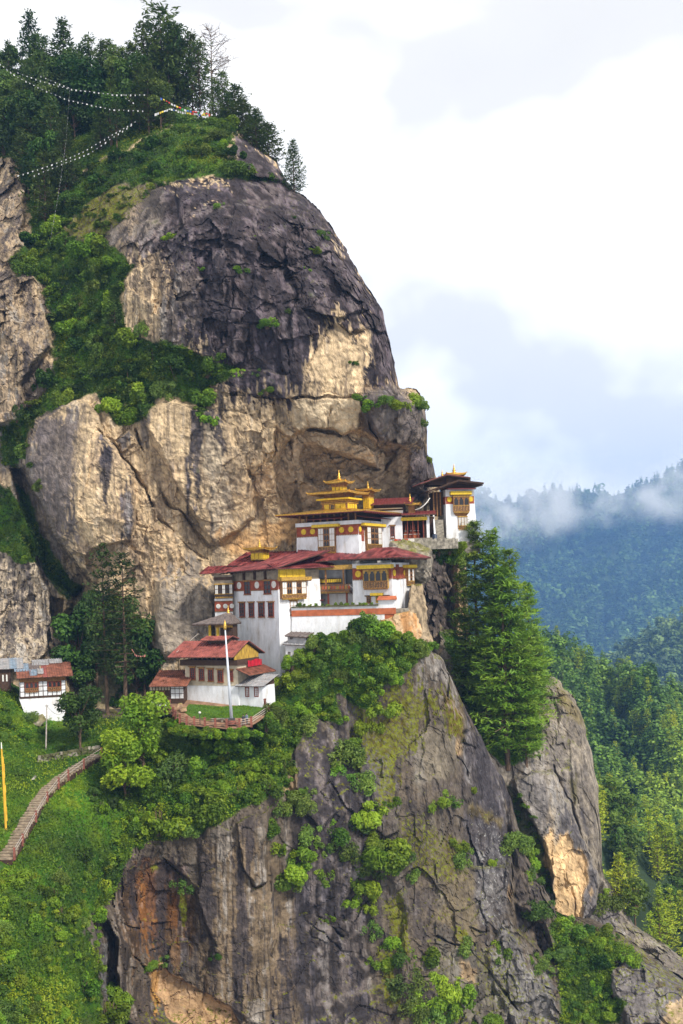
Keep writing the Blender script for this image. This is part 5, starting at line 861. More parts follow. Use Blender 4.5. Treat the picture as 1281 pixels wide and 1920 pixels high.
def cupola(s, cx_, cy_, z, w, d, h, material_wall=WOODG, eave=0.9, rise=0.7, fin=1.6, name='cupola', panels=True):
    """small gilded lantern: panelled box, flared roof, finial"""
    mb = MB(); mb.box(cx_ - w / 2, cx_ + w / 2, cy_ - d / 2, cy_ + d / 2, z, z + h); o = s.build(mb, name, material_wall)
    if panels:
        p = MB(); n = 3
        for i in range(n):
            a0 = cx_ - w / 2 + w * i / n + 0.08; a1 = cx_ - w / 2 + w * (i + 1) / n - 0.08; p.box(a0, a1, cy_ - d / 2 - 0.05, cy_ - d / 2, z + h * .12, z + h * .62)
            b0 = cy_ - d / 2 + d * i / n + 0.08; b1 = cy_ - d / 2 + d * (i + 1) / n - 0.08; p.box(cx_ + w / 2, cx_ + w / 2 + 0.05, b0, b1, z + h * .12, z + h * .62)
        s.build(p, 'gilt_panel', YELLOW, o); k = MB(); k.box(cx_ - w / 2 - 0.12, cx_ + w / 2 + 0.12, cy_ - d / 2 - 0.12, cy_ + d / 2 + 0.12, z + h * .72, z + h * .82); k.box(cx_ - w / 2 - 0.25, cx_ + w / 2 + 0.25, cy_ - d / 2 - 0.25, cy_ + d / 2 + 0.25, z + h * .88, z + h * 1.0); s.build(k, 'cornice', WOOD, o)
    r = s.hip(cx_ - w / 2 - eave, cx_ + w / 2 + eave, cy_ - d / 2 - eave, cy_ + d / 2 + eave, z + h, cx_ - w * .12, cx_ + w * .12, cy_ - d * .12, cy_ + d * .12, z + h + rise, GOLD, 0.1, 0.22, 'cupola_roof', WOODG, GOLD)
    s.finial(cx_, cy_, z + h + rise - 0.05, fin, parent=r); return o

D1 = (540, 860, 5.3375); D2 = (720, 860, 6.405); D3 = (370, 1030, 5.57); D4 = (560, 1020, 5.3375); D5 = (270, 1190, 4.417); D6 = (0, 1220, 6.405)

def temple():
    s = Site(D1, (712, 950), 203, -28, 'golden_roofed_temple', 'white temple with red frieze, carved bays and tiered golden roof', 'temple'); F, R = s.F, s.R
    L = F(95, 900)[0]; W_ = R(1012, 850)[0]; zt = F(712, 655)[1]; zp = F(712, 612)[1]; zb = F(712, 752)[1]
    s.wall(L, 0, 0, W_, -4, zt, WHITE, 0.25)
    s.build(MB().box(L - 0.18, 0.18, -0.18, W_ + .18, zt + 0.08, zp), 'parapet', WHITE)
    bx0, bx1, bz0, bz1 = s.rect('F', 302, 690, 470, 940, 0.6); s.band('F', L, bx0, zb, zt); s.band('F', bx1, 0, zb, zt)
    for x, y in ((158, 752), (248, 745), (537, 715), (630, 707)): a, z = F(x, y, 0.1); s.disc('F', a, (zb + zt) / 2, 0.52, YELLOW)
    s.bay('F', bx0, bx1, bz0, bz1, 0.6, 'wdw'); c = s.rect('F', 235, 655, 500, 690, 1.0); s.canopy('F', c[0], c[1], bz1 + 0.1, bz1 + 0.6, 1.0)
    ra0, ra1, rz0, rz1 = s.rect('R', 795, 682, 940, 912, 0.6); s.band('R', 0.0, max(0.4, ra0 - 0.2), zb, zt); s.bay('R', ra0, ra1, rz0, rz1, 0.6, 'wddw'); c = s.rect('R', 770, 645, 985, 680, 0.9); s.canopy('R', c[0], c[1], rz1 + 0.1, rz1 + 0.6, 0.9)
    a, z = R(716, 700, 0.1); s.disc('R', max(.5, a), (zb + zt) / 2, 0.5, YELLOW)
    a0, a1, z0, z1 = s.rect('R', 962, 738, 998, 848, 0.1); s.slit('R', a0, a1, z0, z1, 0.12, WOOD); a0, a1, z0, z1 = s.rect('R', 736, 690, 762, 825, 0.1); s.build(s.fb(MB(), 'R', a0, a1, z0, z1, -0.05, 0.12), 'red_pier', RED)
    # attic and the wide low roof
    s.build(MB().box(L + 1.2, -1.2, 1.2, W_ - 1.2, zp, zp + 2.2), 'attic', DARKW)
    b = MB()
    for i in range(9): x = L + 0.6 + (-L - 1.2) * i / 8; b.box(x - .12, x + .12, 0.1, 0.35, zp, zp + 1.6)
    s.build(b, 'attic_post', WOOD)
    ov = 2.7; z_e = F(785, 510, ov)[1]; x1 = ov; x0 = F(-125, 590, ov)[0]
    r = s.hip(x0, x1, -ov, W_ + 2.5, z_e, L + 5, -4.5, 3.6, W_ - 3.0, z_e + 1.15, GOLD, 0.12, 0.0, 'main_roof', ROOFM, GOLD)
    s.rafters((x0 + .3, -ov + .1, z_e), (x1 - .3, -ov + .1, z_e), (x0 + .3, 1.2, z_e + .7), (x1 - .3, 1.2, z_e + .7), 26, 0.16, 0.32, r); s.rafters((x1 - .1, -ov + .3, z_e), (x1 - .1, W_ + 2, z_e), (-1.2, -ov + .3, z_e + .7), (-1.2, W_ + 2, z_e + .7), 20, 0.16, 0.32, r, REDW)
    e = MB(); c = s.rect('F', 190, 600, 545, 640, 1.6); e.hexa([(c[0], -1.7, zp + .35), (c[1], -1.7, zp + .35), (c[1], 0.2, zp + .75), (c[0], 0.2, zp + .75)], [(c[0], -1.7, zp + .45), (c[1], -1.7, zp + .45), (c[1], 0.2, zp + .85), (c[0], 0.2, zp + .85)]); s.build(e, 'eave_board', ROOFM)
    e = MB(); c = s.rect('R', 760, 585, 1040, 640, 1.5); e.hexa([(1.6, c[0], zp + .35), (1.6, c[1], zp + .35), (-.2, c[1], zp + .75), (-.2, c[0], zp + .75)], [(1.6, c[0], zp + .45), (1.6, c[1], zp + .45), (-.2, c[1], zp + .85), (-.2, c[0], zp + .85)]); s.build(e, 'eave_board', ROOFM)
    # gilded lantern storeys
    t = Site(D1, (592, 512), 206.5, -28, parent=s); F, R = t.F, t.R; Lw = F(340, 480)[0]; Wd = R(692, 480)[0]; h1 = F(592, 440)[1]; zc = F(592, 405)[1]
    t.wall(Lw, 0, 0, Wd, -1.6, zc, WOOD, 0, 'lantern_wall')
    for x in (390, 500, 552): a0, a1, z0, z1 = t.rect('F', x - 24, 468, x + 24, 512); t.build(t.fb(MB(), 'F', a0, a1, z0, h1 - 0.1, 0, 0.08), 'gilt_panel', YELLOW)
    a0, a1, z0, z1 = t.rect('F', 425, 465, 468, 512); t.slit('F', a0, a1, z0, h1 - .1, 0.1, WOODG, False, 0)
    for x in (605, 628, 652, 678): a0, a1, z0, z1 = t.rect('R', x - 9, 455, x + 9, 500); t.build(t.fb(MB(), 'R', a0, a1, z0, h1 - 0.1, 0, 0.08), 'gilt_panel', YELLOW)
    t.build(MB().box(Lw - .2, .2, -.2, Wd + .2, h1, h1 + 0.16), 'cornice', WOODG); d = MB()
    for i in range(18): x = Lw + (-Lw) * (i + .5) / 18; d.box(x - .07, x + .07, -.4, 0, h1 + .3, zc - .05)
    for i in range(12): y = Wd * (i + .5) / 12; d.box(0, .4, y - .07, y + .07, h1 + .3, zc - .05)
    tag(t.build(d, 'bracket', WOODG), kind='stuff'); t.build(MB().box(Lw - .75, .75, -.75, Wd + .75, zc + 0.01, zc + .32), 'gilt_cornice', YELLOW)
    z2 = F(620, 325, 1.8)[1]; t.build(MB().box(Lw + .3, -.3, .3, Wd - .3, zc + .32, z2 + .6), 'upper_wall', WOOD)
    r = t.hip(Lw - 1.9, 1.5, -1.9, Wd + 1.9, z2, Lw + 1.6, -1.0, 1.2, Wd - 1.2, z2 + 0.75, GOLD, 0.1, 0.12, 'lantern_roof', WOODG, GOLD)
    u = Site(D1, (553, 318), 206.8, -28, parent=s); F, R = u.F, u.R; Lw = F(440, 300)[0]; Wd = R(590, 300)[0]; zh = F(553, 235)[1]; cx_, cy_ = Lw / 2, Wd / 2
    cupola(u, cx_, cy_, -0.6, -Lw, Wd, zh + .6, WOOD, 0.95, 0.75, 1.75, 'top_cupola')

def rear_buildings():
    # small gilded pavilion behind the temple
    s = Site(D1, (810, 440), 212, -24, 'gilded_pavilion', 'small gilded rooftop pavilion just right of the temple lantern', 'pavilion'); F = s.F
    Lw = F(755, 400)[0]; zh = F(800, 318)[1]; cupola(s, Lw * .5, 1.1, -1.5, -Lw * 1.1, 2.4, zh + 1.5, WOODG, 0.95, 0.55, 1.35)
    # upper gallery with long maroon roof
    s = Site(D2, (205, 700), 213, -8, 'upper_gallery', 'long maroon-roofed gallery behind the temple under the overhang', 'building'); F = s.F
    L = F(-130, 600)[0]; zt = F(100, 548)[1]; x1 = F(330, 560)[0]; s.wall(L, x1 - 1.4, 0, 4, -1, zt + .2, DARKW)
    s.build(MB().box(L, x1 - 1.6, -0.3, 0, F(100, 660)[1], F(100, 625)[1]), 'plaster_strip', WHITE); s.build(MB().box(L, F(225, 600)[0], -0.7, 0.1, F(100, 606)[1], F(100, 594)[1]), 'pale_eave', CREAM)
    s.sheet_roof([(L - .5, -1.4, zt), (F(345, 550)[0], -1.4, zt), (F(345, 550)[0], 4.5, zt + 1.5), (L - .5, 4.5, zt + 1.5)], ROOFM)
    c = s.rect('F', 295, 570, 370, 640); s.build(MB().box(c[0], c[1], -0.4, 1.6, c[2] - 1, c[3] + .2), 'turret', WOOD); s.hip(c[0] - .5, c[1] + 1.0, -1.2, 2.4, F(380, 548)[1], (c[0] + c[1]) / 2 - .2, (c[0] + c[1]) / 2 + .2, .4, .8, F(380, 520)[1], GOLD, 0.08, 0.1, 'turret_roof', WOODG, GOLD); s.finial((c[0] + c[1]) / 2 - .3, .6, F(380, 520)[1], 1.7)
    # open shrine gallery with stupas
    s = Site(D2, (225, 960), 211.5, -4, 'shrine_gallery', 'open shrine gallery with row of small red stupas under maroon roof', 'building'); F = s.F
    x0 = F(-30, 900)[0]; x1 = F(612, 900)[0]; zt = F(400, 690)[1]; gx0, gx1 = 0, F(515, 900)[0]
    s.wall(x0, gx0, 0, 4, -2, zt, WHITE, 0.05); s.wall(gx0, x1, 3.2, 4, -2, zt, DARKW, 0, 'back_wall'); s.build(MB().box(gx0, x1, -1, 3.2, -2.2, -0.02), 'plinth', STONE); s.build(MB().box(gx1, gx1 + .55, -.1, 3.2, 0, zt), 'pier', WHITE)
    a0, a1, z0, z1 = s.rect('F', 78, 805, 132, 960); s.slit('F', a0, a1, z0, z1, 0.1, REDW)
    a0, a1, z0, z1 = s.rect('F', 205, 703, 520, 742); s.build(MB().box(a0, a1, -.25, 0.1, z0, z1), 'painted_beam', YELLOW)
    for i, x in enumerate((262, 325, 368, 412)):
        a = F(x, 900, -1.4)[0]; mb = MB(); mb.box(a - .34, a + .34, 1.1, 1.8, 0, .75); mb.lathe((a, 1.45, .75), [(.34, 0), (.36, .2), (.25, .5), (.14, .6), (.12, 1.2), (.05, 1.7), (.01, 2.0)], 8); o = s.build(mb, 'stupa', ORANGE if i % 2 == 0 else RED); w = MB(); w.box(a - .38, a + .38, 1.06, 1.84, .76, .86); w.box(a - .2, a + .2, 1.2, 1.7, 1.42, 1.5); s.build(w, 'white_moulding', PAPER, o)
    m = MB()
    for i in range(5): x = gx0 + (gx1 - gx0) * i / 4.6; m.box(x - .09, x + .09, 0, .18, 0, zt)
    s.build(m, 'pillar', REDW); c = s.rect('F', 470, 780, 512, 940); s.build(MB().box(c[0], c[1], .2, .5, 0, c[3]), 'door', DARKW)
    ze = F(400, 668, 1.2)[1]; s.sheet_roof([(F(210, 660)[0], -1.2, ze), (x1 + .3, -1.2, ze), (x1 + .3, 3.8, ze + .9), (F(210, 660)[0], 3.8, ze + .9)], ROOFM)
    # parapet with coloured cloth, water drum, steps
    p = Site(D2, (95, 985), 208.5, -3, 'ledge_parapet', 'low stone parapet along the ledge in front of the shrine gallery', 'wall'); F = p.F; x1 = F(890, 960)[0]
    for i in range(22):
        a = x1 * i / 22; b = x1 * (i + 1) / 22; h = 0.1 * sin(i * 2.3); p.build(MB().box(a + .02, b - .02, -.25 + 0.05 * sin(i * 5), .35, -1.8, 0.08 + h), 'stone', STONE)
    p.build(MB().box(0, x1, 0.36, 5.0, -1.5, -0.12), 'paving', STONE)
    for i, (a, b, m, lab) in enumerate(((125, 168, (0.62, 0.09, 0.03), 'orange'), (170, 205, (0.45, 0.12, 0.16), 'pink'), (246, 290, (0.6, 0.07, 0.03), 'red'), (292, 365, (0.7, 0.66, 0.62), 'white'))):
        c = MB(); u0 = F(a, 970)[0]; u1 = F(b, 970)[0]; n = 6
        for k in range(n): v0 = u0 + (u1 - u0) * k / n; v1 = u0 + (u1 - u0) * (k + 1) / n; g = -0.30 - 0.05 * (k % 2); c.hexa([(v0, g, -.3), (v1, g - .03, -.3), (v1, g + .02, -.3), (v0, g + .05, -.3)], [(v0, g, .25), (v1, g - .03, .25), (v1, g + .02, .25), (v0, g + .05, .25)])
        o = c.build('hanging_cloth', mat('cloth_' + lab, m, 0.9, 0.15, 3)); o.matrix_world = Matrix.Translation(p.O) @ Matrix.Rotation(p.phi, 4, 'Z'); tag(o, lab + ' cloth hung over the ledge parapet by the shrine gallery', 'cloth')
    q = empty('water_drum', p.O + p.M @ Vector((F(612, 930)[0], 0.9, -.12)), 0, 'dark blue water drum on the ledge beside the shrine doorway', 'drum'); MB().lathe((0, 0, 0), [(.42, 0), (.46, .08), (.42, .12), (.46, .5), (.42, .55), (.46, .95), (.38, 1.05)], 14).build('barrel', mat('drum_blue', (0.03, 0.045, 0.08), 0.4), q, True); MB().lathe((0, 0, 1.04), [(.2, 0), (.2, .1), (.17, .12)], 12).build('lid', DARKW, q)
    q = empty('stone_steps', p.O + p.M @ Vector((F(685, 930)[0], 2.2, -.12)), radians(-3), 'steep stone steps climbing between shrine gallery and tower', 'steps')
    for i in range(12): MB().box(-.85 + .03 * (i % 3), .75, i * .42, i * .42 + 3, i * .34, i * .34 + .33).build('step', STONE, q)
    MB().hexa([(-1.15, -.1, 0), (-.87, -.1, 0), (-.87, 5, 4.2), (-1.15, 5, 4.2)], [(-1.15, -.1, .9), (-.87, -.1, .9), (-.87, 5, 5), (-1.15, 5, 5)]).build('balustrade', WHITE, q)

def tower():
    s = Site(D2, (755, 945), 216, 9, 'white_tower', 'white tower with overhanging dark roof at the cliff edge', 'tower'); F, R = s.F, s.R
    w = F(1082, 500)[0]; zt = F(900, 370)[1]; z0 = -1.5; mb = MB(); D = 6.0; bt = 0.42
    mb.hexa([(-.12, -.25, z0), (w + bt, -.25, z0), (w + bt, D, z0), (-.12, D, z0)], [(.02, 0, zt), (w, 0, zt), (w, D, zt), (.02, D, zt)]); s.build(mb, 'wall', WHITE)
    bz0 = F(800, 545)[1]; bz1 = F(800, 455)[1]; a0, a1, b0, b1 = s.rect('F', 838, 450, 1024, 640, .65); s.band('F', .02, a0, bz0, bz1, dent=False); s.band('F', a1, w, bz0, bz1, dent=False)
    l = MB(); l.box(-.1, .05, 0, D, bz0, bz1); s.build(l, 'red_band', RED)
    for x, y in ((788, 490), (1042, 484)): a, z = F(x, y, .1); s.disc('F', a, z, 0.5, YELLOW)
    s.bay('F', a0, a1, b0, b1, .65, 'ddd', WOOD, BAYMIX, 0.42, 1, 'bay_window', True)
    k = MB(); k.hexa([(a0 + .5, -.1, b0 - .75), (a1 - .5, -.1, b0 - .75), (a1 - .5, .1, b0 - .75), (a0 + .5, .1, b0 - .75)], [(a0 + .05, -.6, b0 - .17), (a1 - .05, -.6, b0 - .17), (a1 - .05, .1, b0 - .17), (a0 + .05, .1, b0 - .17)]); s.build(k, 'bay_bracket', WOOD)
    c0, c1, d0, d1 = s.rect('F', 892, 695, 998, 850, .12); s.bay('F', c0, c1, d0, d1, .2, 'www', WOOD, BAYMIX, .3, 1, 'lower_window'); c0, c1, d0, d1 = s.rect('F', 802, 390, 1058, 430, 1.0); s.canopy('F', c0, c1, d0, d1, 1.0)
    e = MB(); c0, c1, d0, d1 = s.rect('F', 765, 340, 1105, 366, 1.5); e.hexa([(c0, -1.6, d0), (c1, -1.6, d0), (c1, .1, d0 + .25), (c0, .1, d0 + .25)], [(c0, -1.6, d0 + .12), (c1, -1.6, d0 + .12), (c1, .1, d0 + .37), (c0, .1, d0 + .37)]); s.build(e, 'eave_board', ROOFM)
    s.build(MB().box(.4, w - .4, .5, D - .4, zt, zt + 2.4), 'attic', DARKW)
    def gable(xl, xr, xm, y0, y1, zl, zr, zm, material, nm):
        a = s.sheet_roof([(xl, y1, zl), (xl, y0, zl), (xm, y0, zm), (xm, y1, zm)], material, .14, .5, nm); b = s.sheet_roof([(xr, y0, zr), (xr, y1, zr), (xm, y1, zm), (xm, y0, zm)], material, .14, .5, nm)
        s.rafters((xl, y0 + .2, zl), (xl, y1, zl), (xm, y0 + .2, zm), (xm, y1, zm), 9, .14, .3, a); s.rafters((xr, y0 + .2, zr), (xr, y1, zr), (xm, y0 + .2, zm), (xm, y1, zm), 9, .14, .3, b)
    o = 2.0; xl, zl = F(545, 385, o); xr, zr = F(1200, 292, o); xm, zm = F(900, 258, o); gable(xl, xr, xm, -o, D + 1, zl, min(zr, zm - .3), zm, DARKW, 'lower_roof')
    t = MB(); t.add([(xl + 1, .4, zt), (xr - .8, .4, zt), (xm, .4, zm - .35)], [(0, 1, 2)]); s.build(t, 'gable_board', DARKW)
    o = 0.4; xl, zl = F(442, 298, o); xr, zr = F(1032, 226, o); xm, zm = F(760, 190, o); s.build(MB().box(F(560, 300)[0], F(1000, 260)[0], 1.0, D - .6, zt + 1, zm - .5), 'upper_storey', DARKW); gable(xl, xr, xm, -o, D + .6, zl, min(zr, zm - .3), zm, ROOFM, 'upper_roof')
    a0, z_ = F(790, 240, -1.6); a1, _ = F(930, 240, -1.6); zh = F(860, 190, -1.6)[1]; cupola(s, (a0 + a1) / 2 - .02, 2.5, z_ - .6, a1 - a0, 2.0, zh - z_ + .6, WOODG, .75, .5, 1.75)
    f = s.finial(F(700, 190, -1)[0], 1.0, F(700, 205, -1)[1], 1.2)
    # timber side porch between tower and rock
    s.build(MB().box(F(600, 600, -1.5)[0], -.2, 1.5, 5, F(650, 680, -1.5)[1], F(650, 400, -1.5)[1]), 'side_porch', DARKW); m = MB()
    for x in (600, 640, 680): a = F(x, 600, -1.3)[0]; m.box(a - .1, a + .1, 1.25, 1.48, F(650, 690, -1.5)[1], F(650, 400, -1.5)[1])
    s.build(m, 'post', WOOD)
    # terrace ledge under the tower
    lb = MB(); lb.box(-3.6, w + .6, -1.4, D, z0 - 1.6, z0 + 0.6); s.build(lb, 'base_ledge', STONE)

def white_block():
    s = Site(D3, (868, 1130), 195, -48, 'white_monastery_block', 'tall white block with white medallions and long red sheet roof', 'building'); F, R = s.F, s.R
    L = F(374, 900)[0]; W_ = max(6.5, R(1050, 800)[0]); zt = F(860, 215)[1]; bt = F(860, 318)[1]; bb = F(866, 418)[1]
    s.wall(L, 0, 0, W_ + 3, -3.5, bt, WHITE, .3); s.wall(L + .15, -.15, .15, W_ + 3, bt, zt, MUD, 0, 'upper_wall')
    m = MB()
    for x in (488, 600, 710): a, z = F(x, 250); m.box(a - .18, a + .18, -.25, .2, zt - 1.5, zt - .1)
    s.build(m, 'beam_end', DARKW)
    w1 = s.rect('F', 487, 330, 557, 488, .1); w2 = s.rect('F', 692, 322, 770, 474, .1); s.band('F', L, w1[0], bb, bt); s.band('F', w1[1], w2[0], bb, bt); s.band('F', w2[1], 0, bb, bt)
    for q in (w1, w2): s.slit('F', q[0], q[1], bb - .75, bt, .14, REDW)
    for x in (437, 623, 800): a, z = F(x, 378, .1); s.disc('F', a, (bb + bt) / 2 + .05, .62, PAPER)
    zz = F(620, 552)[1], F(620, 706)[1]
    for x0, x1 in ((447, 501), (545, 597), (645, 704), (748, 803)): a0 = F(x0, 640, .1)[0]; a1 = F(x1, 640, .1)[0]; s.slit('F', a0, a1, zz[1], zz[0], .3, REDW, True, 3)
    s.band('R', 0, R(885, 400)[0], bb, bt, dent=False)
    a0, a1, z0, z1 = s.rect('R', 888, 332, 1138, 514, .7); s.bay('R', a0, a1, z0, z1, .7, 'wdwdw', WOOD, BAYMIX, .26, 2); c0, c1, d0, d1 = s.rect('R', 880, 270, 1198, 305, 1.1); s.canopy('R', c0, c1, z1 + .12, z1 + .72, 1.1, WOODG)
    s.wall(-1, 0.0, a0, a1 + 1.2, z0 - .4, z1 + .2, WHITE, 0, 'bay_wall'); p0, p1, q0, q1 = s.rect('R', 862, 168, 1130, 250, .4); n = 4
    for i in range(n): u0 = p0 + (p1 - p0) * i / n; u1 = p0 + (p1 - p0) * (i + 1) / n; s.build(s.fb(MB(), 'R', u0 + .04, u1 - .04, z1 + .75, z1 + .75 + (q1 - q0), -.2, .35 + .01 * (i % 2)), 'yellow_panel', YELLOW)
    a0, a1, z0, z1 = s.rect('R', 968, 535, 1048, 685, .1); s.slit('R', a0, a1, z0, z1, .12, WOOD)
    # long red roof
    e = 1.7; x0, ze = F(215, 243, e); x1, ze2 = F(872, 192, e); xr = R(1165, 118, 1.6)
    r = s.sheet_roof([(x0, -e, ze), (1.4, -e, ze2), (1.4 - 0.8, 11.5, ze2 + 3.0), (x0 + 1, 11.5, ze + 3.3)], ROOFR, .14, .6); s.rafters((x0, -e, ze), (1.2, -e, ze2), (x0, 0.3, ze + .5), (1.2, .3, ze2 + .5), 16, .14, .3, r)
    s.sheet_roof([(1.4, -e + .3, ze2 - .1), (1.8, W_ + 6, ze2 + .1), (-1.5, W_ + 6, ze2 + 1.2), (-1.5, -e + .6, ze2 + .75)], ROOFR, .12, .6)
    # back roof with gable, and little cupola on it
    b = Site(D3, (700, 140), 206.5, -20, parent=s); F = b.F; x0, z0 = F(350, 95, 0); x1, z1 = F(1050, 75, 0); b.sheet_roof([(x0, -1.5, -.3), (x1, -1.5, -.5), (x1 + .4, 5, F(900, 50)[1] + .6), (x0 + 1, 5, F(700, 60)[1] + .8)], ROOFR, .12, .6); g = MB(); g.hexa([(x0 + .4, -1.2, -2.5), (0, -1.2, -2.5), (0, 2, -2.5), (x0 + .4, 2, -2.5)], [(x0 + .4, -1.2, -.5), (0, -1.2, -.5), (0, 2, .2), (x0 + .4, 2, .2)]); b.build(g, 'gable_wall', WOOD)
    c = Site(D3, (655, 62), 208, -28, 'roof_cupola', 'small golden cupola with finial on the rear red roof', 'cupola'); cupola(c, 0, 0, -.9, 2.6, 2.2, 2.0, WOODG, .95, .5, 1.4)

def annex():
    s = Site(D3, (375, 720), 203.5, -10, 'shaded_annex', 'shaded timber annex with white panes left of the white block', 'building'); F = s.F; x0 = F(184, 600)[0]; zt = F(280, 335)[1]
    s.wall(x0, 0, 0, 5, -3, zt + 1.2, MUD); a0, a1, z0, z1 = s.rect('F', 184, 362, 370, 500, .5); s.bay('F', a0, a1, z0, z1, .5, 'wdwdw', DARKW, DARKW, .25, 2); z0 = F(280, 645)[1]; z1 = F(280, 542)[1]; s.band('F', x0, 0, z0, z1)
    for x in (220, 294, 362): a, z = F(x, 585, .1); s.disc('F', a, (z0 + z1) / 2, .42, PAPER)
    s.build(MB().box(x0, 0, -.03, .05, F(280, 715)[1], z0 - .15), 'white_plaster', WHITE); s.build(MB().box(x0, 0, -.04, .05, z1 + .08, F(280, 515)[1]), 'white_strip', WHITE)
    ze = F(150, 250, 1)[1]; s.sheet_roof([(F(40, 250)[0], -1, ze), (F(235, 230)[0] + 1.5, -1, ze + .1), (F(235, 230)[0] + 1.5, 5, ze + 1.4), (F(40, 250)[0], 5, ze + 1.4)], ROOFR, .12, .6); s.build(MB().box(x0, 0, -.2, .1, zt + .25, zt + .8), 'beam', DARKW)
    # entrance pavilion
    s = Site(D3, (365, 1005), 196.5, -14, 'entrance_pavilion', 'open timber pavilion with hipped shingle roof and yellow posts', 'pavilion'); F = s.F; x0 = F(60, 900)[0]; ze = F(200, 775, 1.0)[1]; s.build(MB().box(F(230, 900)[0], 0, .6, 3, -1.5, ze), 'wall', DARKW)
    s.hip(x0 - 1.6, .4, -1.0, 4, ze, F(300, 690)[0] - .4, F(300, 690)[0] + .4, 1.2, 1.8, ze + 1.75, SHAKE, .12, 0, 'roof', DARKW)
    for x in (130, 212): a = F(x, 900)[0]; s.build(MB().box(a - .2, a + .2, 0, .4, -2.5, ze - .2), 'post', YELLOW)
    s.build(MB().box(F(190, 800)[0], 0, -.2, .5, ze - .75, ze - .1), 'painted_beam', WOODG); a0, a1, z0, z1 = s.rect('F', 232, 920, 285, 950); s.build(MB().box(a0, a1, .5, .58, z0, z1), 'white_sign', PANEW)
    s.finial(F(293, 650)[0], 1.5, ze + 1.7, 1.4); s.build(MB().box(x0 - 1, .6, -1, 4, -3.5, -1.5), 'platform', STONE)

def balcony_wing():
    s = Site(D4, (540, 600), 203, -8, 'balcony_wing', 'recessed wing with carved timber balcony between white block and terrace', 'building'); F = s.F
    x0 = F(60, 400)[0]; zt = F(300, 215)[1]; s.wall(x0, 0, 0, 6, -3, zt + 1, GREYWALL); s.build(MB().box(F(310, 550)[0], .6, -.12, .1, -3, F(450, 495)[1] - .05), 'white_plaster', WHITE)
    a0, a1, z0, z1 = s.rect('F', 80, 212, 570, 258, 1.8); s.build(MB().box(a0, a1, -2.0, -1.6, z0, z1), 'painted_beam', WOODG); dz0 = F(300, 482, 1.9)[1]; b0 = F(115, 450, 1.9)[0]; b1 = F(520, 420, 1.9)[0]
    s.build(MB().box(b0, b1, -2.0, 0, dz0, dz0 + .22), 'balcony_floor', WOOD); r = MB(); pn_ = MB(); n = 14
    rz = F(300, 408, 1.9)[1]; r.box(b0, b1, -2.05, -1.9, rz - .1, rz + .06); r.box(b0, b1, -2.05, -1.9, dz0 + .35, dz0 + .47); rl = s.build(r, 'balcony_rail', WOOD)
    for i in range(n): u0 = b0 + (b1 - b0) * i / n; u1 = b0 + (b1 - b0) * (i + 1) / n; s.build(MB().box(u0 + .06, u1 - .06, -2.0, -1.94, dz0 + .5, rz - .2), 'railing_panel', ORANGE if i % 3 else WOODG, rl)
    d = MB()
    for i in range(28): u = b0 + (b1 - b0) * (i + .5) / 28; d.box(u - .07, u + .07, -2.1, -1.95, dz0 - .22, dz0 - .01)
    tag(s.build(d, 'bracket', WOODG), kind='stuff'); l0 = F(300, 385, .8)[1]; l1 = F(300, 352, .8)[1]; y = MB(); n = 17; c0 = F(118, 370, .8)[0]; c1 = F(430, 360, .8)[0]
    s.build(MB().box(c0, c1, -.85, -.75, l0 - .2, l1 + .15), 'lattice_board', DARKW)
    for i in range(n): u = c0 + (c1 - c0) * (i + .5) / n; y.box(u - .12, u + .12, -.92, -.86, l0, l1)
    tag(s.build(y, 'gilt_baluster', YELLOW), kind='stuff')
    for x, yb in ((272, 480), (450, 610)): a = F(x, 350, 1.8)[0]; s.build(MB().box(a - .14, a + .14, -1.9, -1.62, dz0 + .25, z0), 'post', WOOD)
    for x in (300, 485): a = F(x, 560, 1.6)[0]; s.build(MB().box(a - .15, a + .15, -1.8, -1.5, -3, dz0 - .02), 'post', REDW)
    a0, a1, q0, q1 = s.rect('F', 470, 250, 542, 400); s.build(MB().box(a0, a1, -.06, .05, q0, q1), 'dark_doorway', PANE); a0, a1, q0, q1 = s.rect('F', 100, 560, 262, 600); s.build(MB().box(a0 - .1, a1 + .1, -2.6, -.1, q1 - .1, q1 + .05), 'porch_roof', ROOFM); s.finial(F(145, 520, 1.5)[0], -1.5, q1 + .05, 1.5)
    # stair
    t0 = F(515, 365, 1.6); t1 = F(655, 595, 1.6); st = empty('timber_stair', s.O, s.phi, 'steep timber stair descending from the balcony to the terrace', 'stair'); n = 12
    for i in range(n): u = t0[0] + (t1[0] - t0[0]) * (i + .5) / n; z = dz0 + .2 + (t1[1] - dz0) * (i + .5) / n; MB().box(u - .2, u + .2, -2.5, -1.5, z - .05, z).build('tread', WOOD, st)
    for y_ in (-2.55, -1.48): MB().hexa([(t0[0], y_, dz0 - .05), (t1[0], y_, t1[1] - .35), (t1[0], y_ + .07, t1[1] - .35), (t0[0], y_ + .07, dz0 - .05)], [(t0[0], y_, dz0 + .3), (t1[0], y_, t1[1]), (t1[0], y_ + .07, t1[1]), (t0[0], y_ + .07, dz0 + .3)]).build('stringer', DARKW, st)
    MB().tube((t0[0], -2.52, dz0 + 1.2), (t1[0], -2.52, t1[1] + .8), .07).build('handrail', PANEW, st)
    # red roof strip over the wing
    e = 2.6; xa, za = F(-60, 195, e); xb, zb_ = F(605, 98, e); s.sheet_roof([(xa, -e, za), (xb, -e, F(500, 140, e)[1]), (xb + .3, 4, F(500, 140, e)[1] + 1.9), (xa, 4, za + 2.6)], ROOFR, .12, .6)

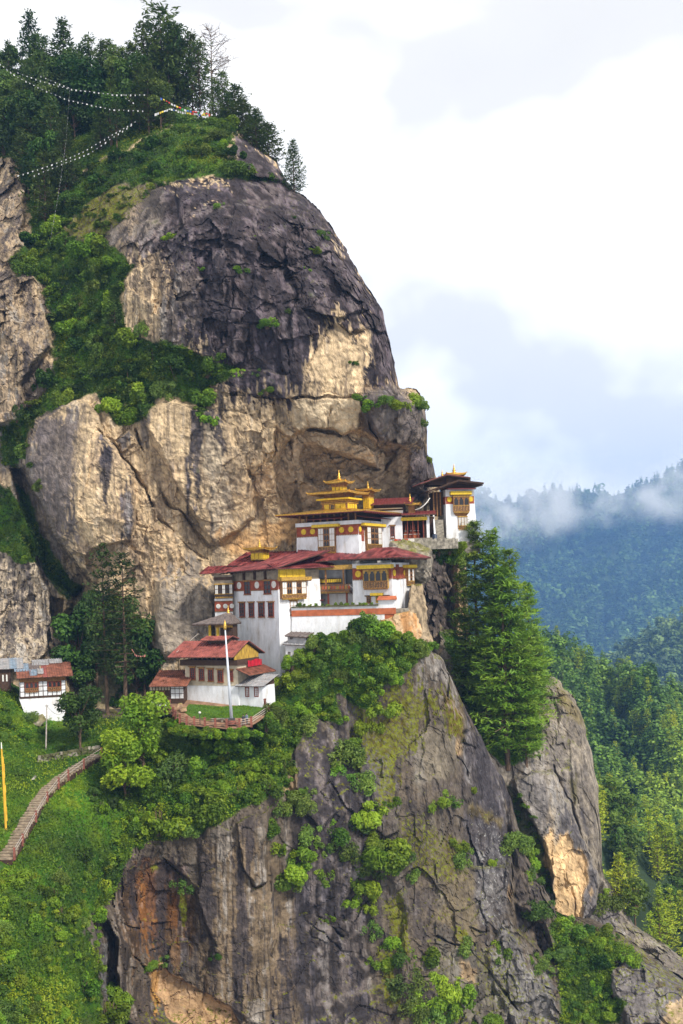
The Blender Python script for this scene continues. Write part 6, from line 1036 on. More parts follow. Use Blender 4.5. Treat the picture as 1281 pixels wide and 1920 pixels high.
def gold_bay_block():
    s = Site(D4, (945, 640), 196, -27, 'gold_bay_block', 'white block with gilded arched bay window at the terrace end', 'building'); F, R = s.F, s.R
    L = F(545, 420)[0]; W_ = R(1115, 450)[0]; zt = F(940, 185)[1]; b1 = F(940, 232)[1]; b0 = F(940, 345)[1]; s.wall(L, 0, 0, W_, -2.5, zt, WHITE, .12)
    a0, a1, z0, z1 = s.rect('F', 648, 252, 888, 448, .7); s.band('F', L, a0, b0, b1); s.band('F', a1, 0, b0, b1); a, z = F(597, 306, .1); s.disc('F', a, (b0 + b1) / 2, .58, YELLOW); s.bay('F', a0, a1, z0, z1, .7, 'dddd', WOODG, BAYMIX, .38, 1, 'bay_window', True)
    c = s.rect('F', 577, 185, 925, 228, 1.1); s.canopy('F', c[0], c[1], z1 + .1, z1 + .75, 1.1)
    s.band('R', 0, W_, b0, b1); 
    for x in (958, 1064): a, z = R(x, 275, .1); s.disc('R', min(max(a, .6), W_ - .5), (b0 + b1) / 2, .55, YELLOW)
    a = R(992, 290, .1)[0]; s.build(s.fb(MB(), 'R', a - .5, a + .5, b0 - .2, b1 + .5, 0, .18), 'red_pier', REDW)
    p0 = R(1040, 450)[0]; s.build(MB().box(-.4, .35, p0, W_ + .2, -2.4, b0 - .1), 'buttress', WHITE)
    a0, a1, z0, z1 = s.rect('R', 1090, 245, 1150, 408, .5); s.bay('R', W_ - 2.4, W_ + .3, z0, z1, .75, 'wdw', WOOD); s.canopy('R', W_ - 3, W_ + .8, z1 + .12, z1 + .65, 1.2)
    # doorway under the bay
    a0, a1, z0, z1 = s.rect('F', 725, 490, 845, 585, .3); s.build(s.fb(MB(), 'F', a0, a1, z1 - .45, z1, 0, .7), 'door_hood', YELLOW); a0, a1, z0, z1 = s.rect('F', 768, 515, 805, 588, .3); s.slit('F', a0, a1, z0, z1, .2, YELLOW, False, 0); a0, a1, z0, z1 = s.rect('F', 675, 525, 722, 590, .3); s.slit('F', a0, a1, z0, z1, .15, WOOD); c = s.rect('F', 660, 500, 905, 522, .4); s.build(s.fb(MB(), 'F', c[0], c[1], c[2], c[2] + .18, 0, .45), 'lintel_board', DARKW)
    # red hipped roof with dark eaves
    e = 2.2; ze = F(905, 130, e)[1]; x0 = F(475, 152, e)[0]; r = s.hip(x0, e + .8, -e, W_ + 3, ze, x0 + 2.5, -2, 4, W_ - 1, ze + 1.9, ROOFR, .12, 0, 'roof', DARKW); s.rafters((x0, -e, ze), (e, -e, ze), (x0, .2, ze + .7), (e, .2, ze + .7), 16, .15, .3, r); s.rafters((e + .6, -e, ze), (e + .6, W_ + 2, ze), (-.2, -e, ze + .7), (-.2, W_ + 2, ze + .7), 16, .15, .3, r, REDW)

def terrace_wall():
    s = Site(D4, (970, 725), 193.5, -9, 'terrace_wall', 'long white terrace wall with orange-red stripe and mossy cap', 'wall'); F = s.F; x0 = F(-70, 700)[0]; c0 = F(400, 650)[1]; s0, s1 = F(500, 712)[1], F(500, 668)[1]; xm = F(800, 650)[0]
    s.wall(x0, F(860, 730)[0], 0, 1.2, -6.5, s0, WHITE, .25); s.wall(F(860, 730)[0] + .02, 0, 0.05, 1.2, -1.6, s0, ORANGE, .1, 'footing'); s.build(MB().box(x0, 0, -.09, 1.1, s0, s1 + .3), 'red_stripe', ORANGE); s.build(MB().box(x0, xm, -.02, 1.0, s1 + .3, F(400, 628)[1]), 'upper_wall', WHITE); z = F(900, 560)[1]; s.build(MB().box(xm, 0, -.02, 1.6, s1 + .3, z), 'end_wall', WHITE)
    r = rnd(9); cz = F(400, 628)[1]; u = x0
    while u < xm - .3: w = r.uniform(.5, 1.0); s.build(MB().box(u + .02, min(xm, u + w) - .02, -.3 - .1 * r.rand(), 1.2, cz + .01, cz + .18 + .14 * r.rand()), 'cap_stone', MOSSCAP); u += w
    k = MB(); k.hexa([(xm - .2, -.5, z + .01), (.2, -.5, z + .01), (.2, 1.9, z + .01), (xm - .2, 1.9, z + .01)], [(xm - .2, -.5, z + .12), (.2, -.5, z + .12), (.1, .9, z + .7), (xm, .9, z + .7)]); s.build(k, 'tiled_cap', ORANGE)
    s.build(MB().box(x0, 2, 1.2, 11, s0 - .8, s1 + .1), 'terrace_floor', STONE)
    # potted plants along the cap
    for i in range(13): a = x0 + 1 + (xm - x0 - 1.5) * (i + r.rand() * .5) / 13; shrub(s.O + s.M @ Vector((a, .4, cz + .2)), .35 + .35 * r.rand(), (0, 2, 4)[i % 3], i, 'small green plant growing along the terrace wall cap', 'plants on the terrace wall', 1.2, 'terrace_plant')
    for (x, y, x1_, y1_, lab, m) in ((945, 885, 1170, 960, 'small shed with mossy slate roof at the foot of the white block', SHAKE), (925, 970, 1170, 1130, 'small white shed with pale green roof below the mossy shed', ROOFG)):
        h = Site(D3, (x, y1_), 191.5, -20, 'garden_shed', lab, 'shed'); a0, a1, z0, z1 = h.rect('F', x, y, x1_, y1_); h.wall(0, (a1 - a0) * .85, 0, 2.4, -1.5, z1 - .3, WHITE if m is ROOFG else GREYWALL); h.sheet_roof([(-.3, -.5, z1 - .25), ((a1 - a0) * .95, -.5, z1 - .5), ((a1 - a0) * .95, 2.8, z1 + .1), (-.3, 2.8, z1 + .3)], m, .1, .7); q = h.rect('F', x + 25, y1_ - 60, x + 50, y1_ - 20); h.slit('F', q[0], q[1], q[2], q[3], .06, DARKW, False, 0)

def lower_house():
    s = Site(D5, (785, 590), 182, -24, 'lower_house', 'cream and white house with faded red roof and yellow gable', 'house'); F, R = s.F, s.R; L = F(333, 480)[0]; zm = F(770, 420)[1]; zt = F(780, 255)[1]; Wd = 7.0
    s.wall(L, 0, 0, Wd, -2.5, zm, WHITE, .12); s.wall(L + .25, -.05, .1, Wd, zm, zt, CREAM, 0, 'upper_wall'); s.build(MB().box(L, .05, -.06, .1, zm - .06, zm + .12), 'ledge', CREAM)
    for x0, x1, y0, y1 in ((380, 425, 268, 372), (455, 498, 276, 380), (530, 575, 282, 386), (610, 657, 288, 395), (712, 737, 290, 386)): a0, a1, z0, z1 = s.rect('F', x0, y0, x1, y1); s.slit('F', a0, a1, z0, z1, .06, REDW, True, 5)
    s.build(MB().box(L - .4, .2, -.4, Wd, zt, zt + .9), 'eave_beam', DARKW)
    e = 1.9; x0, ze = F(197, 186, e); x1 = F(738, 207, e)[0]; zr = ze + 2.3; ym = 3.4; r = s.sheet_roof([(x0, -e, ze), (x1, -e, ze), (x1, ym, zr), (x0, ym, zr)], ROOFP, .1, .5); s.sheet_roof([(x1, Wd + e, ze), (x0, Wd + e, ze), (x0, ym, zr), (x1, ym, zr)], ROOFP, .1, .5)
    s.rafters((x0, -e, ze), (x1, -e, ze), (x0, ym, zr), (x1, ym, zr), 14, .14, .22, r); cx0 = F(480, 128, -1.5)[0]; cx1 = F(690, 110, -1.5)[0]; s.build(MB().box(cx0 + .6, cx1 - .4, 2.4, 4.4, zr - .6, zr + .35), 'vent_box', DARKW)
    s.sheet_roof([(cx0, 1.2, zr + .25), (cx1, 1.2, zr + .25), (cx1, ym, zr + .8), (cx0, ym, zr + .8)], ROOFP, .1, .5, 'cap_roof'); s.sheet_roof([(cx1, 5.6, zr + .25), (cx0, 5.6, zr + .25), (cx0, ym, zr + .8), (cx1, ym, zr + .8)], ROOFP, .1, .5, 'cap_roof')
    xg = -.3; n = 7
    for i in range(n):
        y0 = -.6 + (Wd + 1.2) * i / n; y1 = -.6 + (Wd + 1.2) * (i + 1) / n
        def top(y): return ze + 2.3 * (1 - abs(y - ym) / (ym + e)) - .32
        s.build(MB().hexa([(xg, y0 + .02, zt + .9), (xg + .1, y0 + .02, zt + .9), (xg + .1, y1 - .02, zt + .9), (xg, y1 - .02, zt + .9)], [(xg, y0 + .02, max(top(y0), zt + .95)), (xg + .1, y0 + .02, max(top(y0), zt + .95)), (xg + .1, y1 - .02, max(top(y1), zt + .95)), (xg, y1 - .02, max(top(y1), zt + .95))]), 'gable_plank', OCHREP)
    a0 = R(845, 230)[0]; a1 = R(962, 230)[0]; cl = MB(); n = 8; z1 = R(900, 205)[1]; z0 = R(900, 258)[1]
    for i in range(n): u0 = a0 + (a1 - a0) * i / n; u1 = a0 + (a1 - a0) * (i + 1) / n; g = .35 + .1 * (i % 2); cl.hexa([(g, u0, z0), (g + .04, u0, z0), (.79 - g, u1, z0), (.75 - g, u1, z0)], [(g, u0, z1 - .1 * sin(i)), (g + .04, u0, z1 - .1 * sin(i)), (.79 - g, u1, z1 - .1 * sin(i + 1)), (.75 - g, u1, z1 - .1 * sin(i + 1))])
    o = cl.build('hanging_cloth', CLOTH); o.matrix_world = Matrix.Translation(s.O) @ Matrix.Rotation(s.phi, 4, 'Z'); tag(o, 'crimson cloth hung under the yellow gable of the lower house', 'cloth')
    a0, a1 = .2, R(1080, 290, 2)[0]; zk = R(900, 262)[1]; s.sheet_roof([(2.3, a0 - .6, zk - 1.0), (2.3, min(a1, 9), zk - 1.0), (-.1, min(a1, 9), zk), (-.1, a0 - .6, zk)], ROOFO, .1, .45, 'skirt_roof')
    # grey-roofed shed
    t = Site(D5, (985, 590), 180.5, -24, 'grey_roofed_shed', 'white shed with grey sheet roof and two red windows', 'shed'); F = t.F; L = F(782, 500)[0]; zt = F(980, 425)[1]; t.wall(L, 0, 0, 4.2, -1.3, zt, WHITE, .08)
    for x0, x1 in ((838, 873), (913, 950)): a0, a1, z0, z1 = t.rect('F', x0, 432, x1, 515); t.slit('F', a0, a1, z0, z1, .06, REDW, False, 4)
    ex = F(755, 400, .8); er = F(965, 415, .8); t.sheet_roof([(ex[0], -.8, zt + .05), (er[0] + .5, -.8, zt + .05), (er[0] + .5, 4.6, zt + 1.5), (ex[0], 4.6, zt + 1.5)], ROOFG, .1, .4); g = MB(); g.hexa([(-.1, 0, zt), (0, 0, zt), (0, 4.2, zt), (-.1, 4.2, zt)], [(-.1, 0, zt + .1), (0, 0, zt + .1), (0, 4.2, zt + 1.2), (-.1, 4.2, zt + 1.2)]); t.build(g, 'gable_board', DARKW)
    # hut on the left with half-timbered walls
    t = Site(D5, (222, 575), 184.5, -10, 'timber_hut', 'small half-timbered hut with rusty roof left of the lower house', 'hut'); F = t.F; x1 = F(332, 520)[0]; x0 = F(50, 520)[0]; zt = F(280, 420)[1]; t.wall(x0, x1, 0, 4, -1.5, zt, DARKW)
    for i in range(3):
        for k in range(3): w = (x1 - .1) / 3; a = .08 + i * w; z0 = F(280, 530)[1] + k * .82; t.build(t.fb(MB(), 'F', a + .05, a + w - .06, z0 + .05, z0 + .76, 0, .05), 'plaster_panel', WHITE)
    for i in range(7): w = (0 - x0) / 7; a = x0 + i * w; t.build(t.fb(MB(), 'F', a + .08, a + w - .08, zt - .75, zt - .05, 0, .05), 'plaster_panel', CREAM); t.build(t.fb(MB(), 'F', a + .08, a + w - .08, -.3, .7, 0, .05), 'plaster_panel', WHITE)
    m = MB()
    for i in range(9): a = x0 + 1 + (-x0 - 2) * i / 8; m.box(a - .05, a + .05, -.08, 0, .8, zt - .85)
    t.build(m, 'window_bar', WOOD); e = 1.0; ze = F(200, 428, e)[1]; xa = F(42, 395, e)[0]; xb = F(352, 365, e)[0]; n = 6
    for i in range(n): u0 = xa + (xb - xa) * i / n; u1 = xa + (xb - xa) * (i + 1) / n; j = .03 * (i % 2); t.sheet_roof([(u0, -e - j * 3, ze + j), (u1 + .04, -e - j * 3, ze + j), (u1 + .04, 4.6, ze + 2.2 + j), (u0, 4.6, ze + 2.2 + j)], ROOFO, .08, .35, 'roof_sheet')

def timber_house():
    s = Site(D6, (245, 560), 189, 17, 'half_timbered_house', 'half-timbered white house with patched sheet roof at the left edge', 'house'); F, R = s.F, s.R; w = F(792, 490)[0]; zt = F(500, 330)[1]; D = 5.5
    s.wall(0, w, 0, D, 0, zt, DARKW, 0, 'timber_frame'); s.build(MB().box(-.1, w + .1, -.15, D, -.25, -.005), 'sill_beam', DARKW)
    n = 10; cw = w / n; rh = zt * 0.83 / 3; skip = {1, 2, 3, 6, 7, 8}
    for i in range(n):
        for k in range(3):
            if k > 0 and i in (1, 2, 3, 6, 7, 8): continue
            s.build(s.fb(MB(), 'F', i * cw + .07, (i + 1) * cw - .07, k * rh + .08, (k + 1) * rh - .06, 0, .05), 'plaster_panel', WHITE)
    s.build(s.fb(MB(), 'F', 0, w, zt * .84, zt + .05, 0, .12), 'carved_frieze', WOOD)
    for i0 in (1, 6): s.bay('F', i0 * cw + .05, (i0 + 3) * cw - .05, rh, zt * .84, .18, 'ddd', REDW, WOOD, .34, 1, 'arched_window', True)
    for k in range(3):
        for i in range(2): q = MB(); q.box(-.05, 0, .15 + i * 1.6, .95 + i * 1.6, k * rh + .1, (k + 1) * rh - .08); s.build(q, 'plaster_panel', WHITE)
    b = MB(); b.hexa([(1.4, -.6, -5.2), (w - .6, -.6, -5.2), (w - .6, D, -5.2), (1.4, D, -5.2)], [(-.2, -.05, -.26), (w + .1, -.05, -.26), (w + .1, D, -.26), (-.2, D, -.26)]); s.build(b, 'stone_base', WHITE)
    e = 1.1; x0, z0 = F(205, 335, e); x1, z1 = F(872, 250, e); zb = z0 + 1.75; yb = D + .3; zee = zt + .25
    def sheet(a, b, y0, y1, m, lift=0.0, rz=0):
        f = lambda y: zee + (y + e) / (yb + e) * 1.9 + lift
        s.sheet_roof([(a, y0, f(y0)), (b, y0, f(y0)), (b, y1, f(y1)), (a, y1, f(y1))], m, .07, .4, 'roof_sheet')
    W2 = x1 - x0; sheet(x0, x0 + W2 * .16, -e, 2.6, ROOFO, .0); sheet(x0 + W2 * .16, x0 + W2 * .30, -e, 2.4, ROOFO, .03); sheet(x0 - .3, x0 + W2 * .22, 2.0, yb, ROOFB, .09); sheet(x0 + W2 * .24, x0 + W2 * .36, -.4, 2.6, ROOFB, .12); sheet(x0 + W2 * .30, x0 + W2 * .46, -e, 3, ROOFO, .02); sheet(x0 + W2 * .22, x0 + W2 * .42, 2.2, yb, SHAKE, .05); sheet(x0 + W2 * .38, x0 + W2 * .48, .2, 2.8, ROOFG, .14)
    for i in range(6): a = .46 + .09 * i; sheet(x0 + W2 * a, x0 + W2 * (a + .093), -e - .1 * (i % 2), yb, ROOFO if i != 0 else ROOFP, .0 + .03 * (i % 2))
    sheet(x0 + W2 * .3, x0 + W2 * .6, yb - 1.2, yb + 1.6, ROOFG, .12); sheet(x0 + W2 * .62, x0 + W2 * .85, yb - .6, yb + 1.6, ROOFG, .16)
    # lean-to at the frame edge
    t = Site(D6, (80, 380), 192, 17, 'lean_to', 'dark timber lean-to with grey sheet roof at the left edge', 'shed'); F = t.F; xa = F(-120, 300)[0]; xb = F(130, 300)[0]; zt = F(50, 225)[1]; t.wall(xa, xb, 0, 4, -1.5, zt, DARKW)
    for x in (37, 82): a = F(x, 320)[0]; t.build(t.fb(MB(), 'F', a - .12, a + .12, F(40, 370)[1], F(40, 290)[1], 0, .05), 'pale_post', PANEW)
    xr = F(278, 205, .6)[0]; n = 5
    for i in range(n): u0 = xa + (xr - xa) * i / n; u1 = xa + (xr - xa) * (i + 1) / n; t.sheet_roof([(u0, -.6, zt + .1 + .03 * (i % 2)), (u1 + .05, -.6, zt + .1 + .03 * (i % 2)), (u1 + .05, 5, zt + 1.6), (u0, 5, zt + 1.6)], ROOFG if i != 3 else ROOFB, .08, .4, 'roof_sheet')
temple(); rear_buildings(); tower(); white_block(); annex(); balcony_wing(); gold_bay_block(); terrace_wall(); lower_house(); timber_house()
# ------------------------------------------------------------------ boulders, yard, fences, stairs, people, flags
import bmesh
def hull_rock(name, pts, colr, label, seed, amp=0.35, cuts=4, cat='boulder', colr2=None):
    """rock from the convex hull of a few corners, subdivided and broken up"""
    bm = bmesh.new()
    for p in pts: bm.verts.new(p)
    bmesh.ops.convex_hull(bm, input=bm.verts[:]); bmesh.ops.delete(bm, geom=[v for v in bm.verts if not v.link_faces], context='VERTS')
    bmesh.ops.triangulate(bm, faces=bm.faces[:])
    for _ in range(cuts): bmesh.ops.subdivide_edges(bm, edges=[e for e in bm.edges if e.calc_length() > 0.35], cuts=1, smooth=0.0); bmesh.ops.triangulate(bm, faces=bm.faces[:])
    bm.normal_update(); V = np.array([v.co[:] for v in bm.verts]); N_ = np.array([v.normal[:] for v in bm.verts]); Fc = np.array([[v.index for v in f.verts] for f in bm.faces]) if bm.verts.index_update() is None else None; bm.free()
    f, e = facets(V * 0.45, seed, 0.8); n = fbm(V * 0.5, 4, seed + 1); V = V + N_ * (amp * (0.9 * f + 0.7 * n))[:, None]; n2 = fbm(V * np.array((.8, .8, .3)), 4, seed + 2)
    w = sstep(-.3, .4, n2)[:, None]; c2 = np.array(colr2 or [q * .45 for q in colr]); c = np.array(colr) * (1 - w) + c2 * w; mo = sstep(.55, .9, N_[:, 2] + .4 * n)[:, None] * .5; c = c * (1 - mo) + np.array(MOSS) * mo
    return tag(link(name, np_mesh(name, V, Fc, MATS['rock'], c.clip(.01, .8), False, np.c_[mo[:, 0], 0 * n + .3, 0 * n + .15])), label, cat)
def corner(*q): return [at(x, y, Y) for x, y, Y in q]
def boulders():
    hull_rock('boulder', corner((731, 1016, 204), (748, 1013, 210), (790, 1019, 209), (811, 1032, 207), (808, 1085, 206), (796, 1094, 207), (770, 1075, 204), (742, 1062, 203), (730, 1042, 202.5), (770, 1040, 202.5), (800, 1050, 203.5), (760, 1090, 212), (800, 1090, 213)), (0.27, 0.235, 0.19), 'huge grey boulder wedged between the temple and the tower ledge', 71, .45)
    hull_rock('boulder', corner((772, 1096, 199), (790, 1098, 203), (797, 1130, 202), (806, 1190, 201), (812, 1225, 200), (770, 1215, 195), (762, 1160, 195.5), (770, 1120, 197), (800, 1200, 208), (780, 1100, 208)), (0.34, 0.26, 0.17), 'tan rock buttress under the right end of the white blocks', 72, .4)
    hull_rock('earth_bank', corner((715, 1163, 193.4), (740, 1153, 193.2), (768, 1146, 193.6), (782, 1150, 195), (792, 1190, 194.5), (775, 1215, 193), (720, 1212, 192), (712, 1190, 193), (720, 1165, 200), (775, 1152, 201)), EARTH, 'bare orange earth bank under the terrace wall end', 73, .3, cat='bank', colr2=(0.5, 0.36, 0.22))
    hull_rock('boulder', corner((50, 1470, 167), (66, 1452, 168), (72, 1458, 170), (62, 1480, 167), (48, 1490, 166), (55, 1475, 170)), (0.3, 0.28, 0.25), 'pale angular rock left of the stairway top', 74, .15, 3)
    hull_rock('boulder', corner((62, 1345, 188), (80, 1338, 187), (88, 1350, 186), (75, 1362, 185), (60, 1358, 186), (72, 1345, 190)), (0.36, 0.31, 0.24), 'pale rock at the foot of the half-timbered house base', 76, .2, 3)
    for i, (x, y, w) in enumerate(((325, 1328, 9), (338, 1322, 9), (345, 1330, 10), (333, 1334, 8), (318, 1336, 7))):
        p = at(x, y, 180 + i * .3); h = w * .08; hull_rock('rubble_stone', [p + Vector((a * h * .6, b * h * .6, c * h * .45)) for a, b, c in ((-1, -1, -1), (1, -1, -.8), (1, 1, -1), (-1, 1, -1), (-.7, -.8, .8), (.8, -.6, .7), (.7, .7, 1), (-.6, .7, .9))], (0.42, 0.28, 0.17), 'tan rubble stone heaped at the left corner of the yard', 80 + i, .1, 2, 'stone')['group'] = 'rubble stones in the yard corner'
boulders()

PATH = mat('trodden_earth', (0.26, 0.15, 0.09), 0.95, 0.3, 1.2, 0.4, stain=(0.35, 0.24, 0.15)); LAWN = mat('short_lawn', (0.06, 0.14, 0.014), 0.95, 0.4, 2.5, 0.6, 12, stain=(0.13, 0.17, 0.02)); POST = mat('red_post_paint', (0.24, 0.085, 0.06), 0.8, 0.3, 3); RUSTR = mat('rusty_rail', (0.16, 0.09, 0.07), 0.8, 0.3, 3); RAIL = mat('weathered_rail', (0.42, 0.37, 0.33), 0.7, 0.25, 3); CONC = mat('pale_step', (0.30, 0.235, 0.165), 0.95, 0.35, 2.0, 0.5, stain=(0.18, 0.15, 0.09)); POLEW = mat('pale_pole', (0.55, 0.58, 0.64), 0.6, 0.2, 2, stretch=(2, 2, .3)); POLEY = mat('yellow_pole', (0.62, 0.36, 0.03), 0.7, 0.2, 2, stretch=(2, 2, .3)); IRON = mat('dark_iron', (0.06, 0.06, 0.06), 0.6, 0.2)
# the yard is a gently tilted plane: back edge at the house, front edge at the fence
YA, YB, YC = at(448, 1324, 181.8), at(430, 1361, 174.0), at(345, 1318, 184.5); YN = (YB - YA).cross(YC - YA).normalized()
def yard_pt(px, py, lift=0.0):
    rx, rz = ray(px, py); d = Vector((float(rx), 1, float(rz))); t = YN.dot(YA) / YN.dot(d); return d * t + Vector((0, 0, lift))
def dd(x, y): return 270 + x / 4.417, 1190 + y / 4.417
def yard():
    edge = [dd(*q) for q in ((205, 590), (232, 640), (250, 690), (300, 740), (360, 755), (430, 757), (510, 764), (600, 772), (690, 780), (790, 775), (880, 760), (950, 720), (1030, 655), (1040, 600), (985, 560), (800, 560), (600, 560), (400, 540), (250, 545))]
    P = [yard_pt(*q) for q in edge]; n = len(P); mb = MB(); c = sum(P, Vector()) / n; low = [p + Vector((0, 0, -.3)) - (p - c).normalized() * .4 for p in P]
    mb.add(P + low, [tuple(range(n))[::-1] if (P[1] - P[0]).cross(P[2] - P[1]).z < 0 else tuple(range(n))] + [(i, (i + 1) % n, n + (i + 1) % n, n + i) for i in range(n)]); tag(mb.build('yard_path', PATH), kind='structure')
    g = [yard_pt(*dd(*q), lift=.05) for q in ((330, 640), (400, 690), (520, 712), (640, 705), (760, 690), (880, 690), (960, 660), (1000, 610), (950, 585), (800, 590), (640, 600), (480, 585), (370, 580))]; n = len(g); mb = MB(); mb.add(g + [p - Vector((0, 0, .3)) for p in g], [tuple(range(n)), ] + [(i, (i + 1) % n, n + (i + 1) % n, n + i) for i in range(n)]); tag(mb.build('lawn', LAWN), kind='structure')
    r = rnd(3); k = 5200; gp = np.array([p[:] for p in g]); cc = gp.mean(0); C = []
    for i in range(k): a = r.randint(n); w = r.dirichlet((1, 1, 1)); C.append(cc * w[0] + gp[a] * w[1] + gp[(a + 1) % n] * w[2])
    C = np.array(C); D = np.array((0, 0, 1.0)) + .5 * r.normal(size=(k, 3)); V, F, col = leaf_quads(C + np.array((0, 0, .06)), D, r.normal(size=(k, 3)), .12 + .16 * r.rand(k), .06, ramp([(0.05, 0.13, 0.012), (0.09, 0.2, 0.016), (0.14, 0.26, 0.02)], r.rand(k)), r); tag(link('lawn_grass', np_mesh('lawn_grass', V, F, MATS['leaf_cover'], col)), 'short bright green grass on the yard below the lower house', 'grass', kind='stuff')
    # fence
    f = empty('yard_fence', yard_pt(*dd(592, 768)), 0, 'red-posted fence with thin rails curving round the yard edge', 'fence'); o = f.location
    posts = [yard_pt(*dd(*q)) - o for q in ((214, 610), (245, 668), (262, 695), (298, 730), (355, 748), (418, 750), (505, 757), (592, 765), (687, 772), (792, 768), (890, 750), (1035, 652), (1005, 600))]
    for p in posts: MB().box(p.x - .16, p.x + .16, p.y - .16, p.y + .16, p.z - .3, p.z + 1.25).box(p.x - .2, p.x + .2, p.y - .2, p.y + .2, p.z + 1.252, p.z + 1.36).build('post', POST, f)
    for i, (a, b) in enumerate(zip(posts[:-1], posts[1:])):
        for h in (.45, .8, 1.12): MB().tube(a + Vector((0, 0, h)), b + Vector((0, 0, h)), .045, n=6).build('rail', RAIL if i in (9, 10) else RUSTR, f)
    # flagpole
    p = yard_pt(*dd(728, 742)); q = at(422.3, 1180, p.y); pole = empty('flagpole', p, 0, 'tall pale blue-white flagpole with golden cap in the yard', 'flagpole'); v = q - p
    MB().tube((0, 0, .5), v, .27, .10, 12).build('pole', POLEW, pole, True); m = MB(); m.tube((0, 0, 0), (0, 0, .35), 1.0, .9, 14); m.tube((0, 0, .35), (0, 0, .6), .65, .6, 14); m.build('pedestal', POST, pole); MB().lathe(v, [(.15, -.05), (.26, 0), (.24, .5), (.18, .9), (.08, 1.1), (.03, 1.5)], 10).build('golden_cap', GOLD, pole, True); MB().box(-.5, .5, -.45, .45, .6, .95).build('base_collar', IRON, pole)
    # lamp and bench
    p = yard_pt(*dd(465, 745)); l = empty('yard_lamp', p, 0, 'small dark lamp post with white head by the yard fence', 'lamp'); MB().tube((0, 0, 0), (0, 0, 1.7), .06, n=6).build('post', IRON, l); MB().lathe((0, 0, 1.7), [(.1, 0), (.2, .12), (.2, .26), (.05, .34)], 8).build('lamp_head', PANEW, l)
    p = yard_pt(*dd(650, 722)); b = empty('yard_bench', p, radians(-6), 'long low stone bench behind the fence left of the flagpole', 'bench'); MB().box(-1.8, 1.8, -.3, .3, .42, .56).build('seat', STONE, b)
    for x in (-1.5, 0, 1.5): MB().box(x - .15, x + .15, -.22, .22, 0, .418).build('leg', STONE, b)
    # hedge along the fence
    r = rnd(8); g = 'clipped hedge bushes below the yard fence'
    for i in range(34):
        t = i / 33; k = t * 9; j = int(min(8, k)); a = Vector(posts[1 + j]).lerp(Vector(posts[2 + j]), k - j) + o; shrub(a + Vector((.2 * r.normal(), -.9 - .5 * r.rand(), -1.15 - .25 * r.rand())), 1.35 + .35 * r.rand(), (0, 1)[i % 2], r.rand() * 6, 'rounded bush of the clipped hedge under the yard fence', g, .85, 'hedge_bush')
yard()

def person(loc, rz, label, top, legs, hair, skin, H=1.7):
    root = empty('person', loc, rz, label, 'person'); s = H / 1.7
    J = {'pel': (0, 0, .93, .15), 'wai': (0, -.01, 1.08, .135), 'che': (0, 0, 1.28, .16), 'nek': (0, 0, 1.43, .07), 'hed': (0, -.015, 1.52, .085), 'top': (0, -.005, 1.63, .09)}
    E = [('pel', 'wai'), ('wai', 'che'), ('che', 'nek'), ('nek', 'hed'), ('hed', 'top')]
    for k, sg in (('l', 1), ('r', -1)):
        J.update({'hip' + k: (.1 * sg, 0, .88, .105), 'kne' + k: (.11 * sg, -.02, .5, .075), 'ank' + k: (.11 * sg, .02, .1, .05), 'toe' + k: (.12 * sg, -.13, .045, .045), 'sho' + k: (.19 * sg, 0, 1.37, .07), 'elb' + k: (.25 * sg, -.02, 1.1, .048), 'wri' + k: (.2 * sg, -.18, .98, .036), 'han' + k: (.17 * sg, -.26, .98, .035)})
        E += [('pel', 'hip' + k), ('hip' + k, 'kne' + k), ('kne' + k, 'ank' + k), ('ank' + k, 'toe' + k), ('che', 'sho' + k), ('sho' + k, 'elb' + k), ('elb' + k, 'wri' + k), ('wri' + k, 'han' + k)]
    names = list(J); me = bpy.data.meshes.new('body'); me.from_pydata([tuple(c * s for c in J[n][:3]) for n in names], [(names.index(a), names.index(b)) for a, b in E], []); me.update(); o = link('body', me, root); md = o.modifiers.new('skin', 'SKIN')
    for i, n in enumerate(names): q = me.skin_vertices[0].data[i]; q.radius = (J[n][3] * s, J[n][3] * s); q.use_root = (n == 'pel')
    sub = o.modifiers.new('sub', 'SUBSURF'); sub.levels = sub.render_levels = 2
    m = bpy.data.materials.new('person_body'); m.use_nodes = True; nt = m.node_tree; N = nt.nodes.new; L = nt.links.new; b = nt.nodes['Principled BSDF']; b.inputs['Roughness'].default_value = .85; tc = N('ShaderNodeTexCoord'); sp = N('ShaderNodeSeparateXYZ'); L(tc.outputs['Object'], sp.inputs[0]); rp = N('ShaderNodeValToRGB'); rp.color_ramp.interpolation = 'CONSTANT'; el = rp.color_ramp.elements; el[0].position = 0; el[0].color = (.02, .02, .02, 1); el[1].position = .05; el[1].color = (*legs, 1)
    for ps, c in ((.53, top), (.85, skin)): e = el.new(ps); e.color = (*c, 1)
    mu = N('ShaderNodeMath'); mu.operation = 'MULTIPLY'; mu.inputs[1].default_value = 1 / H; L(sp.outputs['Z'], mu.inputs[0]); L(mu.outputs[0], rp.inputs[0]); L(rp.outputs[0], b.inputs['Base Color']); me.materials.append(m)
    MB().lathe((0, .012 * s, 1.5 * s), [(.02, .0), (.085 * s, .03 * s), (.108 * s, .09 * s), (.1 * s, .16 * s), (.05 * s, .215 * s), (.005, .225 * s)], 12).build('hair', mat('hair_' + label[:6], hair, .7), root, True)
    mb = MB(); mb.tube((0, -.095 * s, 1.55 * s), (0, -.125 * s, 1.53 * s), .014 * s, .018 * s, 6); mb.build('nose', mat('skin_' + label[:6], skin, .6), root); e = MB()
    for sg in (-1, 1): e.lathe((.034 * s * sg, -.092 * s, 1.57 * s), [(.003, -.008), (.011, 0), (.003, .008)], 6)
    e.build('eyes', IRON, root); e = MB(); e.box(-.025 * s, .025 * s, -.1 * s, -.092 * s, 1.485 * s, 1.495 * s); e.build('mouth', POST, root); return root
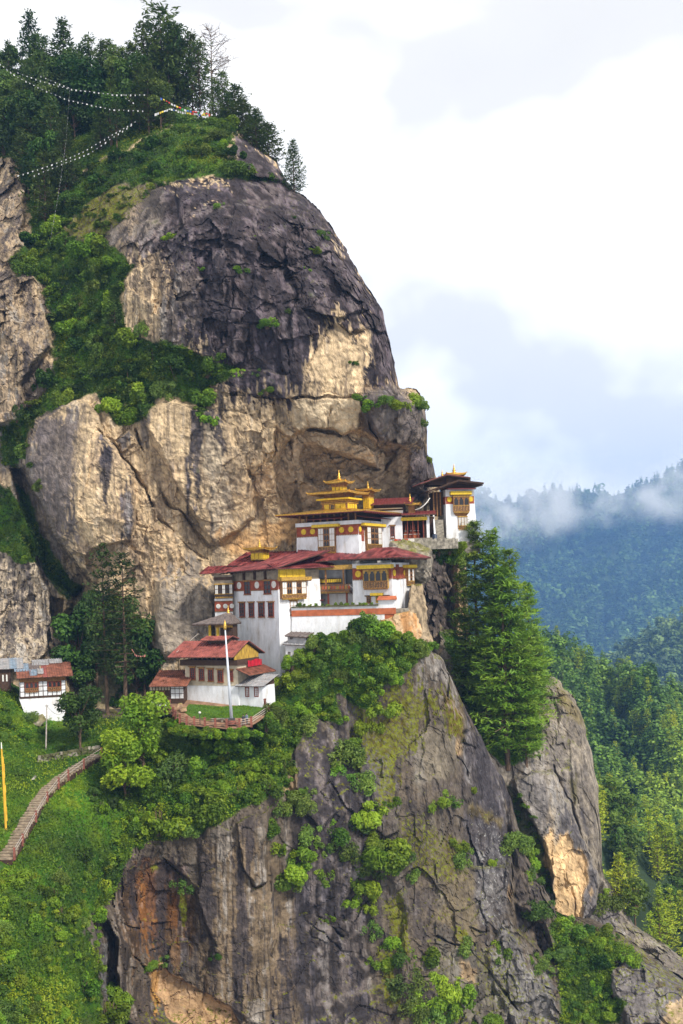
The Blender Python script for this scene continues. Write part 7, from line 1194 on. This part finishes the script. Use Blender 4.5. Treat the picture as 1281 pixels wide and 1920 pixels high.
person(yard_pt(*dd(825, 752)), radians(25), 'person in dark clothes standing at the yard fence, left of two', (.02, .022, .03), (.035, .04, .06), (.015, .012, .01), (.38, .24, .17))
person(yard_pt(*dd(853, 745)), radians(-30), 'person in blue-grey jacket standing at the yard fence, right of two', (.16, .19, .26), (.03, .035, .06), (.02, .015, .012), (.4, .26, .18), 1.76)

def stairway():
    pts = [(5, 1617), (21, 1601), (35, 1570), (54, 1537), (63, 1519), (77, 1491), (91, 1479), (117, 1460), (140, 1444), (164, 1430), (180, 1420)]
    W_ = [on(LO, x, y, -.45) for x, y in pts]
    for _ in range(2): W_ = [W_[0]] + [(a + b * 2 + c) / 4 for a, b, c in zip(W_[:-2], W_[1:-1], W_[2:])] + [W_[-1]]
    for i in range(1, len(W_)): W_[i].z = max(W_[i].z, W_[i - 1].z + .3)
    ln = [0]
    for a, b in zip(W_[:-1], W_[1:]): ln.append(ln[-1] + (b - a).length)
    def pos(t):
        for i in range(len(W_) - 1):
            if t <= ln[i + 1] or i == len(W_) - 2: f = (t - ln[i]) / (ln[i + 1] - ln[i]); return W_[i].lerp(W_[i + 1], f), (W_[i + 1] - W_[i])
    root = empty('stairway', W_[0], 0, 'long curving stone stairway up the green slope at the left', 'stairs'); o = W_[0]; n = 46
    for i in range(n):
        t = ln[-1] * (i + .5) / n; p, d = pos(t); d.z = 0; d.normalize(); sd = Vector((d.y, -d.x, 0)); hw = 1.0 + .12 * sin(i * 7.3); half = ln[-1] / n * .38; p = p - o; q = [p - sd * hw - d * half, p + sd * hw - d * half, p + sd * hw + d * half, p - sd * hw + d * half]; q = [v + Vector((0, 0, .14 * ((i * 3) % 2) * .1)) for v in q]
        MB().hexa([v - Vector((0, 0, .5)) for v in q], q).build('step', CONC, root); k = ln[-1] / n * .62; z = Vector((0, 0, -.22)); q = [p - sd * 1.1 - d * k + z, p + sd * 1.1 - d * k + z, p + sd * 1.1 + d * k + z, p - sd * 1.1 + d * k + z]; MB().hexa([v - Vector((0, 0, .6)) for v in q], q).build('stair_base', DARKW, root)
    rl = empty('stair_railing', W_[0], 0, 'white railing on dark red posts along the stairway', 'railing'); pr = None
    for k, f in enumerate((.02, .12, .3, .47, .62, .72, .86, .99)):
        p, d = pos(ln[-1] * f); d.z = 0; d.normalize(); q = p - o + Vector((d.y, -d.x, 0)) * 1.2; MB().box(q.x - .13, q.x + .13, q.y - .13, q.y + .13, q.z - .5, q.z + 1.15).build('post', POST, rl)
        if pr is not None:
            for h in (.55, 1.0): MB().tube(pr + Vector((0, 0, h)), q + Vector((0, 0, h)), .035, n=6).build('rail', RAIL, rl)
        pr = q
    p = on(LO, 10.5, 1556, .3); q = at(2.5, 1392, p.y); r_ = empty('prayer_pole', p, 0, 'tall yellow prayer pole at the left edge beside the stairway', 'pole'); MB().tube((0, 0, 0), (q - p) * .93, .17, .1, 8).build('pole', POLEY, r_); MB().tube((q - p) * .93, q - p, .1, .06, 8).build('pale_tip', PANEW, r_); fl = MB(); v = (q - p)
    for i in range(9): a = v * (.12 + .08 * i); b = v * (.12 + .08 * (i + 1)); w = Vector((.26 + .05 * sin(i * 2.1), .04 * cos(i * 3), 0)); fl.hexa([a + Vector((.15, -.02, 0)), a + w, a + w + Vector((0, .02, 0)), a + Vector((.15, .02, 0))], [b + Vector((.12, -.02, 0)), b + w, b + w + Vector((0, .02, 0)), b + Vector((.12, .02, 0))])
    fl.build('flag_strip', POLEY, r_)
    p = on(LO, 86, 1404, .3); q = at(88, 1321, p.y); r_ = empty('utility_pole', p, 0, 'thin grey utility pole below the half-timbered house', 'pole'); MB().tube((0, 0, 0), q - p, .12, .09, 8).build('pole', RAIL, r_); MB().tube((q - p) * .97 + Vector((-.3, 0, 0)), (q - p) * .97 + Vector((.3, 0, 0)), .05, n=6).build('crossarm', IRON, r_)
    e = at(124, 1332, 189); pts = [p + (q - p) * .97]; c = MB(); pv = pts[0]
    for i in range(1, 9): t = i / 8; cur = pts[0].lerp(e, t) - Vector((0, 0, 1.0 * sin(pi * t))); c.tube(pv - p, cur - p, .025, n=4, cap=False); pv = cur
    c.build('wire', IRON, r_)
    # dry stone retaining wall
    a, b = on(LO, 70, 1428, 0), on(LO, 185, 1408, 0); w = empty('stone_retaining_wall', a, 0, 'mossy dry stone retaining wall above the top of the stairway', 'wall'); r = rnd(21); mats = (STONE, MOSSCAP, MOSSCAP)
    for k in range(5):
        u = 0; Lw = (b - a).length
        while u < Lw:
            s = r.uniform(.4, .85); t = (u + s / 2) / Lw; c = on(LO, 70 + 115 * t, 1428 - 20 * t, 0) - a + Vector((0, -.35 + .12 * k, -1.0 + .42 * k)); h = .19 + .03 * r.rand(); j = r.normal(size=8) * .04
            MB().hexa([c + Vector((-s / 2 + .02, -.3 + j[0], -h)), c + Vector((s / 2 - .02, -.3 + j[1], -h)), c + Vector((s / 2 - .02, .3, -h)), c + Vector((-s / 2 + .02, .3, -h))], [c + Vector((-s / 2 + .05, -.26 + j[2], h + j[3])), c + Vector((s / 2 - .05, -.26 + j[4], h + j[5])), c + Vector((s / 2 - .02, .3, h)), c + Vector((-s / 2 + .02, .3, h))]).build('stone', mats[r.randint(3)], w); u += s
stairway()

FLAGC = [mat('flag_' + n, c, .9, .1) for n, c in (('white', (.5, .5, .5)), ('blue', (.06, .12, .4)), ('yellow', (.65, .48, .06)), ('red', (.5, .05, .04)), ('green', (.05, .22, .07)), ('pink', (.42, .17, .13)))]
def flag_line(pts, Y, label, step=.85, size=.24, colours=(0,), sag=0.0, seed=0, group='prayer flag strings'):
    r = rnd(seed); P = [at(x, y, Y + d) for (x, y), d in zip(pts, np.linspace(0, 0, len(pts)))]; root = empty('prayer_flag_string', P[0], 0, label, 'prayer flags', group); o = P[0]; c = MB(); fl = [MB() for _ in FLAGC]; k = 0
    for a, b in zip(P[:-1], P[1:]):
        n = max(2, int((b - a).length / step)); pv = a
        for i in range(n):
            t = (i + 1) / n; q = a.lerp(b, t) - Vector((0, 0, sag * sin(pi * t))); c.tube(pv - o, q - o, .02, n=4, cap=False); m = (pv + q) / 2 - o; d = (q - pv).normalized(); w = size * .5 * (.6 + .8 * r.rand()); h = size * (.6 + .9 * r.rand()); y = .2 * r.normal(); dn = Vector((0, y * .3, -h)); up = Vector((0, .02, 0)); cc = colours[(k + r.randint(2)) % len(colours)]; k += 1
            fl[cc].hexa([m - d * w + dn, m + d * w + dn * .95, m + d * w + dn * .95 + up, m - d * w + dn + up], [m - d * w, m + d * w, m + d * w + up, m - d * w + up]); pv = q
    c.build('cord', IRON, root)
    for i, f in enumerate(fl):
        if f.v: tag(f.build('flags', FLAGC[i], root), kind='stuff')
flag_line([(-10, 112), (30, 142), (75, 165), (125, 186), (210, 205), (272, 207)], 226, 'lower long string of white prayer flags sagging across the forest', seed=1)
flag_line([(30, 135), (80, 152), (130, 166), (215, 177), (275, 177)], 225, 'upper string of white prayer flags ending at mid forest', seed=2)
flag_line([(72, 140), (100, 152), (132, 165)], 224.6, 'short prayer flag string joining the upper string at left', seed=7)
flag_line([(300, 182), (325, 195), (350, 206), (400, 214)], 224, 'colourful prayer flag string at the brow of the dome', .5, .36, (0, 1, 2, 3, 4), seed=3)
flag_line([(30, 330), (75, 316), (120, 300), (160, 282), (200, 258), (257, 226)], 221, 'upper of two white flag strings rising diagonally to the dome brow', seed=4)
flag_line([(60, 330), (120, 306), (170, 286), (210, 258), (250, 232)], 220.5, 'lower of two white flag strings rising diagonally to the dome brow', seed=5)
flag_line([(131, 166), (128, 210), (124, 265), (116, 320), (107, 380), (95, 446)], 221.5, 'vertical white flag string hanging down over the left gully', .6, seed=6)
flag_line([(290, 213), (320, 203), (345, 210), (372, 213), (392, 216)], 224.3, 'dense bunch of prayer flags tied along the brow fence', .45, .36, (0, 0, 1, 2, 0, 3), seed=8)
flag_line([(231, 174), (238, 186), (254, 194)], 224, 'short white flag string dangling in the middle of the forest', seed=9)
def hose(name, pts, r0, label, cat, material):
    P = [at(*q) for q in pts]; c = MB(); o = P[0]
    for a, b in zip(P[:-1], P[1:]): c.tube(a - o, b - o, r0, n=6, cap=False)
    ob = c.build(name, material); ob.location = o; tag(ob, label, cat)
hose('white_hose', [(779, 956, 212), (788, 953, 211.5), (796, 947, 211.5), (802, 940, 212), (806, 934, 213)], .09, 'white hose curving from the gallery roof up to the tower', 'hose', PANEW)
hose('overhead_cable', [(331, 1223, 186), (345, 1211, 189), (358, 1200, 192), (372, 1188, 195.5)], .045, 'thin overhead cable from the lower house roof to the pavilion', 'cable', RAIL)
flag_line([(246, 1200), (247, 1215), (254, 1227), (266, 1230), (273, 1227)], 186, 'faded pink flag garland hanging on the slender pines', .3, .25, (5,), 0, 11)
# ------------------------------------------------------------------ air: haze over the valley and mist on the far mountain
def haze():
    m = bpy.data.materials.new('haze_air'); m.use_nodes = True; nt = m.node_tree; nt.nodes.remove(nt.nodes['Principled BSDF']); v = nt.nodes.new('ShaderNodeVolumePrincipled'); v.inputs['Color'].default_value = (0.24, 0.47, 0.90, 1); v.inputs['Density'].default_value = 0.00011; v.inputs['Anisotropy'].default_value = 0.0
    nt.links.new(v.outputs[0], nt.nodes['Material Output'].inputs['Volume']); MB().box(-3600, 6100, -600, 6900, -630, 720).build('haze', m)['kind'] = 'stuff'
def mist():
    m = bpy.data.materials.new('mist_bank'); m.use_nodes = True; nt = m.node_tree; N = nt.nodes.new; L = nt.links.new; nt.nodes.remove(nt.nodes['Principled BSDF']); v = N('ShaderNodeVolumePrincipled'); v.inputs['Color'].default_value = (0.97, 0.98, 1.0, 1)
    tc = N('ShaderNodeTexCoord'); ln = N('ShaderNodeVectorMath'); ln.operation = 'LENGTH'; L(tc.outputs['Object'], ln.inputs[0]); fo = N('ShaderNodeMapRange'); fo.inputs['From Min'].default_value = 1.0; fo.inputs['From Max'].default_value = 0.25; L(ln.outputs['Value'], fo.inputs[0])
    ge = N('ShaderNodeNewGeometry'); n = N('ShaderNodeTexNoise'); n.inputs['Scale'].default_value = 0.0085; n.inputs['Detail'].default_value = 5; n.inputs['Roughness'].default_value = .6; L(ge.outputs['Position'], n.inputs['Vector'])
    s = N('ShaderNodeMapRange'); s.inputs['From Min'].default_value = 0.50; s.inputs['From Max'].default_value = 0.78; s.inputs['To Max'].default_value = 1.0; L(n.outputs['Fac'], s.inputs[0]); p = N('ShaderNodeMath'); p.operation = 'MULTIPLY'; L(s.outputs[0], p.inputs[0]); L(fo.outputs[0], p.inputs[1]); k = N('ShaderNodeMath'); k.operation = 'MULTIPLY'; k.inputs[1].default_value = 0.011; L(p.outputs[0], k.inputs[0]); L(k.outputs[0], v.inputs['Density']); L(v.outputs[0], nt.nodes['Material Output'].inputs['Volume'])
    for i, (x, y, Y, sx, sy, sz) in enumerate(((900, 960, 3300, 170, 260, 150), (960, 965, 3200, 200, 260, 130), (1050, 945, 3400, 250, 260, 105), (1140, 935, 3600, 250, 260, 100), (1235, 935, 3500, 240, 260, 120), (1010, 890, 4300, 360, 300, 120), (1300, 905, 3700, 200, 260, 130), (920, 890, 4000, 260, 280, 150))):
        b = bmesh.new(); bmesh.ops.create_icosphere(b, subdivisions=3, radius=1.0); me = bpy.data.meshes.new('mist'); b.to_mesh(me); b.free(); me.materials.append(m); o = link('mist', me); o.location = at(x, y, Y); o.scale = (sx, sy, sz); tag(o, 'white mist bank drifting across the far mountain', 'mist', kind='stuff')
haze(); mist()
